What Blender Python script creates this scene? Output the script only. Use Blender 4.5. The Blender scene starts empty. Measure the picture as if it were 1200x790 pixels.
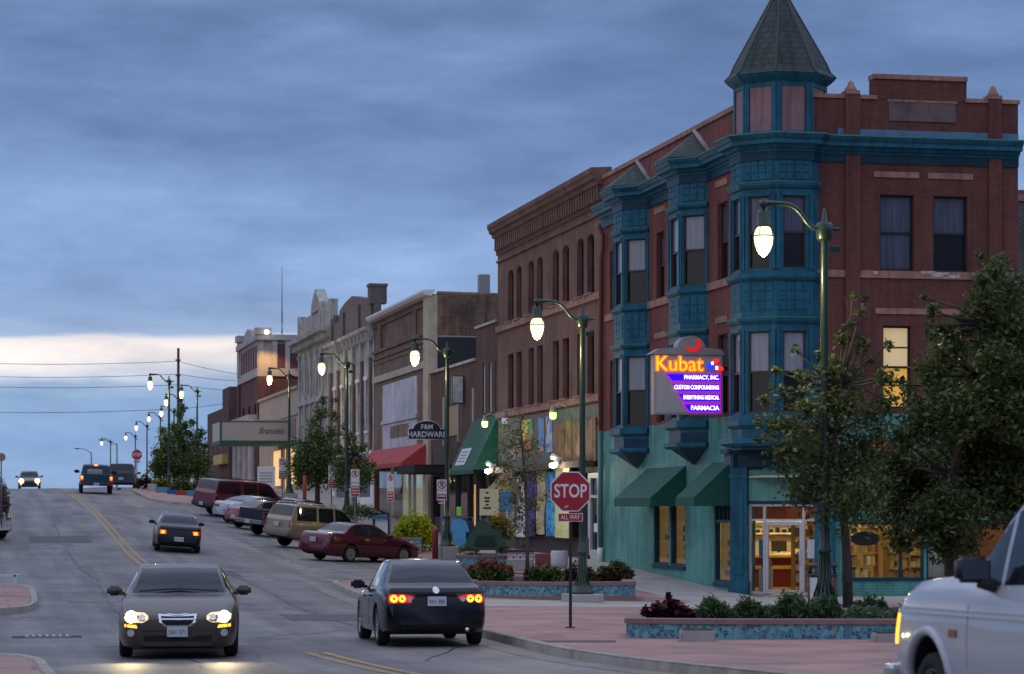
import bpy, bmesh, math, random
import numpy as np
from mathutils import Vector, Matrix
from mathutils.bvhtree import BVHTree

R = math.radians
rng = random.Random(7)
nrng = np.random.default_rng(11)
scene = bpy.context.scene
COL = scene.collection

# ------------------------------------------------------------------ camera
EYE = 2.3
cam_d = bpy.data.cameras.new('camera')
cam = bpy.data.objects.new('camera', cam_d)
COL.objects.link(cam)
cam.location = (0, 0, EYE)
cam.rotation_euler = (R(90), 0, 0)
cam_d.sensor_width = 36
cam_d.lens = 90.0
cam_d.shift_y = (598 - 395) / 1200.0
cam_d.clip_start = 0.5
cam_d.clip_end = 6000
cam_d.dof.use_dof = True
cam_d.dof.focus_distance = 66
cam_d.dof.aperture_fstop = 3.2
scene.camera = cam

# ------------------------------------------------------------------ light and exposure
scene.view_settings.view_transform = 'Standard'
scene.view_settings.look = 'None'
scene.view_settings.exposure = 0.42
scene.view_settings.gamma = 1.0
scene.view_settings.use_curve_mapping = False

SUN_EL, SUN_AZ = R(9), R(-55)
sun_d = bpy.data.lights.new('sun', 'SUN')
sun = bpy.data.objects.new('sun', sun_d)
COL.objects.link(sun)
sun_d.energy = 0.1
sun_d.angle = R(35)
sun_d.color = (1.0, 0.9, 0.82)
sun.rotation_euler = (R(90) - SUN_EL, 0, R(-50))
sun.location = (-40, 0, 60)

world = bpy.data.worlds.new("World")
scene.world = world
world.use_nodes = True
wn = world.node_tree.nodes
wl = world.node_tree.links
for n in list(wn):
    wn.remove(n)


def N(tree, typ, **kw):
    n = tree.nodes.new(typ)
    for k, v in kw.items():
        if k.startswith('i_'):
            key = k[2:]
            key = int(key) if key.isdigit() else key.replace('_', ' ')
            n.inputs[key].default_value = v
        else:
            setattr(n, k, v)
    return n


def ramp(tree, stops, interp='LINEAR'):
    n = tree.nodes.new('ShaderNodeValToRGB')
    cr = n.color_ramp
    cr.interpolation = interp
    while len(cr.elements) > 1:
        cr.elements.remove(cr.elements[-1])
    cr.elements[0].position = stops[0][0]
    cr.elements[0].color = (*stops[0][1], 1)
    for p, c in stops[1:]:
        e = cr.elements.new(p)
        e.color = (*c, 1)
    return n


def srgb(r, g, b):
    def f(c):
        c /= 255.0
        return c / 12.92 if c <= 0.04045 else ((c + 0.055) / 1.055) ** 2.4
    return (f(r), f(g), f(b))


def build_world():
    T = world.node_tree
    out = N(T, 'ShaderNodeOutputWorld')
    bg = N(T, 'ShaderNodeBackground')
    bg.inputs['Strength'].default_value = 1.0
    tc = N(T, 'ShaderNodeTexCoord')
    sep = N(T, 'ShaderNodeSeparateXYZ')
    wl.new(tc.outputs['Generated'], sep.inputs[0])
    # cloud-plane coordinates: long flat streaks
    mp = N(T, 'ShaderNodeMapping')
    mp.inputs['Scale'].default_value = (7.0, 7.0, 24.0)
    wl.new(tc.outputs['Generated'], mp.inputs[0])
    n1 = N(T, 'ShaderNodeTexNoise')
    n1.inputs['Scale'].default_value = 1.1
    n1.inputs['Detail'].default_value = 7
    n1.inputs['Roughness'].default_value = 0.55
    n1.inputs['Distortion'].default_value = 0.35
    wl.new(mp.outputs[0], n1.inputs['Vector'])
    mp2 = N(T, 'ShaderNodeMapping')
    mp2.inputs['Scale'].default_value = (13.0, 13.0, 52.0)
    mp2.inputs['Location'].default_value = (3.1, 1.7, 0.4)
    wl.new(tc.outputs['Generated'], mp2.inputs[0])
    n2 = N(T, 'ShaderNodeTexNoise')
    n2.inputs['Scale'].default_value = 1.6
    n2.inputs['Detail'].default_value = 6
    n2.inputs['Roughness'].default_value = 0.6
    wl.new(mp2.outputs[0], n2.inputs['Vector'])
    # elevation disturbed by noise so that the bands have ragged edges
    def math_(op, a, b=None, c=None):
        m = N(T, 'ShaderNodeMath', operation=op)
        for i, v in enumerate((a, b, c)):
            if v is None:
                continue
            if isinstance(v, (int, float)):
                m.inputs[i].default_value = v
            else:
                wl.new(v, m.inputs[i])
        return m.outputs[0]
    d = math_('SUBTRACT', n2.outputs[0], 0.5)
    d1 = math_('SUBTRACT', n1.outputs[0], 0.5)
    el = math_('ADD', sep.outputs[2], math_('MULTIPLY', d1, 0.016))
    el = math_('ADD', el, math_('MULTIPLY', d, 0.006))
    fac = math_('MULTIPLY', el, 2.0)          # 0..0.5 of sin(elevation) over the ramp
    C = srgb
    base = ramp(T, [
        (0.0, C(122, 146, 182)), (0.020, C(124, 150, 188)), (0.060, C(116, 145, 186)),
        (0.085, C(122, 149, 186)), (0.100, C(140, 160, 190)), (0.106, C(186, 190, 204)),
        (0.116, C(208, 203, 206)), (0.131, C(218, 210, 208)), (0.1335, C(196, 196, 204)),
        (0.136, C(138, 158, 192)), (0.160, C(124, 150, 190)), (0.20, C(116, 143, 186)),
        (0.27, C(103, 129, 173)), (0.36, C(92, 116, 158)), (0.46, C(92, 114, 154)), (0.7, C(132, 146, 184)), (1.0, C(164, 172, 204))])
    wl.new(fac, base.inputs[0])
    # the pale gap under the cloud lies only in the direction the street looks; elsewhere the cloud reaches the horizon
    rest = ramp(T, [(0.0, C(58, 70, 92)), (0.15, C(70, 86, 114)), (0.32, C(96, 118, 156)), (0.46, C(92, 114, 154)), (0.7, C(132, 146, 184)), (1.0, C(164, 172, 204))])
    wl.new(fac, rest.inputs[0])
    az = N(T, 'ShaderNodeMapRange', interpolation_type='SMOOTHSTEP')
    az.inputs[1].default_value = 0.55
    az.inputs[2].default_value = 0.93
    wl.new(sep.outputs[1], az.inputs[0])
    bmix = N(T, 'ShaderNodeMixRGB')
    wl.new(az.outputs[0], bmix.inputs[0])
    wl.new(rest.outputs[0], bmix.inputs[1])
    wl.new(base.outputs[0], bmix.inputs[2])
    base = bmix
    # darker and lighter cloud bodies, only above the pale gap
    cl = ramp(T, [(0.33, (0.62, 0.65, 0.72)), (0.46, (0.9, 0.91, 0.93)), (0.56, (1.2, 1.18, 1.13)), (0.68, (1.55, 1.48, 1.36))])
    wl.new(n1.outputs[0], cl.inputs[0])
    mul = N(T, 'ShaderNodeMixRGB', blend_type='MULTIPLY')
    mul.inputs[0].default_value = 0.52
    wl.new(base.outputs[0], mul.inputs[1])
    wl.new(cl.outputs[0], mul.inputs[2])
    st = ramp(T, [(0.34, (0.82, 0.83, 0.86)), (0.5, (1, 1, 1)), (0.66, (1.2, 1.18, 1.13))])
    wl.new(n2.outputs[0], st.inputs[0])
    mul2 = N(T, 'ShaderNodeMixRGB', blend_type='MULTIPLY')
    mul2.inputs[0].default_value = 0.55
    wl.new(mul.outputs[0], mul2.inputs[1])
    wl.new(st.outputs[0], mul2.inputs[2])
    # the open dusk sky higher up
    sky = N(T, 'ShaderNodeTexSky', sky_type='NISHITA')
    sky.sun_disc = False
    sky.sun_elevation = SUN_EL
    sky.sun_rotation = SUN_AZ
    hi = ramp(T, [(0.0, (0, 0, 0)), (0.22, (0, 0, 0)), (0.6, (1, 1, 1))])
    wl.new(sep.outputs[2], hi.inputs[0])
    scl = N(T, 'ShaderNodeMixRGB', blend_type='MULTIPLY')
    scl.inputs[0].default_value = 1.0
    scl.inputs[2].default_value = (0.115, 0.10, 0.085, 1)
    wl.new(sky.outputs[0], scl.inputs[1])
    add = N(T, 'ShaderNodeMixRGB', blend_type='ADD')
    wl.new(hi.outputs[0], add.inputs[0])
    wl.new(mul2.outputs[0], add.inputs[1])
    wl.new(scl.outputs[0], add.inputs[2])
    hs_ = N(T, 'ShaderNodeHueSaturation')
    hs_.inputs['Hue'].default_value = 0.498
    hs_.inputs['Saturation'].default_value = 0.97
    hs_.inputs['Value'].default_value = 1.0
    wl.new(add.outputs[0], hs_.inputs['Color'])
    wl.new(hs_.outputs[0], bg.inputs[0])
    wl.new(bg.outputs[0], out.inputs[0])


build_world()

# ------------------------------------------------------------------ street coordinates
TH = math.atan(0.21)
DX, DY = -math.sin(TH), math.cos(TH)      # along the street, away
RX, RY = math.cos(TH), math.sin(TH)       # across the street, to the right


def P(s, t, z=0.0):
    return Vector((s * DX + t * RX, s * DY + t * RY, z))


def ST(x, y):
    return (x * DX + y * DY, x * RX + y * RY)


_cs = [(-60, 1.2), (-30, .9), (0, .65), (18, .54), (36, .1), (47, .0), (60, .08), (70, .3), (80, .42), (91, .78), (104, 1.48), (119, 2.24),
       (140, 3.02), (157, 3.52), (180, 3.82), (220, 4.1), (250, 4.25), (308, 4.5), (400, 4.2), (700, -8), (3000, -40)]
_rs = [(-60, 1.1), (-30, .8), (0, .6), (18, .4), (36, .08), (47, -.02), (60, -.1), (68, .0), (78, .12), (91, .25), (101, .53), (112, .90), (124, 1.45),
       (140, 2.5), (157, 3.32), (180, 3.75), (220, 4.05), (250, 4.2), (308, 4.45), (400, 4.15), (700, -8), (3000, -40)]
_bs = [(-60, 1.1), (-30, .8), (0, .6), (18, .4), (36, .05), (47, -.1), (60, -.2), (66.5, -.22), (74, .1), (84, .46), (100, .68), (112, 1.05), (124, 1.55),
       (140, 2.55), (157, 3.32), (180, 3.75), (220, 4.05), (250, 4.2), (308, 4.45), (400, 4.15), (700, -8), (3000, -40)]
_grid = np.arange(-60, 3000, 1.0)


def _sm(tab):
    a = np.interp(_grid, [p[0] for p in tab], [p[1] for p in tab])
    k = np.ones(7) / 7
    pad = np.concatenate([np.full(3, a[0]), a, np.full(3, a[-1])])
    return np.convolve(pad, k, 'valid')


ZC, ZR, ZB = _sm(_cs), _sm(_rs), _sm(_bs)


def zf(s, t):
    c = np.interp(s, _grid, ZC)
    r = np.interp(s, _grid, ZR)
    b = np.interp(s, _grid, ZB)
    if t <= 5.4:
        return float(c - 0.02 * max(0, min(1.5, 5.4 - t)))
    if t <= 15:
        return float(c + (r - c) * (t - 5.4) / 9.6)
    if t <= 20.75:
        return float(r + (b - r) * (t - 15) / 5.75)
    return float(b)


# ------------------------------------------------------------------ materials
MATS = {}


def _new(name):
    m = bpy.data.materials.new(name)
    m.use_nodes = True
    T = m.node_tree
    b = T.nodes['Principled BSDF']
    return m, T, b


def mat(name, col, rough=0.6, metal=0.0, var=0.0, scale=6.0, bump=0.0, bscale=None, coat=0.0, spec=0.5, stain=None, detail=6, streak=0.0):
    """painted / plain surface with noise variation, optional stain colour and bump"""
    if name in MATS:
        return MATS[name]
    m, T, b = _new(name)
    b.inputs['Roughness'].default_value = rough
    b.inputs['Metallic'].default_value = metal
    b.inputs['Specular IOR Level'].default_value = spec
    b.inputs['Coat Weight'].default_value = coat
    b.inputs['Coat Roughness'].default_value = 0.06
    if var > 0 or bump > 0:
        tc = N(T, 'ShaderNodeTexCoord')
        nz = N(T, 'ShaderNodeTexNoise')
        nz.inputs['Scale'].default_value = scale
        nz.inputs['Detail'].default_value = detail
        nz.inputs['Roughness'].default_value = 0.65
        T.links.new(tc.outputs['Object'], nz.inputs['Vector'])
        c2 = stain if stain else tuple(c * (1 - var) for c in col)
        hi = tuple(min(1, c * (1 + var * 0.6)) for c in col)
        rp = ramp(T, [(0.3, c2), (0.52, col), (0.75, hi)])
        T.links.new(nz.outputs[0], rp.inputs[0])
        colo = rp.outputs[0]
        if streak > 0:
            uvn = N(T, 'ShaderNodeUVMap')
            colo = streaks(T, colo, uvn.outputs[0], streak)
        T.links.new(colo, b.inputs['Base Color'])
        if bump > 0:
            nb = N(T, 'ShaderNodeTexNoise')
            nb.inputs['Scale'].default_value = bscale or scale * 6
            nb.inputs['Detail'].default_value = 4
            T.links.new(tc.outputs['Object'], nb.inputs['Vector'])
            bp = N(T, 'ShaderNodeBump')
            bp.inputs['Strength'].default_value = bump
            bp.inputs['Distance'].default_value = 0.02
            T.links.new(nb.outputs[0], bp.inputs['Height'])
            T.links.new(bp.outputs[0], b.inputs['Normal'])
    else:
        b.inputs['Base Color'].default_value = (*col, 1)
    MATS[name] = m
    return m


def streaks(T, col, uv, amt):
    """rain streaks and faded patches: stretched noise multiplied into a colour"""
    out = col
    for sc, lo, hi in (((2.2, 0.16, 1), 1 - amt * 1.1, 1 + amt * .45), ((0.35, 0.22, 1), 1 - amt * .8, 1 + amt * .6)):
        mp = N(T, 'ShaderNodeMapping')
        mp.inputs['Scale'].default_value = sc
        T.links.new(uv, mp.inputs[0])
        n = N(T, 'ShaderNodeTexNoise')
        n.inputs['Scale'].default_value = 1.6
        n.inputs['Detail'].default_value = 7
        n.inputs['Roughness'].default_value = 0.7
        T.links.new(mp.outputs[0], n.inputs['Vector'])
        r = ramp(T, [(0.36, (lo,) * 3), (0.5, (1, 1, 1)), (0.66, (hi,) * 3)])
        T.links.new(n.outputs[0], r.inputs[0])
        m = N(T, 'ShaderNodeMixRGB', blend_type='MULTIPLY')
        m.inputs[0].default_value = 1
        T.links.new(out, m.inputs[1])
        T.links.new(r.outputs[0], m.inputs[2])
        out = m.outputs[0]
    return out


def brick(name, c1, c2, mortar, bw=0.22, bh=0.075, ms=0.010, rough=0.85, dirt=0.25, bump=0.4, dscale=0.5):
    if name in MATS:
        return MATS[name]
    m, T, b = _new(name)
    uv = N(T, 'ShaderNodeUVMap')
    br = N(T, 'ShaderNodeTexBrick')
    br.inputs['Color1'].default_value = (*c1, 1)
    br.inputs['Color2'].default_value = (*c2, 1)
    br.inputs['Mortar'].default_value = (*mortar, 1)
    br.inputs['Scale'].default_value = 1.0
    br.inputs['Mortar Size'].default_value = ms
    br.inputs['Mortar Smooth'].default_value = 0.2
    br.inputs['Brick Width'].default_value = bw
    br.inputs['Row Height'].default_value = bh
    br.inputs['Bias'].default_value = 0.0
    T.links.new(uv.outputs[0], br.inputs['Vector'])
    nz = N(T, 'ShaderNodeTexNoise')
    nz.inputs['Scale'].default_value = dscale
    nz.inputs['Detail'].default_value = 8
    nz.inputs['Roughness'].default_value = 0.7
    T.links.new(uv.outputs[0], nz.inputs['Vector'])
    rp = ramp(T, [(0.28, (1 - dirt,) * 3), (0.5, (1, 1, 1)), (0.75, (1 + dirt * .5,) * 3)])
    T.links.new(nz.outputs[0], rp.inputs[0])
    mx = N(T, 'ShaderNodeMixRGB', blend_type='MULTIPLY')
    mx.inputs[0].default_value = 1
    T.links.new(br.outputs[0], mx.inputs[1])
    T.links.new(rp.outputs[0], mx.inputs[2])
    T.links.new(streaks(T, mx.outputs[0], uv.outputs[0], dirt), b.inputs['Base Color'])
    b.inputs['Roughness'].default_value = rough
    b.inputs['Specular IOR Level'].default_value = 0.25
    bp = N(T, 'ShaderNodeBump')
    bp.inputs['Strength'].default_value = bump
    bp.inputs['Distance'].default_value = 0.008
    bp.invert = True
    T.links.new(br.outputs[1], bp.inputs['Height'])
    T.links.new(bp.outputs[0], b.inputs['Normal'])
    MATS[name] = m
    return m


def emit(name, col, strength):
    if name in MATS:
        return MATS[name]
    m, T, b = _new(name)
    b.inputs['Base Color'].default_value = (*[min(1, c) for c in col], 1)
    b.inputs['Emission Color'].default_value = (*col, 1)
    b.inputs['Emission Strength'].default_value = strength
    MATS[name] = m
    return m


def pane(name, col, rough=0.05, folds=0.0, spec=0.5):
    """a dark window pane: glossy reflection over what is dimly seen behind it"""
    if name in MATS:
        return MATS[name]
    m, T, b = _new(name)
    b.inputs['Base Color'].default_value = (*col, 1)
    b.inputs['Roughness'].default_value = rough
    b.inputs['Specular IOR Level'].default_value = spec
    b.inputs['IOR'].default_value = 1.5
    tc = N(T, 'ShaderNodeTexCoord')
    if folds > 0:
        uvn = N(T, 'ShaderNodeUVMap')
        mpf = N(T, 'ShaderNodeMapping')
        mpf.inputs['Scale'].default_value = (11, 0.6, 1)
        T.links.new(uvn.outputs[0], mpf.inputs[0])
        nf = N(T, 'ShaderNodeTexNoise')
        nf.inputs['Scale'].default_value = 1.0
        nf.inputs['Detail'].default_value = 2
        T.links.new(mpf.outputs[0], nf.inputs['Vector'])
        rf = ramp(T, [(0.32, tuple(c * (1 - folds) for c in col)), (0.65, tuple(min(1, c * (1 + folds)) for c in col))])
        T.links.new(nf.outputs[0], rf.inputs[0])
        T.links.new(rf.outputs[0], b.inputs['Base Color'])
    nb = N(T, 'ShaderNodeTexNoise')
    nb.inputs['Scale'].default_value = 1.3
    nb.inputs['Detail'].default_value = 1
    T.links.new(tc.outputs['Object'], nb.inputs['Vector'])
    bp = N(T, 'ShaderNodeBump')
    bp.inputs['Strength'].default_value = 0.25
    bp.inputs['Distance'].default_value = 0.03
    T.links.new(nb.outputs[0], bp.inputs['Height'])
    T.links.new(bp.outputs[0], b.inputs['Normal'])
    MATS[name] = m
    return m


def clear_glass(name, tint=(0.9, 0.93, 0.92)):
    """a thin clear sheet: transparent with a fresnel reflection"""
    if name in MATS:
        return MATS[name]
    m, T, b = _new(name)
    T.nodes.remove(b)
    out = [n for n in T.nodes if n.type == 'OUTPUT_MATERIAL'][0]
    tr = N(T, 'ShaderNodeBsdfTransparent')
    tr.inputs[0].default_value = (*tint, 1)
    gl = N(T, 'ShaderNodeBsdfGlossy')
    gl.inputs['Roughness'].default_value = 0.03
    fr = N(T, 'ShaderNodeFresnel')
    ge = N(T, 'ShaderNodeNewGeometry')
    mr = N(T, 'ShaderNodeMapRange')
    mr.inputs[3].default_value = 1.22
    mr.inputs[4].default_value = 1 / 1.22
    T.links.new(ge.outputs['Backfacing'], mr.inputs[0])
    T.links.new(mr.outputs[0], fr.inputs[0])
    mx = N(T, 'ShaderNodeMixShader')
    T.links.new(fr.outputs[0], mx.inputs[0])
    T.links.new(tr.outputs[0], mx.inputs[1])
    T.links.new(gl.outputs[0], mx.inputs[2])
    T.links.new(mx.outputs[0], out.inputs[0])
    MATS[name] = m
    return m


def leafmat(name, c_lo, c_hi, trans=0.33):
    if name in MATS:
        return MATS[name]
    m, T, b = _new(name)
    geo = N(T, 'ShaderNodeNewGeometry')
    rp = ramp(T, [(0.0, c_lo), (0.6, tuple((a + c) / 2 for a, c in zip(c_lo, c_hi))), (1.0, c_hi)])
    T.links.new(geo.outputs['Random Per Island'], rp.inputs[0])
    T.links.new(rp.outputs[0], b.inputs['Base Color'])
    b.inputs['Roughness'].default_value = 0.55
    b.inputs['Specular IOR Level'].default_value = 0.3
    out = [n for n in T.nodes if n.type == 'OUTPUT_MATERIAL'][0]
    tl = N(T, 'ShaderNodeBsdfTranslucent')
    T.links.new(rp.outputs[0], tl.inputs[0])
    mx = N(T, 'ShaderNodeMixShader')
    mx.inputs[0].default_value = trans
    T.links.new(b.outputs[0], mx.inputs[1])
    T.links.new(tl.outputs[0], mx.inputs[2])
    T.links.new(mx.outputs[0], out.inputs[0])
    MATS[name] = m
    return m


# ------------------------------------------------------------------ mesh building
class Frame:
    """u along a wall, w out of it, z up"""
    def __init__(self, o, u, w):
        self.o, self.u, self.w = Vector(o), Vector(u).normalized(), Vector(w).normalized()

    def __call__(self, u, w, z):
        return self.o + self.u * u + self.w * w + Vector((0, 0, z))


IDF = Frame((0, 0, 0), (1, 0, 0), (0, 1, 0))


class MB:
    def __init__(self, m=None, fr=IDF):
        self.v, self.f, self.fm, self.mats = [], [], [], []
        self.fr = fr
        self.cur = 0
        self.smooth = []
        self.sm = False
        if m:
            self.m(m)

    def m(self, material):
        if material not in self.mats:
            self.mats.append(material)
        self.cur = self.mats.index(material)
        return self

    def face(self, pts, raw=False):
        i = len(self.v)
        for p in pts:
            self.v.append(Vector(p) if raw else self.fr(*p))
        self.f.append(list(range(i, i + len(pts))))
        self.fm.append(self.cur)
        self.smooth.append(self.sm)
        return self

    def mesh(self, verts, faces, raw=True, smooth=None):
        i = len(self.v)
        for p in verts:
            self.v.append(Vector(p) if raw else self.fr(*p))
        for f in faces:
            self.f.append([k + i for k in f])
            self.fm.append(self.cur)
            self.smooth.append(self.sm if smooth is None else smooth)
        return self

    def box(self, u0, u1, w0, w1, z0, z1, bev=0.0):
        if bev <= 0:
            vs = [(u, w, z) for z in (z0, z1) for w in (w0, w1) for u in (u0, u1)]
            fs = [(0, 1, 3, 2), (4, 6, 7, 5), (0, 4, 5, 1), (2, 3, 7, 6), (0, 2, 6, 4), (1, 5, 7, 3)]
            return self.mesh(vs, fs, raw=False)
        bm = bmesh.new()
        bmesh.ops.create_cube(bm, size=1)
        for v in bm.verts:
            v.co = ((u0 + u1) / 2 + v.co.x * (u1 - u0), (w0 + w1) / 2 + v.co.y * (w1 - w0), (z0 + z1) / 2 + v.co.z * (z1 - z0))
        bmesh.ops.bevel(bm, geom=bm.edges[:], offset=bev, segments=2, affect='EDGES', profile=0.6)
        return self.bm(bm)

    def bm(self, bm, raw=False, xf=None, smooth=None):
        bm.verts.ensure_lookup_table()
        vs = [(xf @ v.co) if xf else v.co.copy() for v in bm.verts]
        self.mesh([tuple(v) for v in vs], [[v.index for v in f.verts] for f in bm.faces], raw=raw, smooth=smooth)
        bm.free()
        return self

    def prism(self, poly, w0, w1):
        """poly in (u,z), extruded along w"""
        n = len(poly)
        vs = [(u, w0, z) for u, z in poly] + [(u, w1, z) for u, z in poly]
        fs = [tuple(range(n)), tuple(range(2 * n - 1, n - 1, -1))]
        fs += [(i, i + n, (i + 1) % n + n, (i + 1) % n) for i in range(n)]
        return self.mesh(vs, fs, raw=False)

    def profile(self, prof, u0, u1):
        """prof in (w,z), extruded along u"""
        n = len(prof)
        vs = [(u0, w, z) for w, z in prof] + [(u1, w, z) for w, z in prof]
        fs = [tuple(range(n)), tuple(range(2 * n - 1, n - 1, -1))]
        fs += [(i, (i + 1) % n, (i + 1) % n + n, i + n) for i in range(n)]
        return self.mesh(vs, fs, raw=False)

    def plan(self, poly, z0, z1):
        """poly in (u,w), extruded along z"""
        n = len(poly)
        vs = [(u, w, z0) for u, w in poly] + [(u, w, z1) for u, w in poly]
        fs = [tuple(range(n - 1, -1, -1)), tuple(range(n, 2 * n))]
        fs += [(i, (i + 1) % n, (i + 1) % n + n, i + n) for i in range(n)]
        return self.mesh(vs, fs, raw=False)

    def sweep(self, path, prof, closed=False):
        """path: list of (u,w) plan points; prof: list of (out,z), mitred; 'out' is to the left of the path direction"""
        n = len(path)
        dirs = []
        for i in range(n):
            a = Vector(path[i - 1]) if (i > 0 or closed) else None
            b = Vector(path[i])
            c = Vector(path[(i + 1) % n]) if (i < n - 1 or closed) else None
            d1 = (b - a).normalized() if a is not None else None
            d2 = (c - b).normalized() if c is not None else None
            n1 = Vector((-d1.y, d1.x)) if d1 is not None else None
            n2 = Vector((-d2.y, d2.x)) if d2 is not None else None
            if n1 is None:
                dirs.append(n2)
            elif n2 is None:
                dirs.append(n1)
            else:
                mm = (n1 + n2)
                mm = mm / max(0.2, mm.dot(n1))
                dirs.append(mm)
        k = len(prof)
        vs = []
        for i in range(n):
            for o, z in prof:
                q = Vector(path[i]) + dirs[i] * o
                vs.append((q.x, q.y, z))
        fs = []
        cnt = n if closed else n - 1
        for i in range(cnt):
            j = (i + 1) % n
            for a in range(k):
                b = (a + 1) % k
                fs.append((i * k + a, i * k + b, j * k + b, j * k + a))
        if not closed:
            fs.append(tuple(range(k - 1, -1, -1)))
            fs.append(tuple((n - 1) * k + a for a in range(k)))
        return self.mesh(vs, fs, raw=False)

    def sweep_out(self, path, prof, closed=False):
        """as sweep, with the profile's first number counted negative outwards"""
        return self.sweep(path, [(-o, z) for o, z in prof], closed)

    def lathe(self, prof, c=(0, 0, 0), seg=16, raw=False, axis='z', smooth=True, caps=True):
        """prof: list of (r,z)"""
        k = len(prof)
        vs = []
        for i in range(seg):
            a = 2 * math.pi * i / seg
            for r, z in prof:
                if axis == 'z':
                    vs.append((c[0] + r * math.cos(a), c[1] + r * math.sin(a), c[2] + z))
                elif axis == 'y':
                    vs.append((c[0] + r * math.cos(a), c[1] + z, c[2] + r * math.sin(a)))
                else:
                    vs.append((c[0] + z, c[1] + r * math.cos(a), c[2] + r * math.sin(a)))
        fs = []
        for i in range(seg):
            j = (i + 1) % seg
            for a in range(k - 1):
                fs.append((i * k + a, j * k + a, j * k + a + 1, i * k + a + 1))
        if caps:
            fs.append(tuple(i * k for i in range(seg - 1, -1, -1)))
            fs.append(tuple(i * k + k - 1 for i in range(seg)))
        return self.mesh(vs, fs, raw=raw, smooth=smooth)

    def tube(self, pts, r, seg=8, raw=False, caps=True):
        pts = [Vector(p) if raw else self.fr(*p) for p in pts]
        n = len(pts)
        rs = r if isinstance(r, (list, tuple)) else [r] * n
        up = Vector((0, 0, 1))
        vs = []
        prev = None
        for i in range(n):
            d = (pts[min(i + 1, n - 1)] - pts[max(i - 1, 0)])
            d = d.normalized() if d.length > 1e-9 else Vector((0, 0, 1))
            if prev is None:
                a = d.cross(up if abs(d.z) < 0.9 else Vector((1, 0, 0))).normalized()
            else:
                a = (prev - d * prev.dot(d)).normalized()
            prev = a
            b = d.cross(a)
            for k in range(seg):
                an = 2 * math.pi * k / seg
                vs.append(pts[i] + (a * math.cos(an) + b * math.sin(an)) * rs[i])
        fs = []
        for i in range(n - 1):
            for k in range(seg):
                l = (k + 1) % seg
                fs.append((i * seg + k, i * seg + l, (i + 1) * seg + l, (i + 1) * seg + k))
        if caps:
            fs.append(tuple(range(seg - 1, -1, -1)))
            fs.append(tuple((n - 1) * seg + k for k in range(seg)))
        return self.mesh(vs, fs, raw=True, smooth=True)

    def build(self, name, parent=None, recalc=True):
        me = bpy.data.meshes.new(name)
        org = Vector((0, 0, 0))
        if parent is not None:
            o = parent
            while o is not None:
                org += o.location
                o = o.parent
        me.from_pydata([v - org for v in self.v], [], self.f)
        for m in self.mats:
            me.materials.append(m)
        me.polygons.foreach_set('material_index', self.fm)
        me.polygons.foreach_set('use_smooth', self.smooth)
        me.update()
        if recalc:
            bm = bmesh.new()
            bm.from_mesh(me)
            bmesh.ops.remove_doubles(bm, verts=bm.verts, dist=1e-5)
            bmesh.ops.recalc_face_normals(bm, faces=bm.faces)
            bm.to_mesh(me)
            bm.free()
        boxuv(me, org)
        ob = bpy.data.objects.new(name, me)
        COL.objects.link(ob)
        if parent is not None:
            ob.parent = parent
        return ob


def boxuv(me, org=Vector((0, 0, 0))):
    uvl = me.uv_layers.new(name='UVMap')
    nl = len(me.loops)
    if nl == 0:
        return
    co = np.empty(len(me.vertices) * 3)
    me.vertices.foreach_get('co', co)
    co = co.reshape(-1, 3) + np.array(org)
    lv = np.empty(nl, dtype=np.int32)
    me.loops.foreach_get('vertex_index', lv)
    pn = np.empty(len(me.polygons) * 3)
    me.polygons.foreach_get('normal', pn)
    pn = pn.reshape(-1, 3)
    lt = np.empty(len(me.polygons), dtype=np.int32)
    me.polygons.foreach_get('loop_total', lt)
    ln = np.repeat(pn, lt, axis=0)
    p = co[lv]
    h = np.hypot(ln[:, 0], ln[:, 1])
    flat = np.abs(ln[:, 2]) > 0.8
    hs = np.maximum(h, 1e-6)
    tx, ty = -ln[:, 1] / hs, ln[:, 0] / hs
    u = np.where(flat, p[:, 0], p[:, 0] * tx + p[:, 1] * ty)
    v = np.where(flat, p[:, 1], p[:, 2])
    uvl.data.foreach_set('uv', np.stack([u, v], 1).ravel().astype(np.float32))


def tag(o, label=None, cat=None, group=None, kind=None):
    if label:
        o['label'] = label
    if cat:
        o['category'] = cat
    if group:
        o['group'] = group
    if kind:
        o['kind'] = kind
    return o


def thing(name, label, cat, loc=(0, 0, 0), rotz=0.0, group=None):
    o = bpy.data.objects.new(name, None)
    o.empty_display_size = 0.3
    COL.objects.link(o)
    o.location = loc
    o.rotation_euler = (0, 0, rotz)
    return tag(o, label, cat, group)


def copy_tree(o, parent=None):
    c = o.copy()
    COL.objects.link(c)
    c.parent = parent
    for ch in list(o.children):
        copy_tree(ch, c)
    return c


def text_bm(body, size=1.0, depth=0.01, bold=0.0, align='CENTER', shear=0.0, sx=1.0):
    """lettering as a bmesh in local x (along), y (up), z (out)"""
    cu = bpy.data.curves.new('lettering', 'FONT')
    cu.body = body
    cu.size = size
    cu.extrude = depth / 2
    cu.offset = bold
    cu.align_x = align
    cu.align_y = 'CENTER'
    cu.shear = shear
    cu.resolution_u = 3
    ob = bpy.data.objects.new('lettering', cu)
    COL.objects.link(ob)
    dg = bpy.context.evaluated_depsgraph_get()
    me = bpy.data.meshes.new_from_object(ob.evaluated_get(dg))
    bm = bmesh.new()
    bm.from_mesh(me)
    for v in bm.verts:
        v.co.x *= sx
    bpy.data.objects.remove(ob)
    bpy.data.curves.remove(cu)
    bpy.data.meshes.remove(me)
    return bm


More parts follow.
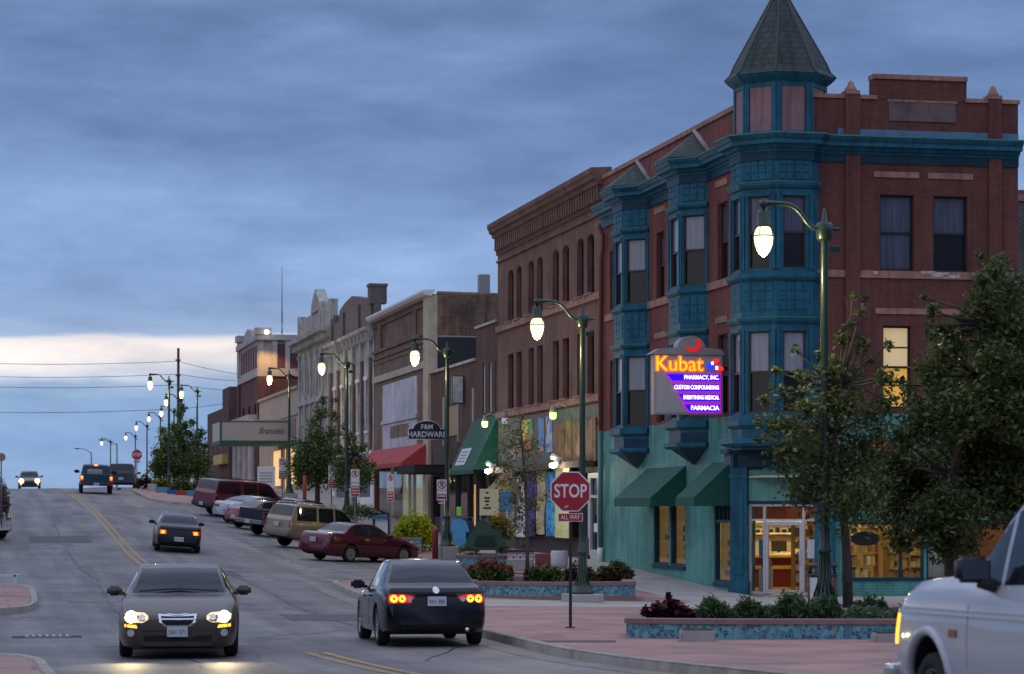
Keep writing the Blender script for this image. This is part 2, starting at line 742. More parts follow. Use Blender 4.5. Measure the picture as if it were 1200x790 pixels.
def put_text(mb, fr, u, w, z, body, size, depth=0.02, mirror=False, **kw):
    """lettering on a wall frame (u to the reader's right unless mirror)"""
    bm = text_bm(body, size, depth, **kw)
    vs = []
    for v in bm.verts:
        uu = -v.co.x if mirror else v.co.x
        vs.append(fr(u + uu, w + v.co.z, z + v.co.y))
    bm.verts.ensure_lookup_table()
    fs = [[v.index for v in f.verts] for f in bm.faces]
    bm.free()
    mb.mesh(vs, fs, raw=True)
# ------------------------------------------------------------------ ground, road, pavements
def asphalt_mat():
    m, T, b = _new('asphalt')
    tc = N(T, 'ShaderNodeTexCoord')
    rot = N(T, 'ShaderNodeMapping')
    rot.inputs['Rotation'].default_value = (0, 0, -TH)
    T.links.new(tc.outputs['Object'], rot.inputs[0])
    # long worn tracks along the street
    mp = N(T, 'ShaderNodeMapping')
    mp.inputs['Scale'].default_value = (0.85, 0.03, 1)
    T.links.new(rot.outputs[0], mp.inputs[0])
    n1 = N(T, 'ShaderNodeTexNoise')
    n1.inputs['Scale'].default_value = 1.5
    n1.inputs['Detail'].default_value = 6
    T.links.new(mp.outputs[0], n1.inputs['Vector'])
    n2 = N(T, 'ShaderNodeTexNoise')
    n2.inputs['Scale'].default_value = 0.35
    n2.inputs['Detail'].default_value = 9
    n2.inputs['Roughness'].default_value = 0.7
    T.links.new(rot.outputs[0], n2.inputs['Vector'])
    ad = N(T, 'ShaderNodeMath', operation='ADD')
    T.links.new(n1.outputs[0], ad.inputs[0])
    T.links.new(n2.outputs[0], ad.inputs[1])
    rp = ramp(T, [(0.38, (0.075, 0.07, 0.071)), (0.50, (0.14, 0.13, 0.13)), (0.61, (0.215, 0.2, 0.192))])
    hf = N(T, 'ShaderNodeMath', operation='MULTIPLY')
    hf.inputs[1].default_value = 0.5
    T.links.new(ad.outputs[0], hf.inputs[0])
    T.links.new(hf.outputs[0], rp.inputs[0])
    n3 = N(T, 'ShaderNodeTexNoise')
    n3.inputs['Scale'].default_value = 28
    n3.inputs['Detail'].default_value = 3
    T.links.new(rot.outputs[0], n3.inputs['Vector'])
    r3 = ramp(T, [(0.3, (0.8, 0.8, 0.8)), (0.7, (1.2, 1.2, 1.2))])
    T.links.new(n3.outputs[0], r3.inputs[0])
    mx = N(T, 'ShaderNodeMixRGB', blend_type='MULTIPLY')
    mx.inputs[0].default_value = 1
    T.links.new(rp.outputs[0], mx.inputs[1])
    T.links.new(r3.outputs[0], mx.inputs[2])
    # tar-filled cracks
    mc = N(T, 'ShaderNodeMapping')
    mc.inputs['Scale'].default_value = (0.16, 0.05, 1)
    T.links.new(rot.outputs[0], mc.inputs[0])
    nw = N(T, 'ShaderNodeTexNoise')
    nw.inputs['Scale'].default_value = 0.8
    nw.inputs['Detail'].default_value = 5
    T.links.new(rot.outputs[0], nw.inputs['Vector'])
    va = N(T, 'ShaderNodeVectorMath', operation='MULTIPLY_ADD')
    va.inputs[1].default_value = (0.25, 0.25, 0)
    T.links.new(nw.outputs[1], va.inputs[0])
    T.links.new(mc.outputs[0], va.inputs[2])
    vo = N(T, 'ShaderNodeTexVoronoi', feature='DISTANCE_TO_EDGE')
    vo.inputs['Scale'].default_value = 1.0
    T.links.new(va.outputs[0], vo.inputs['Vector'])
    rc = ramp(T, [(0.0, (0.42, 0.42, 0.43)), (0.004, (0.5, 0.5, 0.5)), (0.009, (1, 1, 1))])
    T.links.new(vo.outputs['Distance'], rc.inputs[0])
    mx2 = N(T, 'ShaderNodeMixRGB', blend_type='MULTIPLY')
    mx2.inputs[0].default_value = 0.8
    T.links.new(mx.outputs[0], mx2.inputs[1])
    T.links.new(rc.outputs[0], mx2.inputs[2])
    T.links.new(mx2.outputs[0], b.inputs['Base Color'])
    b.inputs['Roughness'].default_value = 0.62
    b.inputs['Specular IOR Level'].default_value = 0.42
    bp = N(T, 'ShaderNodeBump')
    bp.inputs['Strength'].default_value = 0.25
    bp.inputs['Distance'].default_value = 0.01
    T.links.new(n3.outputs[0], bp.inputs['Height'])
    T.links.new(bp.outputs[0], b.inputs['Normal'])
    return m


M_ASPH = asphalt_mat()
M_GROUND = mat('ground_earth', (0.05, 0.05, 0.045), 0.95, var=0.4, scale=0.2)
M_CONC = mat('concrete', (0.36, 0.34, 0.32), 0.85, var=0.25, scale=1.2, bump=0.3, bscale=20)
M_KERB = mat('kerb_concrete', (0.33, 0.30, 0.27), 0.85, var=0.35, scale=1.5, bump=0.3, bscale=20, stain=(0.2, 0.17, 0.14))
M_GUTTER = mat('gutter_concrete', (0.24, 0.21, 0.19), 0.85, var=0.35, scale=0.9, bump=0.3, bscale=20)


def paver_mat(name, c1, c2, band, bw, bh):
    m, T, b = _new(name)
    tc = N(T, 'ShaderNodeTexCoord')
    rot = N(T, 'ShaderNodeMapping')
    rot.inputs['Rotation'].default_value = (0, 0, -TH)
    T.links.new(tc.outputs['Object'], rot.inputs[0])
    br = N(T, 'ShaderNodeTexBrick')
    br.inputs['Color1'].default_value = (*c1, 1)
    br.inputs['Color2'].default_value = (*c2, 1)
    br.inputs['Mortar'].default_value = (*band, 1)
    br.inputs['Scale'].default_value = 1
    br.inputs['Brick Width'].default_value = bw
    br.inputs['Row Height'].default_value = bh
    br.inputs['Mortar Size'].default_value = 0.028
    T.links.new(rot.outputs[0], br.inputs['Vector'])
    nz = N(T, 'ShaderNodeTexNoise')
    nz.inputs['Scale'].default_value = 0.8
    nz.inputs['Detail'].default_value = 8
    T.links.new(rot.outputs[0], nz.inputs['Vector'])
    rp = ramp(T, [(0.3, (0.68, 0.66, 0.66)), (0.5, (1, 1, 1)), (0.72, (1.2, 1.18, 1.15))])
    T.links.new(nz.outputs[0], rp.inputs[0])
    mx = N(T, 'ShaderNodeMixRGB', blend_type='MULTIPLY')
    mx.inputs[0].default_value = 1
    T.links.new(br.outputs[0], mx.inputs[1])
    T.links.new(rp.outputs[0], mx.inputs[2])
    T.links.new(mx.outputs[0], b.inputs['Base Color'])
    b.inputs['Roughness'].default_value = 0.75
    return m


M_PAVE = paver_mat('red_paving', (0.36, 0.205, 0.185), (0.31, 0.175, 0.16), (0.20, 0.145, 0.13), 1.5, 1.5)


def grid_sheet(name, s_vals, t_vals, dz, material, kind='structure', keep=None):
    mb = MB(material)
    ns, nt = len(s_vals), len(t_vals)
    vs = [P(s, t, zf(s, t) + dz) for s in s_vals for t in t_vals]
    fs = []
    for i in range(ns - 1):
        for j in range(nt - 1):
            if keep and not keep((s_vals[i] + s_vals[i + 1]) / 2, (t_vals[j] + t_vals[j + 1]) / 2):
                continue
            fs.append((i * nt + j, i * nt + j + 1, (i + 1) * nt + j + 1, (i + 1) * nt + j))
    mb.mesh(vs, fs, smooth=True)
    return tag(mb.build(name), kind=kind)


def fr_(a, b, st):
    return list(np.arange(a, b + 1e-6, st))


grid_sheet('ground', fr_(-60, 320, 4) + [340, 380, 420, 500, 700, 1000, 1500, 2000, 2900], [-2500, -1200, -600, -300, -150, -80, -40, -20, -10, 0, 6, 10, 15, 20.75, 30, 60, 120, 300, 600, 1200, 2500], -0.16, M_GROUND)
grid_sheet('road', fr_(-20, 420, 1.0), [-5.6, -3, -1, 0, 1.3, 2.6, 4, 5.4, 6.8, 8, 9.5, 11, 13, 15.3], 0.0, M_ASPH)
grid_sheet('cross_street', fr_(38, 58, 1.0), [-60, -40, -20, -12, -8, -5.62], -0.004, M_ASPH)


def drape(name, poly, dz, material, kind='structure', step=1.5):
    """a flat outline in (s,t) laid over the ground"""
    from mathutils.geometry import tessellate_polygon
    bm = bmesh.new()
    vs = [bm.verts.new((s, t, 0)) for s, t in poly]
    for tri in tessellate_polygon([[Vector((s, t, 0)) for s, t in poly]]):
        try:
            bm.faces.new([vs[k] for k in tri])
        except ValueError:
            pass
    s0, s1 = min(p[0] for p in poly), max(p[0] for p in poly)
    t0, t1 = min(p[1] for p in poly), max(p[1] for p in poly)
    for a in np.arange(s0 + step, s1, step):
        bmesh.ops.bisect_plane(bm, geom=bm.verts[:] + bm.edges[:] + bm.faces[:], plane_co=(a, 0, 0), plane_no=(1, 0, 0))
    for a in list(np.arange(t0 + 1.5, t1, 1.5)) + [15.0, 20.75, 5.4]:
        if t0 < a < t1:
            bmesh.ops.bisect_plane(bm, geom=bm.verts[:] + bm.edges[:] + bm.faces[:], plane_co=(0, a, 0), plane_no=(0, 1, 0))
    mb = MB(material)
    bm.verts.ensure_lookup_table()
    mb.mesh([P(v.co.x, v.co.y, zf(v.co.x, v.co.y) + dz) for v in bm.verts], [[v.index for v in f.verts] for f in bm.faces], smooth=False)
    bm.free()
    return tag(mb.build(name), kind=kind)


def smooth_line(pts, n=5):
    out = []
    for i in range(len(pts) - 1):
        p0 = Vector(pts[max(0, i - 1)]); p1 = Vector(pts[i]); p2 = Vector(pts[i + 1]); p3 = Vector(pts[min(len(pts) - 1, i + 2)])
        for k in range(n):
            t = k / n
            q = 0.5 * ((2 * p1) + (p2 - p0) * t + (2 * p0 - 5 * p1 + 4 * p2 - p3) * t * t + (3 * p1 - p0 - 3 * p2 + p3) * t ** 3)
            out.append((q.x, q.y))
    out.append(tuple(pts[-1]))
    return out


def kerb_line(name, path, side, h=0.14, w=0.16, gut=0.55, gutter=True):
    """kerb along an (s,t) path; side=+1 if the pavement lies to the +90deg side of the path direction"""
    n = len(path)
    pv = [Vector(p) for p in path]
    nor = []
    for i in range(n):
        d = (pv[min(i + 1, n - 1)] - pv[max(i - 1, 0)]).normalized()
        nor.append(Vector((-d.y, d.x)) * side)
    mb = MB(M_KERB)
    prof = [(w, h + 0.004), (0.03, h + 0.004), (0.0, h - 0.03), (-0.02, -0.05), (w, -0.05)]
    vs = []
    for i in range(n):
        for o, z in prof:
            q = pv[i] + nor[i] * o
            vs.append(P(q.x, q.y, zf(pv[i].x, pv[i].y) + z))
    k = len(prof)
    fs = [(i * k + a, i * k + (a + 1) % k, (i + 1) * k + (a + 1) % k, (i + 1) * k + a) for i in range(n - 1) for a in range(k)]
    fs += [tuple(range(k)), tuple((n - 1) * k + a for a in range(k))]
    mb.mesh(vs, fs)
    tag(mb.build(name), kind='structure')
    if gutter:
        mg = MB(M_GUTTER)
        vs = []
        for i in range(n):
            for o in (-0.02, -gut):
                q = pv[i] + nor[i] * o
                vs.append(P(q.x, q.y, zf(q.x, q.y) + 0.005))
        mg.mesh(vs, [(2 * i, 2 * i + 1, 2 * i + 3, 2 * i + 2) for i in range(n - 1)], smooth=True)
        tag(mg.build('gutter'), kind='structure')


RK = smooth_line([(6, 9.6), (20, 9.5), (28, 9.3), (33, 8.9), (38, 8.7), (44, 8.9), (52, 9.2), (62, 9.4), (69, 9.6), (71.8, 10.0), (73.2, 11.2), (74.0, 12.8), (75.2, 14.2), (78, 15.0), (84, 15.2)], 5) + \
    smooth_line([(90, 15.2), (110, 15.2), (128, 15.2), (133, 15.0), (135.2, 13.8), (136.4, 11.6), (138, 10.0), (141, 9.4), (150, 9.3), (170, 9.3)], 4) + [(190, 9.4), (240, 9.6), (300, 9.8), (400, 10)]
drape('sidewalk', RK + [(400, 20.75), (6, 20.75)], 0.13, M_PAVE)
drape('plaza', [(6, 20.75), (66.4, 20.75), (66.4, 45), (6, 45)], 0.13, M_PAVE)
kerb_line('kerb', RK, -1 if False else 1)
# grey concrete bands set in the red paving, and the strip along the house fronts
drape('concrete_band', [(57.5, 10.6), (61.5, 10.6), (61.5, 20.7), (57.5, 20.7)], 0.134, M_CONC)
drape('concrete_band', [(66.35, 18.0), (180, 18.4), (180, 20.72), (66.35, 20.72)], 0.134, M_CONC, step=2)
drape('concrete_band', [(61.5, 17.6), (66.2, 17.6), (66.2, 28), (61.5, 28)], 0.134, M_CONC)

# left-hand corners
LK1 = smooth_line([(-10, .8), (20, .8), (34, .8), (37.2, .7), (38.8, .1), (39.6, -1.2), (39.8, -3), (39.9, -6)], 4)
drape('sidewalk', LK1 + [(39.9, -9), (-10, -9)], 0.13, M_PAVE)
kerb_line('kerb', LK1, 1)
LK2 = smooth_line([(55.8, -8), (55.9, -3), (56.2, -.6), (57.3, .8), (59.4, 1.2), (62, 1.3), (66.5, 1.3), (68.2, 1.0), (69, 0.2), (69.4, -2), (69.6, -4.5)], 4)
drape('sidewalk', LK2 + [(71, -4.8), (400, -4.8), (400, -9), (56, -9)], 0.13, M_PAVE)
kerb_line('kerb', LK2, 1)

# painted markings
M_YEL = mat('yellow_paint', (0.35, 0.235, 0.08), 0.7, var=0.5, scale=4, stain=(0.14, 0.12, 0.10))
M_WHT = mat('white_road_paint', (0.62, 0.62, 0.62), 0.7, var=0.5, scale=3, stain=(0.25, 0.25, 0.26))
M_LAMPCOL = None


def strip(name, pts, wid, material, dz=0.006):
    mb = MB(material)
    vs = []
    pv = [Vector(p) for p in pts]
    for i, p in enumerate(pv):
        d = (pv[min(i + 1, len(pv) - 1)] - pv[max(i - 1, 0)]).normalized()
        nn = Vector((-d.y, d.x)) * wid / 2
        for q in (p + nn, p - nn):
            vs.append(P(q.x, q.y, zf(q.x, q.y) + dz))
    mb.mesh(vs, [(2 * i, 2 * i + 1, 2 * i + 3, 2 * i + 2) for i in range(len(pv) - 1)], smooth=True)
    return tag(mb.build(name), kind='structure')


for off in (-0.13, 0.13):
    strip('yellow_line', [(s, 5.4 + off) for s in fr_(60, 330, 1.5)], 0.13, M_YEL)
    strip('yellow_line', [(s, 5.3 + off + (0.03 * (38 - s))) for s in fr_(10, 40.5, 1.0)], 0.13, M_YEL)
for k, s in enumerate((79.5, 84.5, 89.5, 101, 107, 113, 119.5, 124.5, 129.5)):
    strip('parking_line', [(s, 10.4), (s + 1.5, 11.9), (s + 4.6, 15.0)], 0.11, M_WHT)

# storm drain in the road and a dark iron cover in the paving
M_IRON = mat('drain_iron', (0.42, 0.42, 0.43), 0.55, 0.6, var=0.3, scale=8)
M_IRON_D = mat('drain_dark', (0.02, 0.02, 0.02), 0.8)
gx, gy = (55 - 600) / 3000 * 46.8, 46.8
gs, gt = ST(gx, gy)
dr = thing('storm_drain', 'iron storm drain grate set in the road near the crossing', 'drain', P(gs, gt, zf(gs, gt)), TH)
mb = MB(M_IRON_D)
mb.box(-.62, .62, -.32, .32, -.05, .008)
ob = mb.build('pit'); ob.parent = dr
mb = MB(M_IRON)
for k in range(7):
    x = -.36 + k * .12
    mb.box(x - .022, x + .022, -.28, .28, .008, .03)
mb.box(-.42, .42, -.32, -.28, .008, .03); mb.box(-.42, .42, .28, .32, .008, .03)
ob = mb.build('grate'); ob.parent = dr
mx_, my_ = (676 - 600) / 3000 * 41.2, 41.2
ms_, mt_ = ST(mx_, my_)
mb = MB(mat('cover_iron', (0.05, 0.05, 0.055), 0.7))
mb.box(-.62, .62, -.25, .25, -.05, .006, )
ob = mb.build('access_cover')
ob.location = P(ms_, mt_, zf(ms_, mt_) + .134)
tag(ob, 'dark iron access cover in the red paving by the kerb', 'access cover')


# tar seams and repair patches in the asphalt
M_TAR = mat('tar_seam', (0.035, 0.034, 0.036), .5)
M_REPAIR = mat('asphalt_repair', (0.075, 0.074, 0.08), .75, var=.35, scale=5, bump=.3, bscale=30)
M_REPAIR2 = mat('asphalt_pale_repair', (0.17, 0.165, 0.165), .8, var=.3, scale=5, bump=.3, bscale=30)
g_ = np.random.default_rng(4)


def seam(pts, w=.035):
    out = []
    for i in range(len(pts) - 1):
        n_ = max(2, int((Vector(pts[i + 1]) - Vector(pts[i])).length / .5))
        for k in range(n_):
            f = k / n_
            out.append((pts[i][0] + (pts[i + 1][0] - pts[i][0]) * f + g_.normal() * .05, pts[i][1] + (pts[i + 1][1] - pts[i][1]) * f + g_.normal() * .05))
    out.append(pts[-1])
    strip('tar_seam', out, w, M_TAR, .0075)


for pts in ([(40, 1.5), (41, 5), (40.6, 8.5)], [(49, 0.5), (50, 4), (49.5, 9)], [(57, 1.4), (58.2, 5.0), (58, 9.2)], [(66, 2), (66.5, 6), (66, 9.4)], [(75, -3), (75.5, 3), (74.5, 8), (75, 13)], [(83, -2), (83.5, 6), (84, 14.5)], [(93, 0), (93.5, 8), (94, 14)],
            [(104, 0), (104, 7), (105, 14)], [(36, 3.2), (48, 3.4), (60, 3.1), (74, 3.4), (90, 3.2), (110, 3.3)], [(44, 7.4), (58, 7.3), (72, 7.6), (88, 7.5)], [(118, -1), (118.5, 9)], [(37, 6.5), (43, 8.3)], [(70, 11), (84, 11.3), (100, 10.9)]):
    seam(pts)
for (sa, sb, ta, tb, mm) in ((52.5, 55.5, 6.4, 8.4, M_REPAIR), (62, 64.2, 2.2, 4.2, M_REPAIR2), (77, 81, 6.2, 8.0, M_REPAIR), (86, 88, 11, 13.2, M_REPAIR2), (97, 101, 2.0, 4.4, M_REPAIR), (43.5, 45.2, 2.0, 3.0, M_REPAIR2)):
    drape('road_patch', [(sa, ta), (sb, ta + .05), (sb + .1, tb), (sa - .05, tb - .08)], .005, mm)
# ------------------------------------------------------------------ buildings: shared pieces
CX = 20.76
S0 = 66.56                                   # street coordinate of the pharmacy's corner
SF = Frame(P(S0, CX), (DX, DY, 0), (-RX, -RY, 0))     # facade along the street: u away, w into the street
CF = Frame(P(S0, CX), (RX, RY, 0), (-DX, -DY, 0))     # facade on the side facing the plaza


def fu(px):
    y = 20.75 / (.2055 + .9787 * (px - 600) / 3000)
    return (y - 4.264) / .9787 - S0


def fz(px, py):
    y = 20.75 / (.2055 + .9787 * (px - 600) / 3000)
    return EYE + (598 - py) * y / 3000


def cq(px):
    k = (px - 600) / 3000
    return (69.4 * k - 6.643) / (.9787 - .2055 * k)


M_RBRICK = brick('red_brick', (0.168, 0.059, 0.045), (0.132, 0.047, 0.038), (0.13, 0.07, 0.06), dirt=0.22)
M_RBRICK2 = brick('red_brick_lit', (0.225, 0.073, 0.06), (0.19, 0.062, 0.052), (0.185, 0.08, 0.066), dirt=0.25)  # lighter copy of red_brick: street side's brighter sky light put into the colour
M_BBRICK = brick('brown_brick', (0.225, 0.115, 0.09), (0.195, 0.10, 0.078), (0.17, 0.11, 0.09), dirt=0.28)
M_OBRICK = brick('old_brick', (0.20, 0.11, 0.075), (0.12, 0.065, 0.05), (0.22, 0.17, 0.13), dirt=0.45, ms=0.014, dscale=0.4)
M_MBRICK = brick('maroon_brick', (0.125, 0.06, 0.05), (0.095, 0.045, 0.038), (0.12, 0.09, 0.08), dirt=0.35)
M_STONE = mat('sandstone', (0.36, 0.19, 0.14), 0.85, streak=.3, var=0.35, scale=3, bump=0.4, bscale=12)
M_STONE_G = mat('grey_stone', (0.42, 0.40, 0.37), 0.85, streak=.35, var=0.35, scale=1.1, bump=0.3, bscale=10)
M_STONE_B = mat('brown_stone', (0.20, 0.135, 0.10), 0.85, streak=.35, var=0.45, scale=1.2, bump=0.4, bscale=10)
M_CREAM = mat('cream_stone', (0.47, 0.40, 0.30), 0.85, var=0.25, scale=1.5, bump=0.2)
M_BLUE = mat('blue_paint', (0.012, 0.118, 0.178), 0.5, var=0.35, scale=2.2, streak=.3, bump=0.15, bscale=9, spec=0.3)
M_BLUE_L = mat('blue_paint_ledge', (0.012, 0.13, 0.2), 0.45, spec=0.3, var=0.3, scale=3)
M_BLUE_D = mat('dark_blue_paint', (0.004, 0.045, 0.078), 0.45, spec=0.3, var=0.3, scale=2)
M_VERD = mat('verdigris_edge', (0.06, 0.22, 0.19), 0.6, var=0.3, scale=4)
M_SEA = brick('sea_green_brick', (0.115, 0.335, 0.295), (0.10, 0.31, 0.272), (0.075, 0.25, 0.22), dirt=0.3, rough=0.6, bump=0.5, dscale=0.9)
M_SEAP = mat('sea_green_panel', (0.12, 0.34, 0.30), 0.5, var=0.2, scale=1.5, streak=.2)
M_PINK = mat('pink_panel', (0.30, 0.155, 0.165), 0.6, var=0.15, scale=2, streak=.3)
M_SLATE = brick('green_slate', (0.062, 0.082, 0.072), (0.05, 0.066, 0.06), (0.03, 0.042, 0.04), bw=0.25, bh=0.16, ms=0.012, dirt=0.3, rough=0.7)
M_FLASH = mat('lead_flashing', (0.30, 0.22, 0.22), 0.6, var=0.3, scale=3)
M_ROOF = mat('tar_roof', (0.05, 0.05, 0.05), 0.9, var=0.3, scale=1)
M_DARKFRAME = mat('dark_window_frame', (0.02, 0.016, 0.02), 0.5)
M_BROWNFRAME = mat('brown_window_frame', (0.05, 0.025, 0.022), 0.5)
M_ALU = mat('aluminium', (0.62, 0.62, 0.65), 0.35, 0.5, var=0.1, scale=5)
M_PANE = pane('pane_dark', (0.010, 0.011, 0.014))
M_PANE_BLIND = pane('pane_over_blind', (0.27, 0.28, 0.32), 0.10, folds=.12)
M_PANE_CURT = pane('pane_over_curtain', (0.075, 0.082, 0.12), 0.08, folds=.22)
M_CLEAR = clear_glass('shop_glass')
M_BROWNGLASS = None
M_AWN = mat('green_canvas', (0.006, 0.088, 0.064), 0.8, var=0.25, scale=5)
M_AWN_R = mat('red_canvas', (0.42, 0.05, 0.055), 0.8, var=0.35, scale=2.5)
M_BLACK = mat('black_paint', (0.012, 0.012, 0.014), 0.45)
M_WHITE = mat('white_paint', (0.72, 0.72, 0.72), 0.6, var=0.08, scale=4)
M_GREYP = mat('grey_paint', (0.3, 0.3, 0.3), 0.6, var=0.1, scale=4)


def grid_wall(mb, u0, u1, z0, z1, holes, depth=0.22, w=0.0, back=False):
    """a wall face at w with real openings (ua,ub,za,zb) and their reveals"""
    us = sorted({u0, u1} | {h[0] for h in holes} | {h[1] for h in holes})
    zs = sorted({z0, z1} | {h[2] for h in holes} | {h[3] for h in holes})
    us = [u for u in us if u0 <= u <= u1]
    zs = [z for z in zs if z0 <= z <= z1]
    for i in range(len(us) - 1):
        for j in range(len(zs) - 1):
            a, b, c, d = us[i], us[i + 1], zs[j], zs[j + 1]
            if b - a < 1e-6 or d - c < 1e-6:
                continue
            mu, mz = (a + b) / 2, (c + d) / 2
            if any(h[0] < mu < h[1] and h[2] < mz < h[3] for h in holes):
                continue
            mb.face([(a, w, c), (b, w, c), (b, w, d), (a, w, d)])
    for h in holes:
        a, b, c, d = h[:4]
        e = w - depth
        mb.face([(a, w, c), (a, e, c), (a, e, d), (a, w, d)])
        mb.face([(b, w, c), (b, w, d), (b, e, d), (b, e, c)])
        mb.face([(a, w, c), (b, w, c), (b, e, c), (a, e, c)])
        mb.face([(a, w, d), (a, e, d), (b, e, d), (b, w, d)])


def arch_fill(mb, a, b, zt, rise, w=0.002, depth=0.2):
    """fills the two corners above a segmental arch inside an opening"""
    n = 6
    c = (a + b) / 2
    h = (b - a) / 2
    pts = [(c + h * math.cos(math.pi * k / n), zt - rise + rise * math.sin(math.pi * k / n)) for k in range(n + 1)]
    for k in range(n):
        p, q = pts[k], pts[k + 1]
        mb.face([(p[0], w, p[1]), (q[0], w, q[1]), (q[0], w, zt), (p[0], w, zt)])
        mb.face([(p[0], w, p[1]), (p[0], w - depth, p[1]), (q[0], w - depth, q[1]), (q[0], w, q[1])])


def sash_window(parent, fr, a, b, c, d, w=-0.14, frame=M_DARKFRAME, upper=M_PANE, lower=M_PANE, th=0.055, name='window', split=0.5):
    """double-hung window filling an opening: frame, upper and lower sash; the panes are a child of their own"""
    mb = MB(frame, fr)
    mb.box(a, a + th, w - .05, w + .03, c, d)
    mb.box(b - th, b, w - .05, w + .03, c, d)
    mb.box(a + th, b - th, w - .05, w + .03, d - th, d)
    mb.box(a + th, b - th, w - .05, w + .03, c, c + th)
    m = c + (d - c) * split
    mb.box(a + th, b - th, w - .04, w + .022, m - .03, m + .03)
    ob = mb.build(name, parent)
    pb = MB(lower, fr)
    pb.face([(a + th, w - .03, c + th), (b - th, w - .03, c + th), (b - th, w - .03, m - .03), (a + th, w - .03, m - .03)])
    pb.m(upper)
    pb.face([(a + th, w - .012, m + .03), (b - th, w - .012, m + .03), (b - th, w - .012, d - th), (a + th, w - .012, d - th)])
    pb.build('pane', ob)
    return ob


def cornice(mb, u0, u1, z0, z1, proj, w=0.0, steps=3):
    """a moulded cornice along a wall"""
    prof = [(w - 0.05, z0), (w + proj * .25, z0), (w + proj * .3, z0 + (z1 - z0) * .3), (w + proj * .55, z0 + (z1 - z0) * .42),
            (w + proj * .62, z0 + (z1 - z0) * .62), (w + proj * .95, z0 + (z1 - z0) * .72), (w + proj, z1), (w - 0.05, z1 + 0.06)]
    mb.profile(prof, u0, u1)


def slab_awning(name, parent, fr, u0, u1, ztop, zbot, proj, val=0.25, material=M_AWN, near_closed=True):
    mb = MB(material, fr)
    mb.sm = False
    # closed canvas wedge with a hanging valance
    mb.face([(u0, 0.02, ztop), (u1, 0.02, ztop), (u1, proj, zbot + val), (u0, proj, zbot + val)])
    n = 10
    for i in range(n):
        a, b = u0 + (u1 - u0) * i / n, u0 + (u1 - u0) * (i + 1) / n
        mb.face([(a, proj, zbot + val), (b, proj, zbot + val), (b, proj + .01, zbot), (a, proj + .01, zbot)])
    for u in (u0, u1):
        mb.face([(u, 0.02, ztop), (u, proj, zbot + val), (u, proj + .005, zbot), (u, 0.02, zbot)])
    mb.face([(u0, 0.03, ztop - .06), (u1, 0.03, ztop - .06), (u1, proj - .03, zbot + val - .06), (u0, proj - .03, zbot + val - .06)])
    ob = mb.build(name, parent, recalc=False)
    fb = MB(M_GREYP, fr)
    for u in (u0 + .03, u1 - .03):
        fb.tube([(u, 0.02, zbot + .02), (u, proj - .02, zbot + .02)], .015, 6)
    fb.tube([(u0 + .02, proj - .02, zbot + .02), (u1 - .02, proj - .02, zbot + .02)], .015, 6)
    fb.build('awning_frame', ob)
    return ob


# ------------------------------------------------------------------ the corner pharmacy
CH_A = 2.1
zG = fz(700, 650) - 1.5
LB = 17.36              # length along the street
QB = 7.55               # width on the plaza side
Z_SEA = 4.95
ph = thing('corner_pharmacy_building', 'three-storey red brick corner building with blue bay windows and conical turret', 'building', P(S0, CX, -0.1))


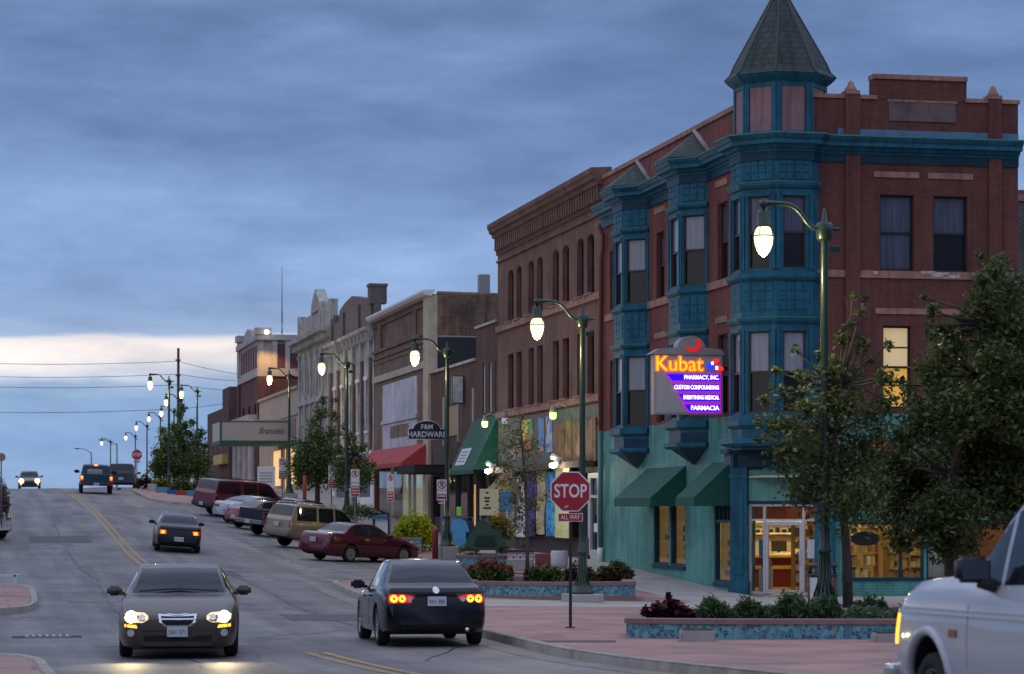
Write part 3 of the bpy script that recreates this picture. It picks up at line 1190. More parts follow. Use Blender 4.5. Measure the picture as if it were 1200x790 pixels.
def pharmacy():
    # --- street wall
    holes = []
    wins = []
    for pxa, pxb, pya, pyb in ((840.6, 852.4, 237, 328), (769.0, 778.4, 272, 349), (714.6, 720.2, 294, 368)):
        a, b = fu(pxb), fu(pxa)
        wins.append((a, b, fz((pxa + pxb) / 2, pyb), fz((pxa + pxb) / 2, pya)))
    zz1 = (fz(846, 392), fz(846, 477))
    for (a, b, _, _) in list(wins):
        wins.append((a, b, 5.02, zz1[0]))
    holes = wins[:]
    mb = MB(M_RBRICK2, SF)
    grid_wall(mb, 0.62, LB, Z_SEA, 13.42, holes)
    mb.build('street_wall', ph)
    for h in wins:
        sash_window(ph, SF, *h, frame=M_BROWNFRAME, upper=M_PANE_CURT, lower=M_PANE)
    # --- ground storey on the street, sea green
    gw = [(7.15, 8.78, 0.62, 2.62), (8.98, 10.75, 0.62, 2.62), (2.45, 4.05, 0.25, 2.60)]
    mb = MB(M_SEA, SF)
    grid_wall(mb, CH_A, LB, -1.5, Z_SEA, gw, depth=0.18)
    mb.build('street_ground_wall', ph)
    # --- plaza wall
    q1, q2, q3, q4 = cq(1031.5), cq(1071), cq(1094), cq(1134)
    zt, zb = 10.95, 8.88
    lt, lb = 7.36, 5.1
    holes = [(q1, q2, zb, zt), (q3, q4, zb, zt), (cq(1035), cq(1068), lb, lt), (cq(1098), cq(1131), lb, lt)]
    mb = MB(M_RBRICK, CF)
    grid_wall(mb, 0.62, QB, Z_SEA, 12.5, holes)
    mb.build('plaza_wall', ph)
    for i, h in enumerate(holes[:2]):
        sash_window(ph, CF, *h, frame=M_BLACK, upper=M_PANE_CURT, lower=M_PANE_CURT if i == 0 else M_PANE)
    lit = emit('lit_blind', (0.9, 0.66, 0.33), 0.24)
    lit2 = emit('lit_blind_low', (0.9, 0.5, 0.08), 0.30)
    for i, h in enumerate(holes[2:]):
        o = sash_window(ph, CF, *h, frame=M_BLACK, upper=lit, lower=lit2 if i == 0 else lit2)
        for zz in (0.28, 0.74):
            mbx = MB(M_BLACK, CF)
            z = h[2] + (h[3] - h[2]) * zz
            mbx.box(h[0] + .05, h[1] - .05, -.165, -.135, z - .02, z + .02)
            mbx.build('glazing_bar', o)
    # --- plaza ground storey: shop window and low wall
    sw = [(cq(987), cq(1083), 0.42, 1.98), (cq(1086), cq(1112), 0.42, 1.98), (cq(1114), cq(1180), 0.42, 1.98)]
    mb = MB(M_SEA, CF)
    grid_wall(mb, CH_A, QB, -1.5, Z_SEA, sw, depth=0.15)
    mb.build('plaza_ground_wall', ph)
    # pilasters, bands, lintels
    for a, b in ((cq(990), cq(1007)), (cq(1158), cq(1173))):
        mb = MB(M_RBRICK, CF)
        mb.box(a, b, 0.0, 0.10, Z_SEA + .05, 12.0)
        mb.build('pilaster', ph)
        mb = MB(M_RBRICK, CF)
        mb.box(a, b, 0.0, 0.10, 12.52, 13.66)
        mb.build('pilaster', ph)
    for bx in ((1.2, QB + .01, -.02, .05, 8.66, 8.86), (cq(1026), cq(1145), -.02, .04, 7.68, 7.84)):
        mb = MB(M_STONE, CF)
        mb.box(*bx)
        mb.build('stone_band', ph)
    for a, b, z in ((cq(1024), cq(1077), 11.42), (cq(1087.6), cq(1140), 11.42)):
        mb = MB(M_STONE, CF)
        mb.box(a, b, -.02, .035, z, z + .16)
        mb.build('lintel', ph)
    for a, b in ((1.25, 4.62), (8.0, 11.3), (14.9, LB - .45)):
        mb = MB(M_STONE, SF)
        mb.box(a, b, -.02, .07, 8.62, 8.84)
        mb.build('stone_band', ph)
    for px0, px1, za in ((838.5, 852.5, 11.22), (767, 780, 11.22)):
        for z0, z1 in ((za + .28, za + .46), (7.62, 7.8)):
            mb = MB(M_STONE, SF)
            mb.box(fu(px1), fu(px0), -.02, .03, z0, z1)
            mb.build('lintel', ph)
    # peeling white patch under the sill
    mb = MB(mat('peeling_paint', (0.5, 0.48, 0.47), 0.9, var=0.4, scale=6), CF)
    for a, b, z0, z1 in ((cq(1079), cq(1096), 8.80, 8.875), (cq(1092), cq(1112), 8.72, 8.84), (cq(1104), cq(1124), 8.69, 8.78), (cq(1023), cq(1028), 8.76, 8.84)):
        mb.box(a, b, .02, .056, z0, z1, .01)
    mb.build('peeling_patch', ph)
    # --- parapets
    mb = MB(M_RBRICK, CF)
    mb.box(.9, QB, -.35, 0.0, 12.5, 13.55)
    mb.box(cq(1024), cq(1133), -.36, 0.002, 13.56, 14.12)
    mb.m(M_STONE)
    mb.box(.9, cq(1024) + .1, -.4, .05, 13.55, 13.66)
    mb.box(cq(1133) - .05, QB + .04, -.4, .05, 13.55, 13.66)
    mb.box(cq(1023.5), cq(1133.5), -.4, .05, 14.121, 14.25)
    mb.m(mat('weathered_panel', (0.16, 0.115, 0.11), 0.9, var=0.4, scale=2))
    mb.box(cq(1041.5), cq(1120), -.02, .03, 12.98, 13.5)
    mb.m(M_STONE)
    mb.box(cq(1040), cq(1121.5), -.02, .045, 13.5, 13.56)
    for px in (998.5, 1165):
        q = cq(px)
        mb.box(q - .2, q + .2, -.3, .12, 13.661, 13.76)
        mb.lathe([(.19, 0), (.17, .05), (.10, .16), (.075, .24), (.02, .30)], (q, -.08, 13.76), 10)
    mb.build('parapet', ph)
    mb = MB(M_RBRICK2, SF)
    mb.box(.9, LB, -.34, -.003, 13.42, 13.46)
    mb.m(M_STONE)
    mb.box(.9, LB + .02, -.38, .05, 13.462, 13.6)
    mb.build('parapet_coping', ph)
    # --- blue cornice wrapping street front, bays, turret and plaza front
    tc = (0.98, 1.0)      # turret centre: (right of the corner, behind the plaza wall)
    ap = 1.255
    # plan coordinates for sweeping: x = q (right), y = -d (towards plaza/camera): use CF frame with w outward
    def uv_(q, u):
        return (q, -u)
    a = ap * math.tan(math.pi / 8)
    bays = [4.69, 11.35]
    bd, bf = 0.66, 1.25
    path = [uv_(0, LB)]
    for b in sorted(bays, reverse=True):
        path += [uv_(0, b + bf + 2 * bd), uv_(-bd, b + bf + bd), uv_(-bd, b + bd), uv_(0, b)]
    oc = []
    for k in range(8):
        an = R(22.5 + 45 * k)
        r = ap / math.cos(R(22.5))
        oc.append((tc[0] + r * math.cos(an), -tc[1] + r * math.sin(an)))
    # octagon corners in (q, w): left face is at q = tc0-ap, front face at w = -tc1+ap
    left_hi = (tc[0] - ap, -tc[1] - a)
    left_lo = (tc[0] - ap, -tc[1] + a)
    fr_l = (tc[0] - a, -tc[1] + ap)
    fr_r = (tc[0] + a, -tc[1] + ap)
    rt = (tc[0] + ap, -tc[1] + a)
    path += [uv_(0, tc[1] + a + (ap - tc[0])), left_hi, left_lo, fr_l, fr_r, (tc[0] + a + (ap - tc[1]), 0.0), (QB + .0, 0.0)]
    prof = [(-.1, 12.03), (.07, 12.03), (.07, 12.1), (.14, 12.11), (.17, 12.2), (.33, 12.21), (.33, 12.33), (.36, 12.34), (.42, 12.42), (.43, 12.48), (-.1, 12.54)]
    prof = [(-o, z) for o, z in prof]
    mb = MB(M_BLUE, CF)
    mb.sweep_out(path, prof)
    mb.m(M_VERD)
    mb.sweep_out(path, [(-.34, 12.488), (-.445, 12.46), (-.445, 12.50), (-.34, 12.515)])
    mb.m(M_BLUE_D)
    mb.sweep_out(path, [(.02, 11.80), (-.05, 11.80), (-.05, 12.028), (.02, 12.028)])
    mb.build('cornice', ph)
    mb = MB(mat('blue_flashing', (0.10, 0.20, 0.30), 0.5, var=0.5, scale=1.5), CF)
    mb.box(2.3, QB, .002, .03, 12.53, 12.72)
    mb.build('flashing', ph)

    # --- oriel bays
    def oriel(bu):
        fp = [uv_(0, bu), uv_(-bd, bu + bd), uv_(-bd, bu + bd + bf), uv_(0, bu + 2 * bd + bf)]
        mbb = MB(M_BLUE, CF)
        rev = list(reversed(fp))
        # faces with openings
        o = bpy.data.objects.new
        segs = [(fp[0], fp[1]), (fp[1], fp[2]), (fp[2], fp[3])]
        wz = [(8.84, 10.86), (4.98, 7.16)]
        frs = []
        for (p, q_) in segs:
            A, B = CF(p[0], p[1], 0), CF(q_[0], q_[1], 0)
            d = (B - A)
            L = d.length
            d.normalize()
            nn = Vector((d.y, -d.x, 0))
            mid = (A + B) / 2
            if nn.dot(mid - CF(1.5, -bu - bd - bf / 2, 0)) < 0:
                nn = -nn
            frs.append((Frame(A, d, nn), L))
        bay = None
        for fr, L in frs:
            mbb.fr = fr
            mg = .12 if L < 1.1 else .24
            grid_wall(mbb, 0, L, 4.55, 11.95, [(mg, L - mg, c, d) for c, d in wz], depth=.12)
            # raised casings and panels
            for c, d in wz:
                for u in (0.0, L - .07):
                    mbb.box(u + .005, u + .065, 0, .03, c - .02, d + .02)
                mbb.box(mg - .05, L - mg + .05, 0, .035, d, d + .09)
            for c, d in ((7.75, 8.5), (11.25, 11.85)):
                nx, nz = 3, 3
                for i in range(nx):
                    for j in range(nz):
                        u0 = .08 + (L - .16) * i / nx + .02
                        u1 = .08 + (L - .16) * (i + 1) / nx - .02
                        z0 = c + (d - c) * j / nz + .02
                        z1 = c + (d - c) * (j + 1) / nz - .02
                        mbb.box(u0, u1, 0, .022, z0, z1)
        mbb.fr = CF
        for z, pr, hh in ((11.12, .10, .10), (8.64, .09, .12), (7.46, .10, .09), (4.72, .12, .2), (4.16, .14, .12)):
            mbb.m(M_BLUE)
            mbb.sweep_out(rev, [(-.0 + .02, z - .06), (-pr * .5, z - .06), (-pr, z), (-pr, z + hh - .03), (.02, z + hh)])
            if z in (11.12, 7.46):
                mbb.m(M_VERD)
                mbb.sweep_out(rev, [(-pr + .02, z + hh - .029), (-pr - .012, z + hh - .029), (-pr - .012, z + hh - .005), (-pr + .02, z + hh - .005)])
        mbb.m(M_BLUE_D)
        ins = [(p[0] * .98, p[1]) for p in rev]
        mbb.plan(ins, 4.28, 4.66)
        # bottom: inverted pyramid
        cen = CF(0.0, -(bu + bd + bf / 2), 3.55)
        pts = [CF(p[0] * 1.12, p[1], 4.18) for p in fp]
        c0 = CF(-.05, -(bu + bd + bf / 2), 3.62)
        for i in range(3):
            mbb.face([pts[i], pts[i + 1], c0], raw=True)
        bay = mbb.build('bay_window', ph)
        for fr, L in frs:
            mg = .12 if L < 1.1 else .24
            for c, d in wz:
                sash_window(bay, fr, mg, L - mg, c, d, w=-.06, frame=M_BROWNFRAME, upper=M_PANE_BLIND, lower=M_PANE, th=.04)
        # hipped slate roof up against the parapet
        mr = MB(M_SLATE, CF)
        off = .55
        e = [(0.0, -(bu - .30)), (-bd - off * .8, -(bu + bd - .2)), (-bd - off * .8, -(bu + bd + bf + .2)), (0.0, -(bu + 2 * bd + bf + .30))]
        ap_ = (-.02, -(bu + bd + bf / 2))
        ep = [CF(p[0], p[1], 12.53) for p in e]
        top = CF(ap_[0], ap_[1], 13.42)
        for i in range(3):
            mr.face([ep[i], ep[i + 1], top], raw=True)
        mr.face([ep[3], ep[0], top], raw=True)
        rf = mr.build('bay_roof', bay)
        mf = MB(M_FLASH, CF)
        mf.tube([(-.03, -(bu - .3), 12.6), (-.03, -(bu + bd + bf / 2), 13.45)], .09, 6)
        mf.build('ridge_flashing', bay)
        return bay

    for b in bays:
        oriel(b)

    # --- turret
    tw = [(8.86, 10.83), (4.95, 7.16)]
    mt = MB(M_BLUE, CF)
    ring = [left_hi, left_lo, fr_l, fr_r, rt]
    # full octagon, clockwise
    octp = [left_hi, left_lo, fr_l, fr_r, rt, (tc[0] + ap, -tc[1] - a), (tc[0] + a, -tc[1] - ap), (tc[0] - a, -tc[1] - ap)]
    frs = []
    for i in range(8):
        p, q_ = octp[i], octp[(i + 1) % 8]
        A, B = CF(p[0], p[1], 0), CF(q_[0], q_[1], 0)
        d = (B - A).normalized()
        mid = (A + B) / 2
        nn = (mid - CF(tc[0], -tc[1], 0)).normalized()
        frs.append((Frame(A, d, nn), (B - A).length))
    for i in range(5):
        fr, L = frs[i]
        mt.fr = fr
        hs = [(.20, L - .20, c, d) for c, d in tw] if i < 3 else []
        grid_wall(mt, 0, L, 4.2, 11.95, hs, depth=.12)
        for c, d in (tw if i < 3 else []):
            for u in (0.0, L - .1):
                mt.box(u + .008, u + .092, 0, .04, c - .02, d + .05)
            mt.box(.16, L - .16, 0, .04, d, d + .09)
        if i < 3:
            for c, d in ((7.72, 8.5), (11.25, 11.85)):
                for ii in range(4):
                    for jj in range(3):
                        u0 = .06 + (L - .12) * ii / 4 + .02
                        u1 = .06 + (L - .12) * (ii + 1) / 4 - .02
                        z0 = c + (d - c) * jj / 3 + .02
                        z1 = c + (d - c) * (jj + 1) / 3 - .02
                        mt.box(u0, u1, 0, .02, z0, z1)
    mt.fr = CF
    pth = [uv_(0, tc[1] + a + (ap - tc[0])), left_hi, left_lo, fr_l, fr_r, (tc[0] + a + (ap - tc[1]), 0.0)]
    for z, pr, hh in ((11.12, .10, .10), (8.62, .12, .16), (7.46, .10, .09), (4.62, .10, .22), (4.12, .30, .14)):
        mt.m(M_BLUE_L if z == 4.12 else M_BLUE)
        mt.sweep_out(pth, [(.03, z - .08), (-pr * .5, z - .08), (-pr, z), (-pr, z + hh - .03), (.03, z + hh)])
        if z in (11.12, 7.46):
            mt.m(M_VERD)
            mt.sweep_out(pth, [(-pr + .02, z + hh - .029), (-pr - .014, z + hh - .029), (-pr - .014, z + hh - .004), (-pr + .02, z + hh - .004)])
    mt.m(M_BLUE_D)
    mt.plan([(p[0], p[1]) for p in octp], 3.95, 4.22)
    tur = mt.build('turret', ph)
    for i in range(3):
        fr, L = frs[i]
        for k, (c, d) in enumerate(tw):
            sash_window(tur, fr, .20, L - .20, c, d, w=-.06, frame=M_BROWNFRAME, upper=M_PANE_BLIND if k else M_PANE_CURT, lower=M_PANE if k or i else M_PANE, th=.045)
    # drum with pink panels
    md = MB(M_BLUE, CF)
    md.plan([(tc[0] + (p[0] - tc[0]) * .90, -tc[1] + (p[1] + tc[1]) * .90) for p in octp], 12.5, 13.95)
    for i in range(8):
        fr0, L0 = frs[i]
        L = L0 * .93
        fr = Frame(fr0(L0 * .035, -ap * .07, 0), fr0.u, fr0.w)
        md.fr = fr
        md.m(M_BLUE)
        md.box(.0, .14, -.03, .03, 12.5, 13.95)
        md.box(L - .14, L, -.03, .03, 12.5, 13.95)
        md.box(.14, L - .14, -.03, .02, 13.82, 13.95)
        md.box(.14, L - .14, -.03, .02, 12.48, 12.6)
        md.m(M_PINK)
        md.box(.16, L - .16, -.03, -.005, 12.6, 13.82)
    md.fr = CF
    md.m(M_BLUE)
    for s0, s1, z0, z1 in ((.95, 1.02, 13.93, 14.0), (1.02, 1.09, 14.0, 14.08), (1.09, 1.14, 14.08, 14.16)):
        vs = [CF(tc[0] + (p[0] - tc[0]) * s0, -tc[1] + (p[1] + tc[1]) * s0, z0) for p in octp] + \
             [CF(tc[0] + (p[0] - tc[0]) * s1, -tc[1] + (p[1] + tc[1]) * s1, z1) for p in octp]
        md.mesh(vs, [tuple(range(8)), tuple(range(8, 16))] + [(k, (k + 1) % 8, (k + 1) % 8 + 8, k + 8) for k in range(8)])
    md.build('turret_drum', ph)
    ms = MB(M_SLATE, CF)
    levels = [(1.13, 14.165), (1.02, 14.3), (.93, 14.58), (.62, 15.33), (.30, 16.1), (.10, 16.6)]
    vs = []
    for k_, z in levels:
        vs += [CF(tc[0] + (p[0] - tc[0]) * k_, -tc[1] + (p[1] + tc[1]) * k_, z) for p in octp]
    fs = [(r * 8 + k, r * 8 + (k + 1) % 8, (r + 1) * 8 + (k + 1) % 8, (r + 1) * 8 + k) for r in range(len(levels) - 1) for k in range(8)]
    ms.mesh(vs, fs + [tuple(range(40, 48)), tuple(range(8))])
    ms.m(mat('roof_hip', (0.05, 0.06, 0.058), 0.6))
    for k in range(8):
        ms.tube([vs[r * 8 + k] for r in range(len(levels))], .028, 5, raw=True)
    ms.m(M_VERD)
    ms.lathe([(.22, 0), (.26, .05), (.2, .1), (.08, .2), (.14, .34), (.05, .5), (.02, .8)], (tc[0], -tc[1], 16.5), 10)
    ms.build('turret_roof', ph)

    # --- chamfered corner entrance
    A, B = SF(CH_A, 0, 0), CF(CH_A, 0, 0)
    d = (B - A).normalized()
    nn = Vector((d.y, -d.x, 0))
    KF = Frame(A, d, nn)
    L = (B - A).length
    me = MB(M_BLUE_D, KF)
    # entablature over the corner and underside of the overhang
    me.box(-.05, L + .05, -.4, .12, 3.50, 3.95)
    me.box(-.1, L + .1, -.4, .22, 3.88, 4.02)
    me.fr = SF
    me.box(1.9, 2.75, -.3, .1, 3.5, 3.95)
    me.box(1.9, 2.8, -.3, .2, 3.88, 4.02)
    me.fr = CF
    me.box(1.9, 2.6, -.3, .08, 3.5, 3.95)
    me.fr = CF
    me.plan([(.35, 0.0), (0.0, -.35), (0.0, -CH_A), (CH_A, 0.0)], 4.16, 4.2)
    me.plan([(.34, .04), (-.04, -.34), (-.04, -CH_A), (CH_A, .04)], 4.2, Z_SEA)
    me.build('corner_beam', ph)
    mp = MB(M_BLUE, KF)
    for u0, u1 in ((-.08, .44), (L - .44, L + .1)):
        mp.box(u0, u1, -.42, .1, -.4, 3.5)
        mp.box(u0 - .04, u1 + .04, -.3, .14, -.4, .32)
        mp.box(u0 - .03, u1 + .03, -.3, .13, 3.2, 3.3)
        mp.box(u0 + .1, u1 - .1, .1, .12, .5, 3.0)
    mp.build('corner_pillar', ph)
    zd0, zd1, zt1 = -.04, 2.05, 2.46
    u0, u1 = .44, L - .44
    mk = MB(M_SEAP, KF)
    mk.box(u0, u1, -.1, -.02, 2.56, 3.42)
    mk.m(M_BLUE_D)
    mk.box(u0, u1, -.12, .0, 2.47, 2.56)
    mk.box(u0, u1, -.12, .0, 3.42, 3.5)
    mk.build('transom_panel', ph)
    mk = MB(M_CONC, KF)
    mk.box(u0 - .02, u1 + .02, -.3, .12, -.6, -.05)
    mk.build('threshold', ph)
    # aluminium shopfront frame with one glazed door
    ua, ub = u0 + .50, u1 - .44
    mf = MB(M_ALU, KF)
    for u in (u0, ua - .06, ub, u1 - .06):
        mf.box(u, u + .06, -.12, -.04, zd0, 2.47)
    mf.box(u0 + .06, u1 - .06, -.12, -.04, 2.41, 2.47)
    mf.box(u0 + .06, ua - .06, -.12, -.04, 2.0, 2.06)
    mf.box(ua, ub, -.12, -.04, 2.0, 2.06)
    mf.box(ub + .06, u1 - .06, -.12, -.04, 2.0, 2.06)
    mf.box(u0 + .06, ua - .06, -.12, -.04, zd0, zd0 + .08)
    mf.box(ub + .06, u1 - .06, -.12, -.04, zd0, zd0 + .08)
    shop = mf.build('shopfront', ph)
    mg = MB(M_CLEAR, KF)
    for a_, b_ in ((u0 + .06, ua - .06), (ub + .06, u1 - .06)):
        mg.box(a_, b_, -.085, -.08, zd0 + .08, 2.0)
        mg.box(a_, b_, -.085, -.08, 2.06, 2.41)
    mg.box(ua, ub, -.085, -.08, 2.06, 2.41)
    mg.build('pane', shop)
    mdr = MB(M_ALU, KF)
    mdr.box(ua + .005, ua + .09, -.11, -.05, zd0 + .01, 1.99)
    mdr.box(ub - .09, ub - .005, -.11, -.05, zd0 + .01, 1.99)
    mdr.box(ua + .09, ub - .09, -.11, -.05, 1.89, 1.99)
    mdr.box(ua + .09, ub - .09, -.11, -.05, zd0 + .01, zd0 + .14)
    door = mdr.build('door', ph)
    mg = MB(M_CLEAR, KF)
    mg.box(ua + .09, ub - .09, -.085, -.08, zd0 + .14, 1.89)
    mg.build('pane', door)
    mg = MB(M_ALU, KF)
    mg.tube([(ub - .06, -.05, .8), (ub - .06, .03, .84), (ub - .06, .03, 1.18), (ub - .06, -.05, 1.22)], .014, 6)
    mg.build('handle', door)
    mg = MB(mat('paper_notice', (0.62, 0.64, 0.7), 0.8, var=0.06, scale=9), KF)
    mg.box(ub + .14, ub + .42, -.07, -.066, .98, 1.5)
    mg.build('paper_notice', shop)
    ml = MB(M_GREYP, KF)
    ml.box(L / 2 - .12, L / 2 + .05, -.02, .05, 2.95, 3.15, .02)
    ml.box(L / 2 - .1, L / 2 + .03, .05, .14, 2.9, 3.05, .02)
    ml.build('wall_light', ph)

    # --- shop windows: frames and clear panes
    for a_, b_, c_, d_ in sw:
        mf = MB(M_BLUE_D, CF)
        mf.box(a_, b_, -.15, .03, c_ - .06, c_ + .04)
        mf.box(a_, b_, -.12, -.02, d_ - .07, d_)
        mf.box(a_, a_ + .06, -.12, -.02, c_ + .04, d_ - .07)
        mf.box(b_ - .06, b_, -.12, -.02, c_ + .04, d_ - .07)
        if b_ - a_ > 2.0:
            for f in (.72,):
                m_ = a_ + (b_ - a_) * f
                mf.box(m_ - .03, m_ + .03, -.12, -.02, c_ + .04, d_ - .07)
        o = mf.build('shop_window', ph)
        mg = MB(M_CLEAR, CF)
        mg.box(a_ + .06, b_ - .06, -.075, -.07, c_ + .04, d_ - .07)
        mg.build('pane', o)
    global M_BROWNGLASS
    warm = emit('warm_blind', (0.22, 0.115, 0.03), 0.42)
    M_BROWNGLASS = pane('brown_glass', (0.16, 0.085, 0.03), 0.08)
    for a_, b_, c_, d_ in gw:
        mf = MB(M_BLUE_D, SF)
        mf.box(a_, a_ + .07, -.14, -.02, c_, d_)
        mf.box(b_ - .07, b_, -.14, -.02, c_, d_)
        mf.box(a_ + .07, b_ - .07, -.14, -.02, c_, c_ + .07)
        mf.box(a_ + .07, b_ - .07, -.14, -.02, d_ - .07, d_)
        mf.box(a_ - .06, b_ + .06, -.02, .06, c_ - .1, c_ - .003)
        if c_ < .5:
            mf.box(a_ + .07, b_ - .07, -.14, -.02, 1.95, 2.03)
            for k in range(1, 4):
                u = a_ + (b_ - a_) * k / 4
                mf.box(u - .025, u + .025, -.14, -.02, 2.03, d_ - .07)
        o = mf.build('shop_window', ph)
        mg = MB(M_CLEAR, SF)
        mg.box(a_ + .07, b_ - .07, -.095, -.09, c_ + .07, d_ - .07)
        mg.m(warm)
        mg.face([(a_ + .07, -.17, c_ + .02), (b_ - .07, -.17, c_ + .02), (b_ - .07, -.17, d_ - .02), (a_ + .07, -.17, d_ - .02)])
        mg.m(M_STONE_B)
        for k in range(4):
            z = c_ + .2 + k * .28
            uu = a_ + .15 + rng.random() * .2
            mg.box(uu, uu + .35 + rng.random() * .5, -.168, -.15, z, z + .16)
        mg.build('pane', o)
    # --- awnings
    slab_awning('awning', ph, SF, 7.05, 11.45, 3.62, 2.42, 1.1)
    slab_awning('awning', ph, SF, 2.32, 4.25, 3.66, 2.42, 1.1)
    # --- downpipe
    mb = MB(mat('pipe_red', (0.22, 0.08, 0.06), 0.5), SF)
    u = LB - .12
    mb.tube([(u - .6, .35, 11.85), (u - .45, .14, 11.5), (u - .3, .12, 11.1), (u - .05, .12, 10.7), (u - .02, .12, Z_SEA + .02)], .085, 8)
    mb.m(mat('pipe_green', (0.05, 0.2, 0.18), 0.5))
    mb.tube([(u - .02, .12, Z_SEA + .01), (u - .02, .12, 1.02)], .085, 8)
    mb.m(M_WHITE)
    mb.tube([(u - .02, .12, 1.04), (u - .02, .12, .84), (u - .02, .14, .5)], .105, 8)
    mb.build('downpipe', ph)
    # --- roof and hidden walls
    mb = MB(M_ROOF, CF)
    mb.plan([(.02, -.3), (.02, -LB), (QB, -LB), (QB, -.3)], 12.4, 12.5)
    mb.m(M_RBRICK)
    mb.box(QB - .25, QB - .002, -LB, -.36, -1.5, 13.55)
    mb.box(0.02, QB - .26, -LB, -LB + .25, -1.5, 13.4)
    mb.build('roof', ph)
    # --- interior of the shop: floor, back walls, ceiling lights, counter, shelves
    mi = MB(mat('shop_wall', (0.60, 0.48, 0.26), 0.8, var=0.1, scale=2), CF)
    mi.box(.3, QB - .3, -7.6, -7.5, -.1, 3.2)
    mi.m(mat('shop_wall_red', (0.42, 0.09, 0.05), 0.8))
    mi.box(.3, QB - .3, -7.49, -7.47, 2.1, 3.1)
    mi.m(mat('shop_floor', (0.3, 0.24, 0.16), 0.5))
    mi.box(.3, QB - .3, -7.5, -.2, -.1, -.05)
    mi.m(mat('shop_ceiling', (0.6, 0.55, 0.45), 0.9))
    mi.box(.3, QB - .3, -7.5, -.2, 3.2, 3.25)
    mi.m(mat('shop_wall_red', (0.42, 0.09, 0.05), 0.8))
    mi.build('shop_interior', ph)
    mc = MB(mat('counter_red', (0.16, 0.02, 0.02), 0.4), CF)
    mc.box(1.0, 3.1, -4.1, -3.5, -.05, .95)
    mc.m(mat('counter_band', (0.65, 0.45, 0.08), 0.4))
    mc.box(1.0, 3.1, -3.499, -3.485, .62, .72)
    mc.box(.95, 3.15, -4.15, -3.45, .95, 1.02)
    mc.box(1.0, 3.1, -3.499, -3.485, -.05, .1)
    mc.m(M_BLACK)
    mc.box(1.65, 2.1, -3.9, -3.86, 1.12, 1.42)
    mc.box(1.83, 1.91, -3.92, -3.88, 1.02, 1.14)
    mc.m(M_WHITE)
    mc.box(1.6, 2.2, -3.8, -3.55, 1.02, 1.08)
    mc.box(2.3, 2.6, -3.8, -3.5, 1.02, 1.16)
    mc.m(mat('shop_wall_red', (0.42, 0.09, 0.05), 0.8))
    mc.box(-.2 + .6, 2.3, -2.6, -2.55, 2.0, 3.0)
    mc.m(mat('back_board', (0.55, 0.5, 0.4), 0.8))
    mc.box(.5, 3.3, -5.6, -5.55, -.05, 3.1)
    mc.m(M_WHITE)
    mc.box(1.6, 3.2, -5.5, -5.2, 1.6, 1.64)
    mc.box(1.6, 3.2, -5.5, -5.2, 1.95, 1.99)
    mc.m(M_BLACK)
    for k in range(7):
        q = 1.65 + k * .2
        mc.box(q, q + .1, -5.4, -5.3, 1.64, 1.72 + .1 * rng.random())
    mc.build('counter', ph)
    msh = MB(mat('shelf_wood', (0.30, 0.18, 0.06), 0.6), CF)
    cols = [(0.45, 0.33, 0.12), (0.25, 0.12, 0.07), (0.14, 0.12, 0.12), (0.5, 0.46, 0.38), (0.22, 0.2, 0.1), (0.4, 0.24, 0.07)]
    cm = [mat('goods_%d' % i, c, 0.5) for i, c in enumerate(cols)]
    def shelves(fr, u0_, u1_, w0_, w1_, z0_, n, hh):
        msh.fr = fr
        for k in range(n + 1):
            z = z0_ + hh * k
            msh.m(MATS['shelf_wood'])
            msh.box(u0_, u1_, w0_, w1_, z, z + .03)
            if k == n:
                break
            u = u0_ + .03
            while u < u1_ - .12:
                wd = .06 + rng.random() * .12
                if rng.random() < .85:
                    msh.m(rng.choice(cm))
                    msh.box(u, u + wd * .9, w0_ + .06, w1_ - .04, z + .03, z + .03 + hh * (.4 + rng.random() * .45))
                u += wd
        msh.m(MATS['shelf_wood'])
        msh.box(u0_ - .03, u0_, w0_, w1_, z0_, z0_ + n * hh)
        msh.box(u1_, u1_ + .03, w0_, w1_, z0_, z0_ + n * hh)
    shelves(CF, 2.3, 4.3, -2.7, -2.3, 0.0, 6, .36)
    shelves(CF, 4.45, 6.2, -2.2, -1.8, 0.0, 6, .34)
    shelves(CF, 1.75, 2.25, -2.3, -2.0, -.05, 6, .32)
    msh.build('shelves', ph)
    md2 = MB(M_BLUE_D, KF)
    md2.m(mat('poster_blue', (0.02, 0.2, 0.35), 0.6, var=0.5, scale=8))
    md2.box(.62, .92, -.30, -.29, 1.0, 1.48)
    md2.m(M_GREYP)
    md2.box(.58, .95, -.5, -.35, -.05, .7)
    md2.m(M_STONE_B)
    md2.box(.64, .86, -.6, -.42, .7, .95)
    md2.build('window_display', shop)
    mcu = MB(mat('window_curtain', (0.5, 0.42, 0.33), 0.9, var=0.15, scale=8), CF)
    mcu.box(cq(1086) + .06, cq(1112) - .06, -.2, -.18, .46, 1.9)
    mcu.m(mat('dark_oval_sign', (0.012, 0.01, 0.01), 0.6))
    bm = bmesh.new()
    c_ = cq(1017)
    n = 20
    vv = [(c_ + .42 * math.cos(2 * math.pi * k / n) * (1 + .06 * math.sin(3 * k)), 1.52 + .2 * math.sin(2 * math.pi * k / n)) for k in range(n)]
    bm.free()
    mcu.prism(vv, -.22, -.2)
    mcu.build('window_sign', ph)
    for (u, w, z, e, fr) in ((1.9, -3.2, 2.9, 80, CF), (4.0, -1.4, 2.9, 42, CF), (3.0, -5, 2.9, 50, CF), (6.2, -1.2, 2.9, 22, CF)):
        ld = bpy.data.lights.new('shop_lamp', 'AREA')
        ld.energy = e
        ld.shape = 'RECTANGLE'
        ld.size, ld.size_y = 1.4, 0.5
        ld.color = (1.0, 0.70, 0.32)
        lo = bpy.data.objects.new('shop_lamp', ld)
        COL.objects.link(lo)
        lo.location = fr(u, w, z)
        lo.parent = None
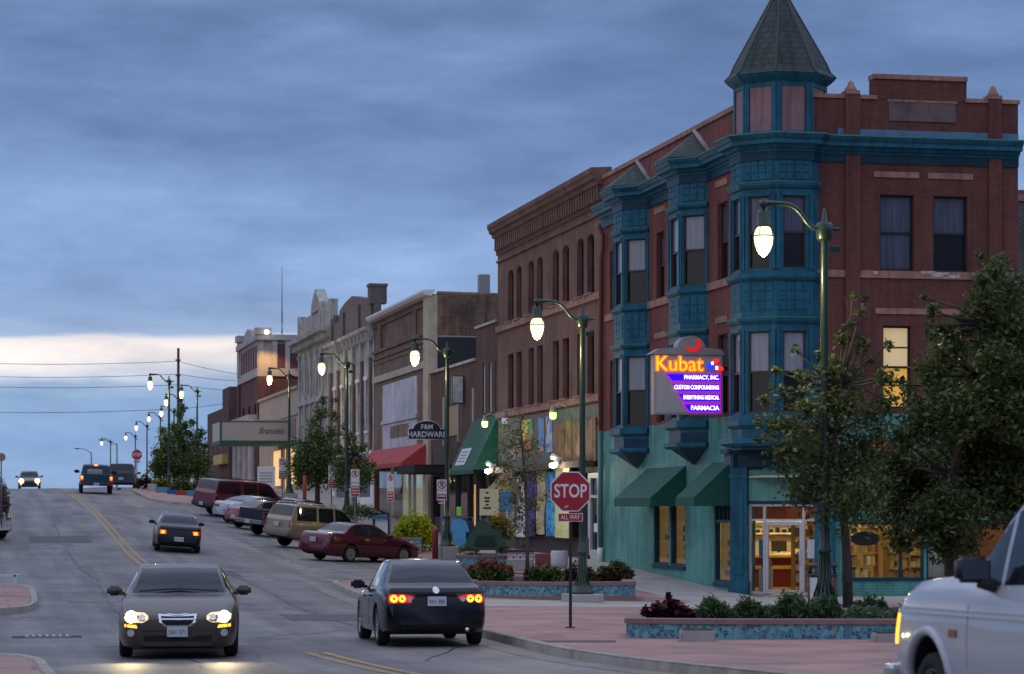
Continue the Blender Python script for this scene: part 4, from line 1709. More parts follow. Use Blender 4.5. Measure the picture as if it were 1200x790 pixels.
    # red neon letters over the shop window
    neon = emit('neon_red', (1.0, 0.04, 0.03), 2.2)
    mn = MB(neon, CF)
    put_text(mn, CF, cq(1040), .07, 3.98, 'OPEN', .36, .03)
    mn.m(M_BLACK)
    mn.box(cq(1040) - .62, cq(1040) + .62, .0, .05, 3.7, 4.22)
    mn.build('neon_sign', ph)


pharmacy()


# ------------------------------------------------------------------ the hanging pharmacy sign
def pharmacy_sign():
    u = fu(851)
    base = SF(u, 0, 6.2)
    t = thing('pharmacy_sign', 'lit pharmacy sign with neon name and capsule hanging from the brick front', 'shop sign', base)
    # sign plane: w runs out from the wall to the reader's left; text reads left to right, i.e. towards the wall
    GF = Frame(SF(u, 0, 0), (RX, RY, 0), (-DX, -DY, 0))   # u: right (into the wall), w: to the reader
    x0, x1, z0, z1 = -2.16, -.16, 4.98, 6.66
    grey = mat('sign_case', (0.32, 0.30, 0.30), 0.45, var=0.1, scale=3)
    mb = MB(grey, GF)
    mb.box(x0, x1, -.2, .2, z0, z1, .02)
    # curved head piece
    n = 14
    cxm = (x0 + x1) / 2 + .06
    prof = [(x0 - .14, z1 + .002), (x1 + .04, z1 + .002), (x1 - .05, z1 + .16), (cxm + .46, z1 + .2)]
    for k in range(n + 1):
        a = math.pi * k / n
        prof.append((cxm + .40 * math.cos(a), z1 + .2 + .33 * math.sin(a)))
    prof += [(cxm - .46, z1 + .2), (x0 + .12, z1 + .16)]
    mb.prism(prof, -.24, .24)
    mb.build('sign_case', t)
    face = MB(mat('sign_face', (0.42, 0.40, 0.40), 0.4, var=0.06, scale=2), GF)
    face.box(x0 + .06, x1 - .06, .2, .21, z0 + .06, z1 - .06)
    face.build('sign_face', t)
    blue = emit('neon_blue', (0.01, 0.0, 1.0), 0.8)
    mag = emit('neon_magenta', (0.40, 0.005, 0.40), 0.8)
    mp = MB(mag, GF)
    W = x1 - x0
    H = z1 - z0
    def X(f):
        return x0 + W * f
    def Z(f):
        return z1 - H * f
    rows = [(.325, .435, .19, 'PHARMACY, INC.', .80, .165), (.49, .605, .27, 'CUSTOM COMPOUNDING', .66, .165), (.655, .775, .355, 'EVERYTHING MEDICAL', .63, .16), (.83, .95, .44, 'FARMACIA', .98, .175)]
    pb = MB(blue, GF)
    for a, b, l, txt, tl, sz in rows:
        sh = .05
        mp.prism([(X(l - .05), Z(a - .02)), (X(.965), Z(a - .02)), (X(.965), Z(b + .02)), (X(l + .06), Z(b + .02))], .212, .225)
        pb.prism([(X(l - .012), Z(a)), (X(.95), Z(a)), (X(.95), Z(b)), (X(l + .068), Z(b))], .226, .24)
    o = mp.build('neon_border', t)
    pb.build('row_panel', t)
    wt = emit('neon_white', (1.0, 0.80, 0.62), 1.25)
    mw = MB(wt, GF)
    for a, b, l, txt, tl, sz in rows:
        put_text(mw, GF, X(.935), .25, Z((a + b) / 2), txt, sz, .02, bold=.003, align='RIGHT', sx=tl)
    mw.build('row_lettering', t)
    og = emit('neon_orange', (1.0, 0.10, 0.0), 1.6)
    yl = emit('neon_yellow', (1.0, 0.42, 0.02), 1.3)
    mo = MB(og, GF)
    put_text(mo, GF, X(.355), .225, Z(.165), 'Kubat', .58, .03, bold=.022, sx=1.0)
    mo.m(yl)
    put_text(mo, GF, X(.355), .245, Z(.165), 'Kubat', .58, .03, bold=-.006, sx=1.0)
    mo.build('name_lettering', t)
    # crossed capsules and the red pestle emblem
    def capsule(mb, c, ang, ln, r, w, m1, m2):
        n = 10
        ca, sa = math.cos(ang), math.sin(ang)
        def pt(a, b):
            return (c[0] + a * ca - b * sa, c[1] + a * sa + b * ca)
        left = [pt(0, r)] + [pt(-ln + r + r * math.cos(math.pi / 2 + math.pi * k / n), r * math.sin(math.pi / 2 + math.pi * k / n)) for k in range(n + 1)] + [pt(0, -r)]
        right = [pt(0, -r)] + [pt(ln - r + r * math.cos(-math.pi / 2 + math.pi * k / n), r * math.sin(-math.pi / 2 + math.pi * k / n)) for k in range(n + 1)] + [pt(0, r)]
        mb.m(m1); mb.prism(left, w, w + .02)
        mb.m(m2); mb.prism(right, w, w + .02)
    rd = emit('neon_red_cap', (1.0, 0.02, 0.02), 0.85)
    bl2 = emit('neon_blue_cap', (0.02, 0.04, 1.0), 0.8)
    mc = MB(bl2, GF)
    capsule(mc, (X(.84), Z(.14)), R(28), .21, .052, .225, bl2, rd)
    capsule(mc, (X(.88), Z(.215)), R(-8), .24, .058, .247, bl2, rd)
    mc.m(emit('neon_white_cap', (1, .95, .9), 1.3))
    mc.prism([(X(.84) - .03, Z(.14) - .05), (X(.84) + .03, Z(.14) - .03), (X(.84) + .02, Z(.14) + .05), (X(.84) - .05, Z(.14) + .03)], .246, .256)
    mc.prism([(X(.88) + .0, Z(.215) - .05), (X(.88) + .07, Z(.215) - .055), (X(.88) + .07, Z(.215) + .04), (X(.88) + .0, Z(.215) + .05)], .268, .276)
    mc.build('capsule_emblem', t)
    me = MB(emit('red_emblem', (0.8, 0.02, 0.02), 0.35), GF)
    pts = []
    n = 12
    for k in range(n + 1):
        a = math.pi * (1.05 + .95 * k / n)
        pts.append((cxm + .05 + .24 * math.cos(a), z1 + .27 + .2 * math.sin(a)))
    for k in range(n + 1):
        a = math.pi * (2.1 - 1.0 * k / n)
        pts.append((cxm - .0 + .17 * math.cos(a), z1 + .3 + .1 * math.sin(a)))
    me.prism(pts, .242, .26)
    me.prism([(cxm + .12, z1 + .42), (cxm + .26, z1 + .44), (cxm + .28, z1 + .27), (cxm + .18, z1 + .2)], .242, .258)
    me.build('mortar_emblem', t)
    mk = MB(M_BLACK, GF)
    for z in (6.3, 5.4):
        mk.box(x1 - .02, .16, -.04, .04, z - .04, z + .04)
    mk.build('wall_bracket', t)


pharmacy_sign()
# ------------------------------------------------------------------ the row of shops up the hill
U1 = LB + .02
M_QPANE = pane('pane_blue_grey', (0.02, 0.024, 0.035), 0.06)


def base_z(u):
    return zf(S0 + u, 20.7) - 1.2


def shell(root, fr, u0, u1, ztop, depth, material, roofz=None, side=True, zback=None):
    """side walls, back wall and roof behind a front wall"""
    zb = base_z(u0) - 1
    mb = MB(material, fr)
    zk = zback if zback is not None else ztop
    for u in ((u0, u0 + .25), (u1 - .25, u1)):
        vs = [(u[0], -.01, zb), (u[1], -.01, zb), (u[1], -depth, zb), (u[0], -depth, zb), (u[0], -.01, ztop), (u[1], -.01, ztop), (u[1], -depth, zk), (u[0], -depth, zk)]
        mb.mesh(vs, [(0, 1, 2, 3), (4, 5, 6, 7), (0, 1, 5, 4), (1, 2, 6, 5), (2, 3, 7, 6), (3, 0, 4, 7)], raw=False)
    mb.box(u0 + .25, u1 - .25, -depth, -depth + .25, zb, min(ztop, zk))
    mb.build('side_wall', root)
    mr = MB(M_ROOF, fr)
    mr.box(u0 + .25, u1 - .25, -depth + .25, -.3, min(ztop, zk) - .9, min(ztop, zk) - .7)
    mr.build('roof', root)


# ---- the brown brick block with paired arched windows
b2a, b2b = U1 + .0, fu(583)
brown = thing('brown_brick_building', 'three-storey brown brick block with corbelled cornice and narrow paired windows', 'building', SF(b2a, 0, base_z(b2a)))


def brown_block():
    pxs = [(595, 601.5), (605, 611), (619, 625.2), (629, 635.7), (647.2, 654.6), (659, 666.6), (676, 683.6), (688, 696)]
    up = [(fu(b), fu(a), 9.72, 11.82) for a, b in pxs]
    lo = [(fu(b), fu(a), 6.26, 8.48) for a, b in pxs]
    mb = MB(M_BBRICK, SF)
    grid_wall(mb, b2a, b2b, 5.95, 13.0, up + lo, depth=.3)
    for h in up:
        arch_fill(mb, h[0], h[1], h[3], .22)
    # recessed-looking arches are built as corbel table
    mb.box(b2a, b2b, 0, .08, 12.3, 12.38)
    mb.box(b2a, b2b, 0, .05, 12.9, 13.0)
    n = 46
    for k in range(n):
        u = b2a + (b2b - b2a) * (k + .5) / n
        mb.box(u - .1, u + .1, 0, .16, 12.78, 13.3)
        mb.box(u - .07, u + .07, 0, .10, 12.6, 12.781)
    mb.box(b2a, b2b, -.3, .06, 13.0, 13.32)
    mb.profile([(-.3, 13.3), (.2, 13.3), (.24, 13.45), (.34, 13.5), (.36, 13.62), (.42, 13.7), (.42, 13.86), (-.3, 13.9)], b2a - .05, b2b + .12)
    mb.build('front_wall', brown)
    for h in up + lo:
        sash_window(brown, SF, *h, w=-.2, frame=M_BLACK, upper=M_QPANE, lower=M_QPANE, th=.05)
    mb = MB(M_BBRICK, SF)
    for z0, z1 in ((9.48, 9.71), (6.02, 6.25)):
        mb.m(M_STONE)
        mb.box(b2a, b2b, -.05, .1, z0, z1)
        for h in (up if z0 > 9 else lo):
            mb.box(h[0] - .1, h[1] + .1, -.28, .15, z1 - .001 + .002, z1 + .05)
    mb.m(M_BBRICK)
    mb.build('stone_band', brown)
    shell(brown, SF, b2a, b2b, 13.5, 18, M_BBRICK)
    # ground storey: weathered fascia, recessed shopfront behind hung goods
    zb = .1
    fas = mat('weathered_fascia', (0.17, 0.165, 0.145), 0.8, var=0.3, scale=2)
    mb = MB(fas, SF)
    mb.box(b2a, b2b, -.2, .02, 4.0, 5.94)
    mb.m(mat('fascia_board', (0.10, 0.08, 0.07), 0.85, var=0.4, scale=3))
    mb.box(b2a + 1.0, b2b, .02, .55, 3.78, 4.0)
    mb.box(b2a, b2b, -.2, .05, 3.6, 3.78)
    mb.build('shop_fascia', brown)
    wood = mat('wood_boards', (0.27, 0.16, 0.085), 0.85, var=0.65, scale=2.0, bump=0.5, bscale=7)
    mb = MB(wood, SF)
    a, b = fu(700.5), fu(650)
    n = 17
    for k in range(n):
        u0 = a + (b - a) * k / n
        u1 = a + (b - a) * (k + 1) / n - .015
        j = rng.random() * .06
        mb.box(u0, u1, .03, .08 + rng.random() * .03, 4.02 - j, 5.42 + (k / n) * .02 + rng.random() * .05)
    mb.build('board_panel', brown)
    dark = mat('dark_shop_base', (0.055, 0.04, 0.04), 0.8, var=0.3, scale=3)
    mb = MB(dark, SF)
    mb.box(b2a + 2.5, b2b, -.3, -.2, .2, 3.6)
    mb.box(b2a + 2.0, b2b - 1, -.25, .02, -.5, 1.35)
    mb.box(b2a + .02, b2a + .5, -.3, .02, -.5, 3.6)
    mb.build('shop_base', brown)
    # white framed door
    wf = mat('door_frame_white', (0.42, 0.46, 0.48), 0.5, var=0.1, scale=4)
    a, b = fu(702), fu(688.5)
    mb = MB(wf, SF)
    mb.box(a, a + .28, -.15, 0, .75, 3.58)
    mb.box(b - .35, b, -.15, 0, .75, 3.58)
    mb.box(a + .28, b - .35, -.15, 0, 3.4, 3.58)
    mb.box(a + .28, b - .35, -.15, 0, 2.72, 2.82)
    mb.box(a + .28, b - .35, -.15, 0, .6, .95)
    dd = mb.build('door', brown)
    mg = MB(M_PANE, SF)
    mg.box(a + .28, b - .35, -.1, -.08, .95, 2.72)
    mg.box(a + .28, b - .35, -.1, -.08, 2.82, 3.4)
    mg.m(mat('paper_notice', (0.62, 0.64, 0.7), 0.8))
    mg.box(a + .5, b - .6, -.075, -.07, 1.55, 1.85)
    mg.build('pane', dd)
    # coloured shop banners on the fascia
    for px0, px1, py0, py1, cols in ((612, 625, 492, 528, ((0.75, 0.62, 0.08), (0.6, 0.06, 0.06), (0.1, 0.3, 0.12))), (632, 638.5, 490, 529, ((0.05, 0.2, 0.5), (0.08, 0.3, 0.6), (0.75, 0.2, 0.05))), (641, 648, 488, 530, ((0.1, 0.3, 0.6), (0.45, 0.5, 0.6), (0.1, 0.12, 0.4)))):
        a, b = fu(px1), fu(px0)
        z1, z0 = fz((px0 + px1) / 2, py0), fz((px0 + px1) / 2, py1)
        m, T, bs = _new('banner_print')
        tc = N(T, 'ShaderNodeTexCoord')
        vo = N(T, 'ShaderNodeTexVoronoi')
        vo.inputs['Scale'].default_value = 2.2
        T.links.new(tc.outputs['Object'], vo.inputs['Vector'])
        rp = ramp(T, [(0.0, cols[0]), (0.4, cols[1]), (0.75, cols[2])], 'CONSTANT')
        sp = N(T, 'ShaderNodeSeparateColor')
        T.links.new(vo.outputs['Color'], sp.inputs[0])
        T.links.new(sp.outputs[0], rp.inputs[0])
        T.links.new(rp.outputs[0], bs.inputs['Base Color'])
        mb = MB(m, SF)
        mb.box(a, b, .03, .05, z0, z1)
        mb.build('shop_banner', brown)
    # gooseneck lamps
    for px, py, col, st in ((585, 497, (0.75, 1.0, 0.18), 3), (609, 493, (0.5, 0.55, 0.6), .25), (667, 487, (0.35, 1.0, 0.12), 3)):
        u = fu(px)
        z = fz(px, py)
        mb = MB(M_GREYP, SF)
        mb.tube([(u - .5, 0, z - .2), (u - .5, .25, z + .3), (u - .35, .45, z + .42), (u - .12, .55, z + .36), (u, .6, z + .28)], .02, 6)
        mb.lathe([(.06, .36), (.07, .28), (.12, .2), (.125, .1)], (u, .6, z), 10)
        o = mb.build('gooseneck_lamp', brown)
        me = MB(emit('lamp_globe_%d' % int(px), col, st), SF)
        me.lathe([(.02, -.14), (.10, -.12), (.12, -.03), (.12, .12), (.06, .18)], (u, .6, z), 10)
        me.build('globe', o)
        if st > 1:
            ld = bpy.data.lights.new('gooseneck_light', 'POINT')
            ld.energy = 5
            ld.color = col
            ld.shadow_soft_size = .15
            lo = bpy.data.objects.new('gooseneck_light', ld)
            COL.objects.link(lo)
            lo.location = SF(u, .85, z - .1)
    # bright twin flood lamps above the hung goods
    fl = emit('flood_white', (1.0, 0.86, 0.6), 9)
    for px, py in ((595, 552), (674, 545)):
        u, z = fu(px), fz(px, py)
        mb = MB(M_WHITE, SF)
        mb.box(u - .08, u + .08, .5, .6, z + .12, z + .28)
        mb.tube([(u, .58, z + .2), (u - .1, .72, z + .05)], .1, 8)
        mb.tube([(u, .58, z + .2), (u + .35, .75, z + .3)], [.05, .12], 8)
        o = mb.build('flood_lamp', brown)
        me = MB(fl, SF)
        me.lathe([(.02, -.10), (.13, -.05), (.14, .05), (.04, .1)], (u - .16, .84, z - .02), 10)
        me.build('lens', o)
        ld = bpy.data.lights.new('flood_light', 'POINT')
        ld.energy = 60
        ld.color = (1, .85, .6)
        ld.shadow_soft_size = .12
        lo = bpy.data.objects.new('flood_light', ld)
        COL.objects.link(lo)
        lo.location = SF(u - .2, 1.1, z - .2)


brown_block()


def cloth_mat(name, c1, c2, scale, kind='noise'):
    m, T, bs = _new(name)
    tc = N(T, 'ShaderNodeUVMap')
    if kind == 'check':
        tx = N(T, 'ShaderNodeTexVoronoi')
        tx.inputs['Scale'].default_value = scale
        T.links.new(tc.outputs[0], tx.inputs['Vector'])
        out = tx.outputs['Distance']
        rp = ramp(T, [(0.38, c1), (0.46, c2)])
    else:
        tx = N(T, 'ShaderNodeTexNoise')
        tx.inputs['Scale'].default_value = scale
        T.links.new(tc.outputs[0], tx.inputs['Vector'])
        out = tx.outputs[0]
        rp = ramp(T, [(0.4, c1), (0.6, c2)])
    T.links.new(out, rp.inputs[0])
    T.links.new(rp.outputs[0], bs.inputs['Base Color'])
    bs.inputs['Roughness'].default_value = 0.9
    return m


def hung_cloth(label, px0, px1, py0, py1, m, taper=0.0):
    a, b = fu(px1), fu(px0)
    z1, z0 = fz((px0 + px1) / 2, py0), fz((px0 + px1) / 2, py1)
    mb = MB(m, SF)
    nu, nz = 12, 8
    vs = []
    for j in range(nz + 1):
        for i in range(nu + 1):
            f = i / nu
            g = j / nz
            u = a + (b - a) * (f * (1 - taper * (1 - g)) + taper * .5 * (1 - g))
            w = .30 + .07 * math.sin(f * 14 + a) * (1.1 - g * .6) + .03 * math.sin(f * 31 + j)
            z = z0 + (z1 - z0) * g - .06 * math.sin(f * math.pi) * (1 if j == nz else .3)
            vs.append((u, w, z))
    fs = [(j * (nu + 1) + i, j * (nu + 1) + i + 1, (j + 1) * (nu + 1) + i + 1, (j + 1) * (nu + 1) + i) for j in range(nz) for i in range(nu)]
    vs2 = [(u, w - .03, z) for u, w, z in vs]
    k = len(vs)
    mb.mesh(vs + vs2, fs + [tuple(x + k for x in reversed(f)) for f in fs], raw=False, smooth=True)
    o = mb.build('hung_blanket', recalc=False)
    tag(o, label, 'blanket', 'blankets hung for sale on the shop front')


hung_cloth('grey and white patterned blanket hung at the far end of shop front', 602.5, 611, 549, 627, cloth_mat('cloth_grey', (0.16, 0.16, 0.15), (0.5, 0.5, 0.47), 5, 'check'))
hung_cloth('black and white leaf patterned blanket hung on the shop front', 614, 626, 556, 629, cloth_mat('cloth_bw', (0.03, 0.03, 0.03), (0.75, 0.75, 0.72), 4.5, 'check'))
hung_cloth('narrow purple blanket hung between patterned and cream ones', 627, 638, 548, 628, cloth_mat('cloth_purple', (0.04, 0.025, 0.12), (0.16, 0.1, 0.34), 2.2))
hung_cloth('cream coloured blanket hung beside the purple one', 638.5, 648, 549, 626, cloth_mat('cloth_cream', (0.42, 0.34, 0.2), (0.55, 0.46, 0.28), 2.0), .35)
hung_cloth('bright blue printed blanket hung behind the stop sign', 648.5, 659, 551, 628, cloth_mat('cloth_blue', (0.02, 0.15, 0.42), (0.10, 0.4, 0.62), 2.6))
hung_cloth('pale yellow green blanket hung nearest the white door', 660, 680, 546, 630, cloth_mat('cloth_yellow', (0.55, 0.55, 0.2), (0.62, 0.62, 0.42), 2.2))


# ---- low brick shop in two halves with the steep green awning
b3a, b3m, b3b = b2b + .02, fu(558), fu(505)
low = thing('low_brick_shop', 'low two-part dark red brick shop with a steep green awning', 'building', SF(b3a, 0, base_z(b3a)))


def low_shop():
    zt1, zt2 = 9.95, 8.62
    wn_ = [(fu(586.6), fu(582.0) - .0, 6.3, 8.55)]
    ws = []
    for pxa, pxb in ((565.2, 568.2), (572.4, 575.7), (579.6, 582.4)):
        ws.append((fu(pxb), fu(pxa), 6.35, 8.4))
    mb = MB(M_MBRICK, SF)
    grid_wall(mb, b3a, b3m, 4.2, zt1, ws, depth=.2)
    mb.m(M_STONE_G)
    mb.box(b3a, b3m, -.3, .08, zt1, zt1 + .1)
    mb.m(M_MBRICK)
    mb.box(b3m - .3, b3m - .004, -14, -.01, 4, zt1 - .03)
    mb.box(b3a, b3a + .3, -14, -.01, 0, zt1 - .03)
    mb.build('tall_front_wall', low)
    for h in ws:
        sash_window(low, SF, *h, w=-.1, frame=M_WHITE, upper=M_PANE_BLIND, lower=M_PANE_BLIND, th=.05)
    w2 = [(fu(534), fu(527), 5.3, 7.0), (fu(553.8), fu(539.0), 6.0, 7.3)]
    mb = MB(M_MBRICK, SF)
    grid_wall(mb, b3m, b3b, 4.2, zt2, [], depth=.15)
    mb.m(M_STONE_G)
    mb.box(b3m, b3b, -.3, .1, zt2, zt2 + .12)
    mb.m(M_ROOF)
    mb.box(b3m, b3b, -14, -.3, zt2 - .5, zt2 - .4)
    mb.box(b3a + .3, b3m - .3, -14, -.3, zt1 - .5, zt1 - .4)
    mb.build('low_front_wall', low)
    mb = MB(mat('tan_board', (0.30, 0.23, 0.15), 0.85, var=0.2), SF)
    mb.box(fu(537), fu(527.5), -.02, .05, 5.6, 6.9)
    mb.build('boarded_panel', low)
    for a_, b_, z0, z1 in ((521.5, 520, 5.2, 7.4), (538, 537, 5.3, 7.4), (556, 554.5, 5.3, 7.5)):
        mb = MB(M_GREYP, SF)
        mb.box(fu(a_), fu(b_), -.02, .06, z0, z1)
        mb.build('vent_pipe', low)
    # ground floor
    zg = base_z(b3a)
    mb = MB(mat('black_shopfront', (0.03, 0.025, 0.025), 0.6, var=0.3, scale=2), SF)
    mb.box(b3a, b3a + .5, -.3, .0, zg, 4.2)
    mb.box(b3b - .5, b3b, -.3, .0, zg, 4.2)
    mb.box(b3a + .5, b3b - .5, -.3, .02, 3.85, 4.2)
    mb.box(b3a + .5, b3m, -.3, -.05, zg, 1.5)
    mb.box(b3m + 2.2, b3b - .5, -.3, -.05, zg, 2.0)
    mb.box(b3m - .2, b3m + .15, -.3, .0, zg, 3.85)
    for u in (b3a + 2, b3a + 4, b3m + 2.2, b3m + 5):
        mb.box(u, u + .1, -.25, -.05, 1.2, 3.85)
    mb.m(M_GREYP)
    mb.box(b3m + .2, b3b - .6, -.05, .0, 4.35, 5.2)
    mb.build('shopfront', low)
    mg = MB(M_PANE, SF)
    mg.box(b3a + .5, b3b - .5, -.2, -.17, 1.2, 3.85)
    mg.m(emit('warm_glow', (1.0, 0.5, 0.12), .28))
    for u0, u1, z0, z1 in ((b3m + .5, b3m + 1.3, 1.6, 3.4), (b3m + 7.6, b3m + 8.4, 1.9, 3.7)):
        mg.box(u0, u1, -.165, -.16, z0, z1)
    mg.build('shop_pane', low)
    # steep awning
    mb = MB(M_AWN, SF)
    a, b = fu(584), fu(555)
    zt, zb, pr = 6.15, 3.95, 1.05
    mb.face([(a, .02, zt), (b, .02, zt), (b, pr, zb), (a, pr, zb)])
    mb.face([(a, .02, zt), (a, pr, zb), (a, .02, zb)])
    mb.face([(b, .02, zt), (b, pr, zb), (b, .02, zb)])
    mb.face([(a, .02, zb + .01), (b, .02, zb + .01), (b, pr - .02, zb + .01), (a, pr - .02, zb + .01)])
    mb.face([(a, pr, zb), (b, pr, zb), (b, pr + .005, zb - .15), (a, pr + .005, zb - .15)])
    aw = mb.build('awning', low, recalc=False)
    # white panel printed on the slope
    sl = Vector((0, 0, 0))
    mp = MB(mat('awning_panel', (0.62, 0.64, 0.68), 0.8, var=0.25, scale=5), SF)
    def on(f, g, lift=.02):
        return (a + (b - a) * f, .02 + (pr - .02) * g + lift, zt + (zb - zt) * g + lift * .4)
    mp.mesh([on(.45, .58), on(.86, .58), on(.86, .9), on(.45, .9)], [(0, 1, 2, 3)], raw=False)
    mp.m(M_BLACK)
    for g in (.64, .7, .76, .82):
        mp.mesh([on(.52, g, .026), on(.80, g, .026), on(.80, g + .02, .026), on(.52, g + .02, .026)], [(0, 1, 2, 3)], raw=False)
    mp.build('printed_panel', aw, recalc=False)
    # black flat canopy with small lettering
    mb = MB(M_BLACK, SF)
    c0, c1 = fu(530), fu(508)
    mb.box(c0, c1, 0, 1.7, 4.25, 4.32)
    mb.box(c0 - .02, c1 + .02, 1.66, 1.72, 3.95, 4.33)
    mb.box(c0, c0 + .05, 0, 1.68, 3.95, 4.32)
    mb.box(c1 - .05, c1, 0, 1.68, 3.95, 4.32)
    mb.build('flat_canopy', low)


low_shop()
# lightbox sign on the low shop
mb = MB(M_BLACK, SF)
u, z0, z1 = fu(543.5), fz(545, 473), fz(545, 440)
GF2 = Frame(SF(u, .0, 0), (RX, RY, 0), (-DX, -DY, 0))
lb = thing('lightbox_sign', 'small white weathered lightbox sign projecting from the low brick shop', 'shop sign', SF(u, 0, z0))
mb = MB(M_BLACK, GF2)
mb.box(-.55, -.05, -.14, .14, z0, z1, .01)
mb.box(-.05, .02, -.03, .03, (z0 + z1) / 2 - .03, (z0 + z1) / 2 + .03)
mb.build('sign_case', lb)
mb = MB(mat('lightbox_face', (0.55, 0.57, 0.56), 0.4, var=0.5, scale=3), GF2)
mb.box(-.52, -.08, .14, .15, z0 + .04, z1 - .04)
mb.build('sign_face', lb)

# hardware sign
u = fu(524)
GF3 = Frame(SF(u, 0, 0), (RX, RY, 0), (-DX, -DY, 0))
hs = thing('hardware_sign', 'dark hanging sign with an arched top reading HARDWARE', 'shop sign', SF(u, 0, 5.4))
zc_ = fz(524, 508)
mb = MB(mat('sign_navy', (0.015, 0.018, 0.03), 0.5), GF3)
pts = [(-1.78, zc_ - .27), (-.1, zc_ - .27), (-.1, zc_ + .2)]
for k in range(11):
    a = math.pi * k / 10
    pts.append((-.94 + .62 * math.cos(a), zc_ + .2 + .36 * math.sin(a)))
pts.append((-1.78, zc_ + .2))
mb.prism(pts, -.06, .06)
mb.build('sign_board', hs)
mb = MB(mat('sign_letter_white', (0.72, 0.74, 0.78), 0.6), GF3)
put_text(mb, GF3, -.94, .07, zc_ - .06, 'HARDWARE', .36, .02, bold=.006, sx=.88)
put_text(mb, GF3, -.94, .07, zc_ + .28, 'F&M', .30, .02, bold=.004)
pb = [pts[i] for i in range(len(pts))]
for i in range(len(pb)):
    p, q = pb[i], pb[(i + 1) % len(pb)]
    mb.tube([(p[0], .065, p[1]), (q[0], .065, q[1])], .016, 4)
mb.build('lettering', hs)
mb = MB(M_BLACK, GF3)
mb.box(-.1, .02, -.03, .03, zc_ - .05, zc_ + .0)
mb.build('wall_bracket', hs)


# ---- old brick building with the boarded upper storey and the red awning
b4a, b4b = b3b + .02, fu(438)
old = thing('boarded_brick_building', 'tall old brick building with white boarded upper storey and red awning', 'building', SF(b4a, 0, base_z(b4a)))


def old_building():
    zt = 12.35
    mb = MB(M_OBRICK, SF)
    grid_wall(mb, b4a, b4b, 5.4, zt, [])
    for z0, z1, w in ((10.55, 10.7, .1), (10.2, 10.3, .07), (9.95, 10.02, .05), (11.9, 12.0, .08)):
        mb.box(b4a, b4b, 0, w, z0, z1)
    for pxa, pxb in ((486, 489), (445, 448)):
        mb.box(fu(pxb), fu(pxa), 0, .1, 10.7, 11.9)
    mb.build('front_wall', old)
    mb = MB(M_CREAM, SF)
    mb.box(b4a - .01, b4a + 1.35, -.3, .14, -1, 12.3)
    mb.box(b4a + 1.35, b4b, 0, .1, 9.0, 9.32)
    mb.build('corner_column', old)
    mb = MB(M_WHITE, SF)
    mb.profile([(0, 12.25), (.3, 12.3), (.42, 12.42), (.42, 12.52), (-.2, 12.56)], b4a - .1, b4b + .1)
    mb.build('cornice', old)
    lav = mat('white_boards', (0.50, 0.50, 0.58), 0.7, streak=.25, var=0.2, scale=1.2)
    mb = MB(lav, SF)
    a, b = fu(489.5), fu(449.5)
    mb.box(a, b, .0, .06, 6.9, 8.75)
    mb.box(a - .1, b + .1, .0, .14, 6.72, 6.88)
    mb.box(a, b, .0, .06, 5.3, 6.7)
    mb.m(M_STONE_B)
    mb.box(fu(480), fu(470), .06, .09, 5.95, 6.55)
    mb.box(fu(469), fu(459), .06, .09, 5.95, 6.55)
    mb.build('boarding', old)
    shell(old, SF, b4a, b4b, zt, 22, M_OBRICK, zback=12.0)
    # the tarred lower part of the exposed side wall, coping, chimney
    EF = Frame(SF(b4a, 0, 0), (RX, RY, 0), (-DX, -DY, 0))
    mb = MB(mat('tar_patch', (0.018, 0.019, 0.028), 0.6, var=0.3), EF)
    mb.box(.3, 9, 0, .03, 6, 10.35)
    mb.m(M_GREYP)
    mb.box(.3, 9, 0, .05, 10.351, 10.42)
    mb.build('tar_patch', old)
    mb = MB(M_GREYP, SF)
    mb.box(b4a + 1.0, b4a + 1.5, -3, -2.5, 11.4, 13.4)
    mb.build('chimney', old)
    mb = MB(M_STONE_B, EF)
    vs = []
    mb.tube([(.3, -.1, 12.38), (21, -.1, 12.05)], .12, 5)
    mb.build('coping', old)
    # red awning and shop windows
    za, zb_ = 5.45, 4.35
    a, b = b4a + .55, b4b - .1
    mb = MB(M_AWN_R, SF)
    mb.face([(a, .05, za), (b, .05, za), (b, 1.3, zb_ + .2), (a, 1.3, zb_ + .2)])
    mb.face([(a, 1.3, zb_ + .2), (b, 1.3, zb_ + .2), (b, 1.31, zb_), (a, 1.31, zb_)])
    for u in (a, b):
        mb.face([(u, .05, za), (u, 1.3, zb_ + .2), (u, 1.305, zb_), (u, .05, zb_)])
    mb.build('awning', old, recalc=False)
    zs = zf(S0 + b4a, 20.7) + .75
    mb = MB(mat('red_brown_base', (0.16, 0.045, 0.04), 0.7, var=0.2), SF)
    mb.box(a, b, -.3, -.02, base_z(b4a), zs)
    mb.box(a, a + .25, -.3, 0, zs, 4.6)
    mb.box(b - .25, b, -.3, 0, zs, 4.6)
    mb.m(M_CREAM)
    mb.box(a + .25, b - .25, -.3, -.05, 4.5, 5.4)
    mb.m(M_ALU)
    for f in (.28, .36, .68):
        u = a + (b - a) * f
        mb.box(u, u + .12, -.2, -.04, zs, 4.5)
    mb.build('shopfront', old)
    mg = MB(M_CLEAR, SF)
    mg.box(a + .25, b - .25, -.13, -.12, zs, 4.5)
    mg.m(emit('pale_shop_glow', (0.62, 0.58, 0.34), .34))
    mg.face([(a + .25, -1.5, zs - .5), (b - .25, -1.5, zs - .5), (b - .25, -1.5, 4.5), (a + .25, -1.5, 4.5)])
    mg.m(mat('shop_wall', (0.60, 0.48, 0.26), 0.8))
    mg.box(a + 2.2, a + 2.4, -1.4, -.3, zs, 4.2)
    mg.build('shop_pane', old)


old_building()

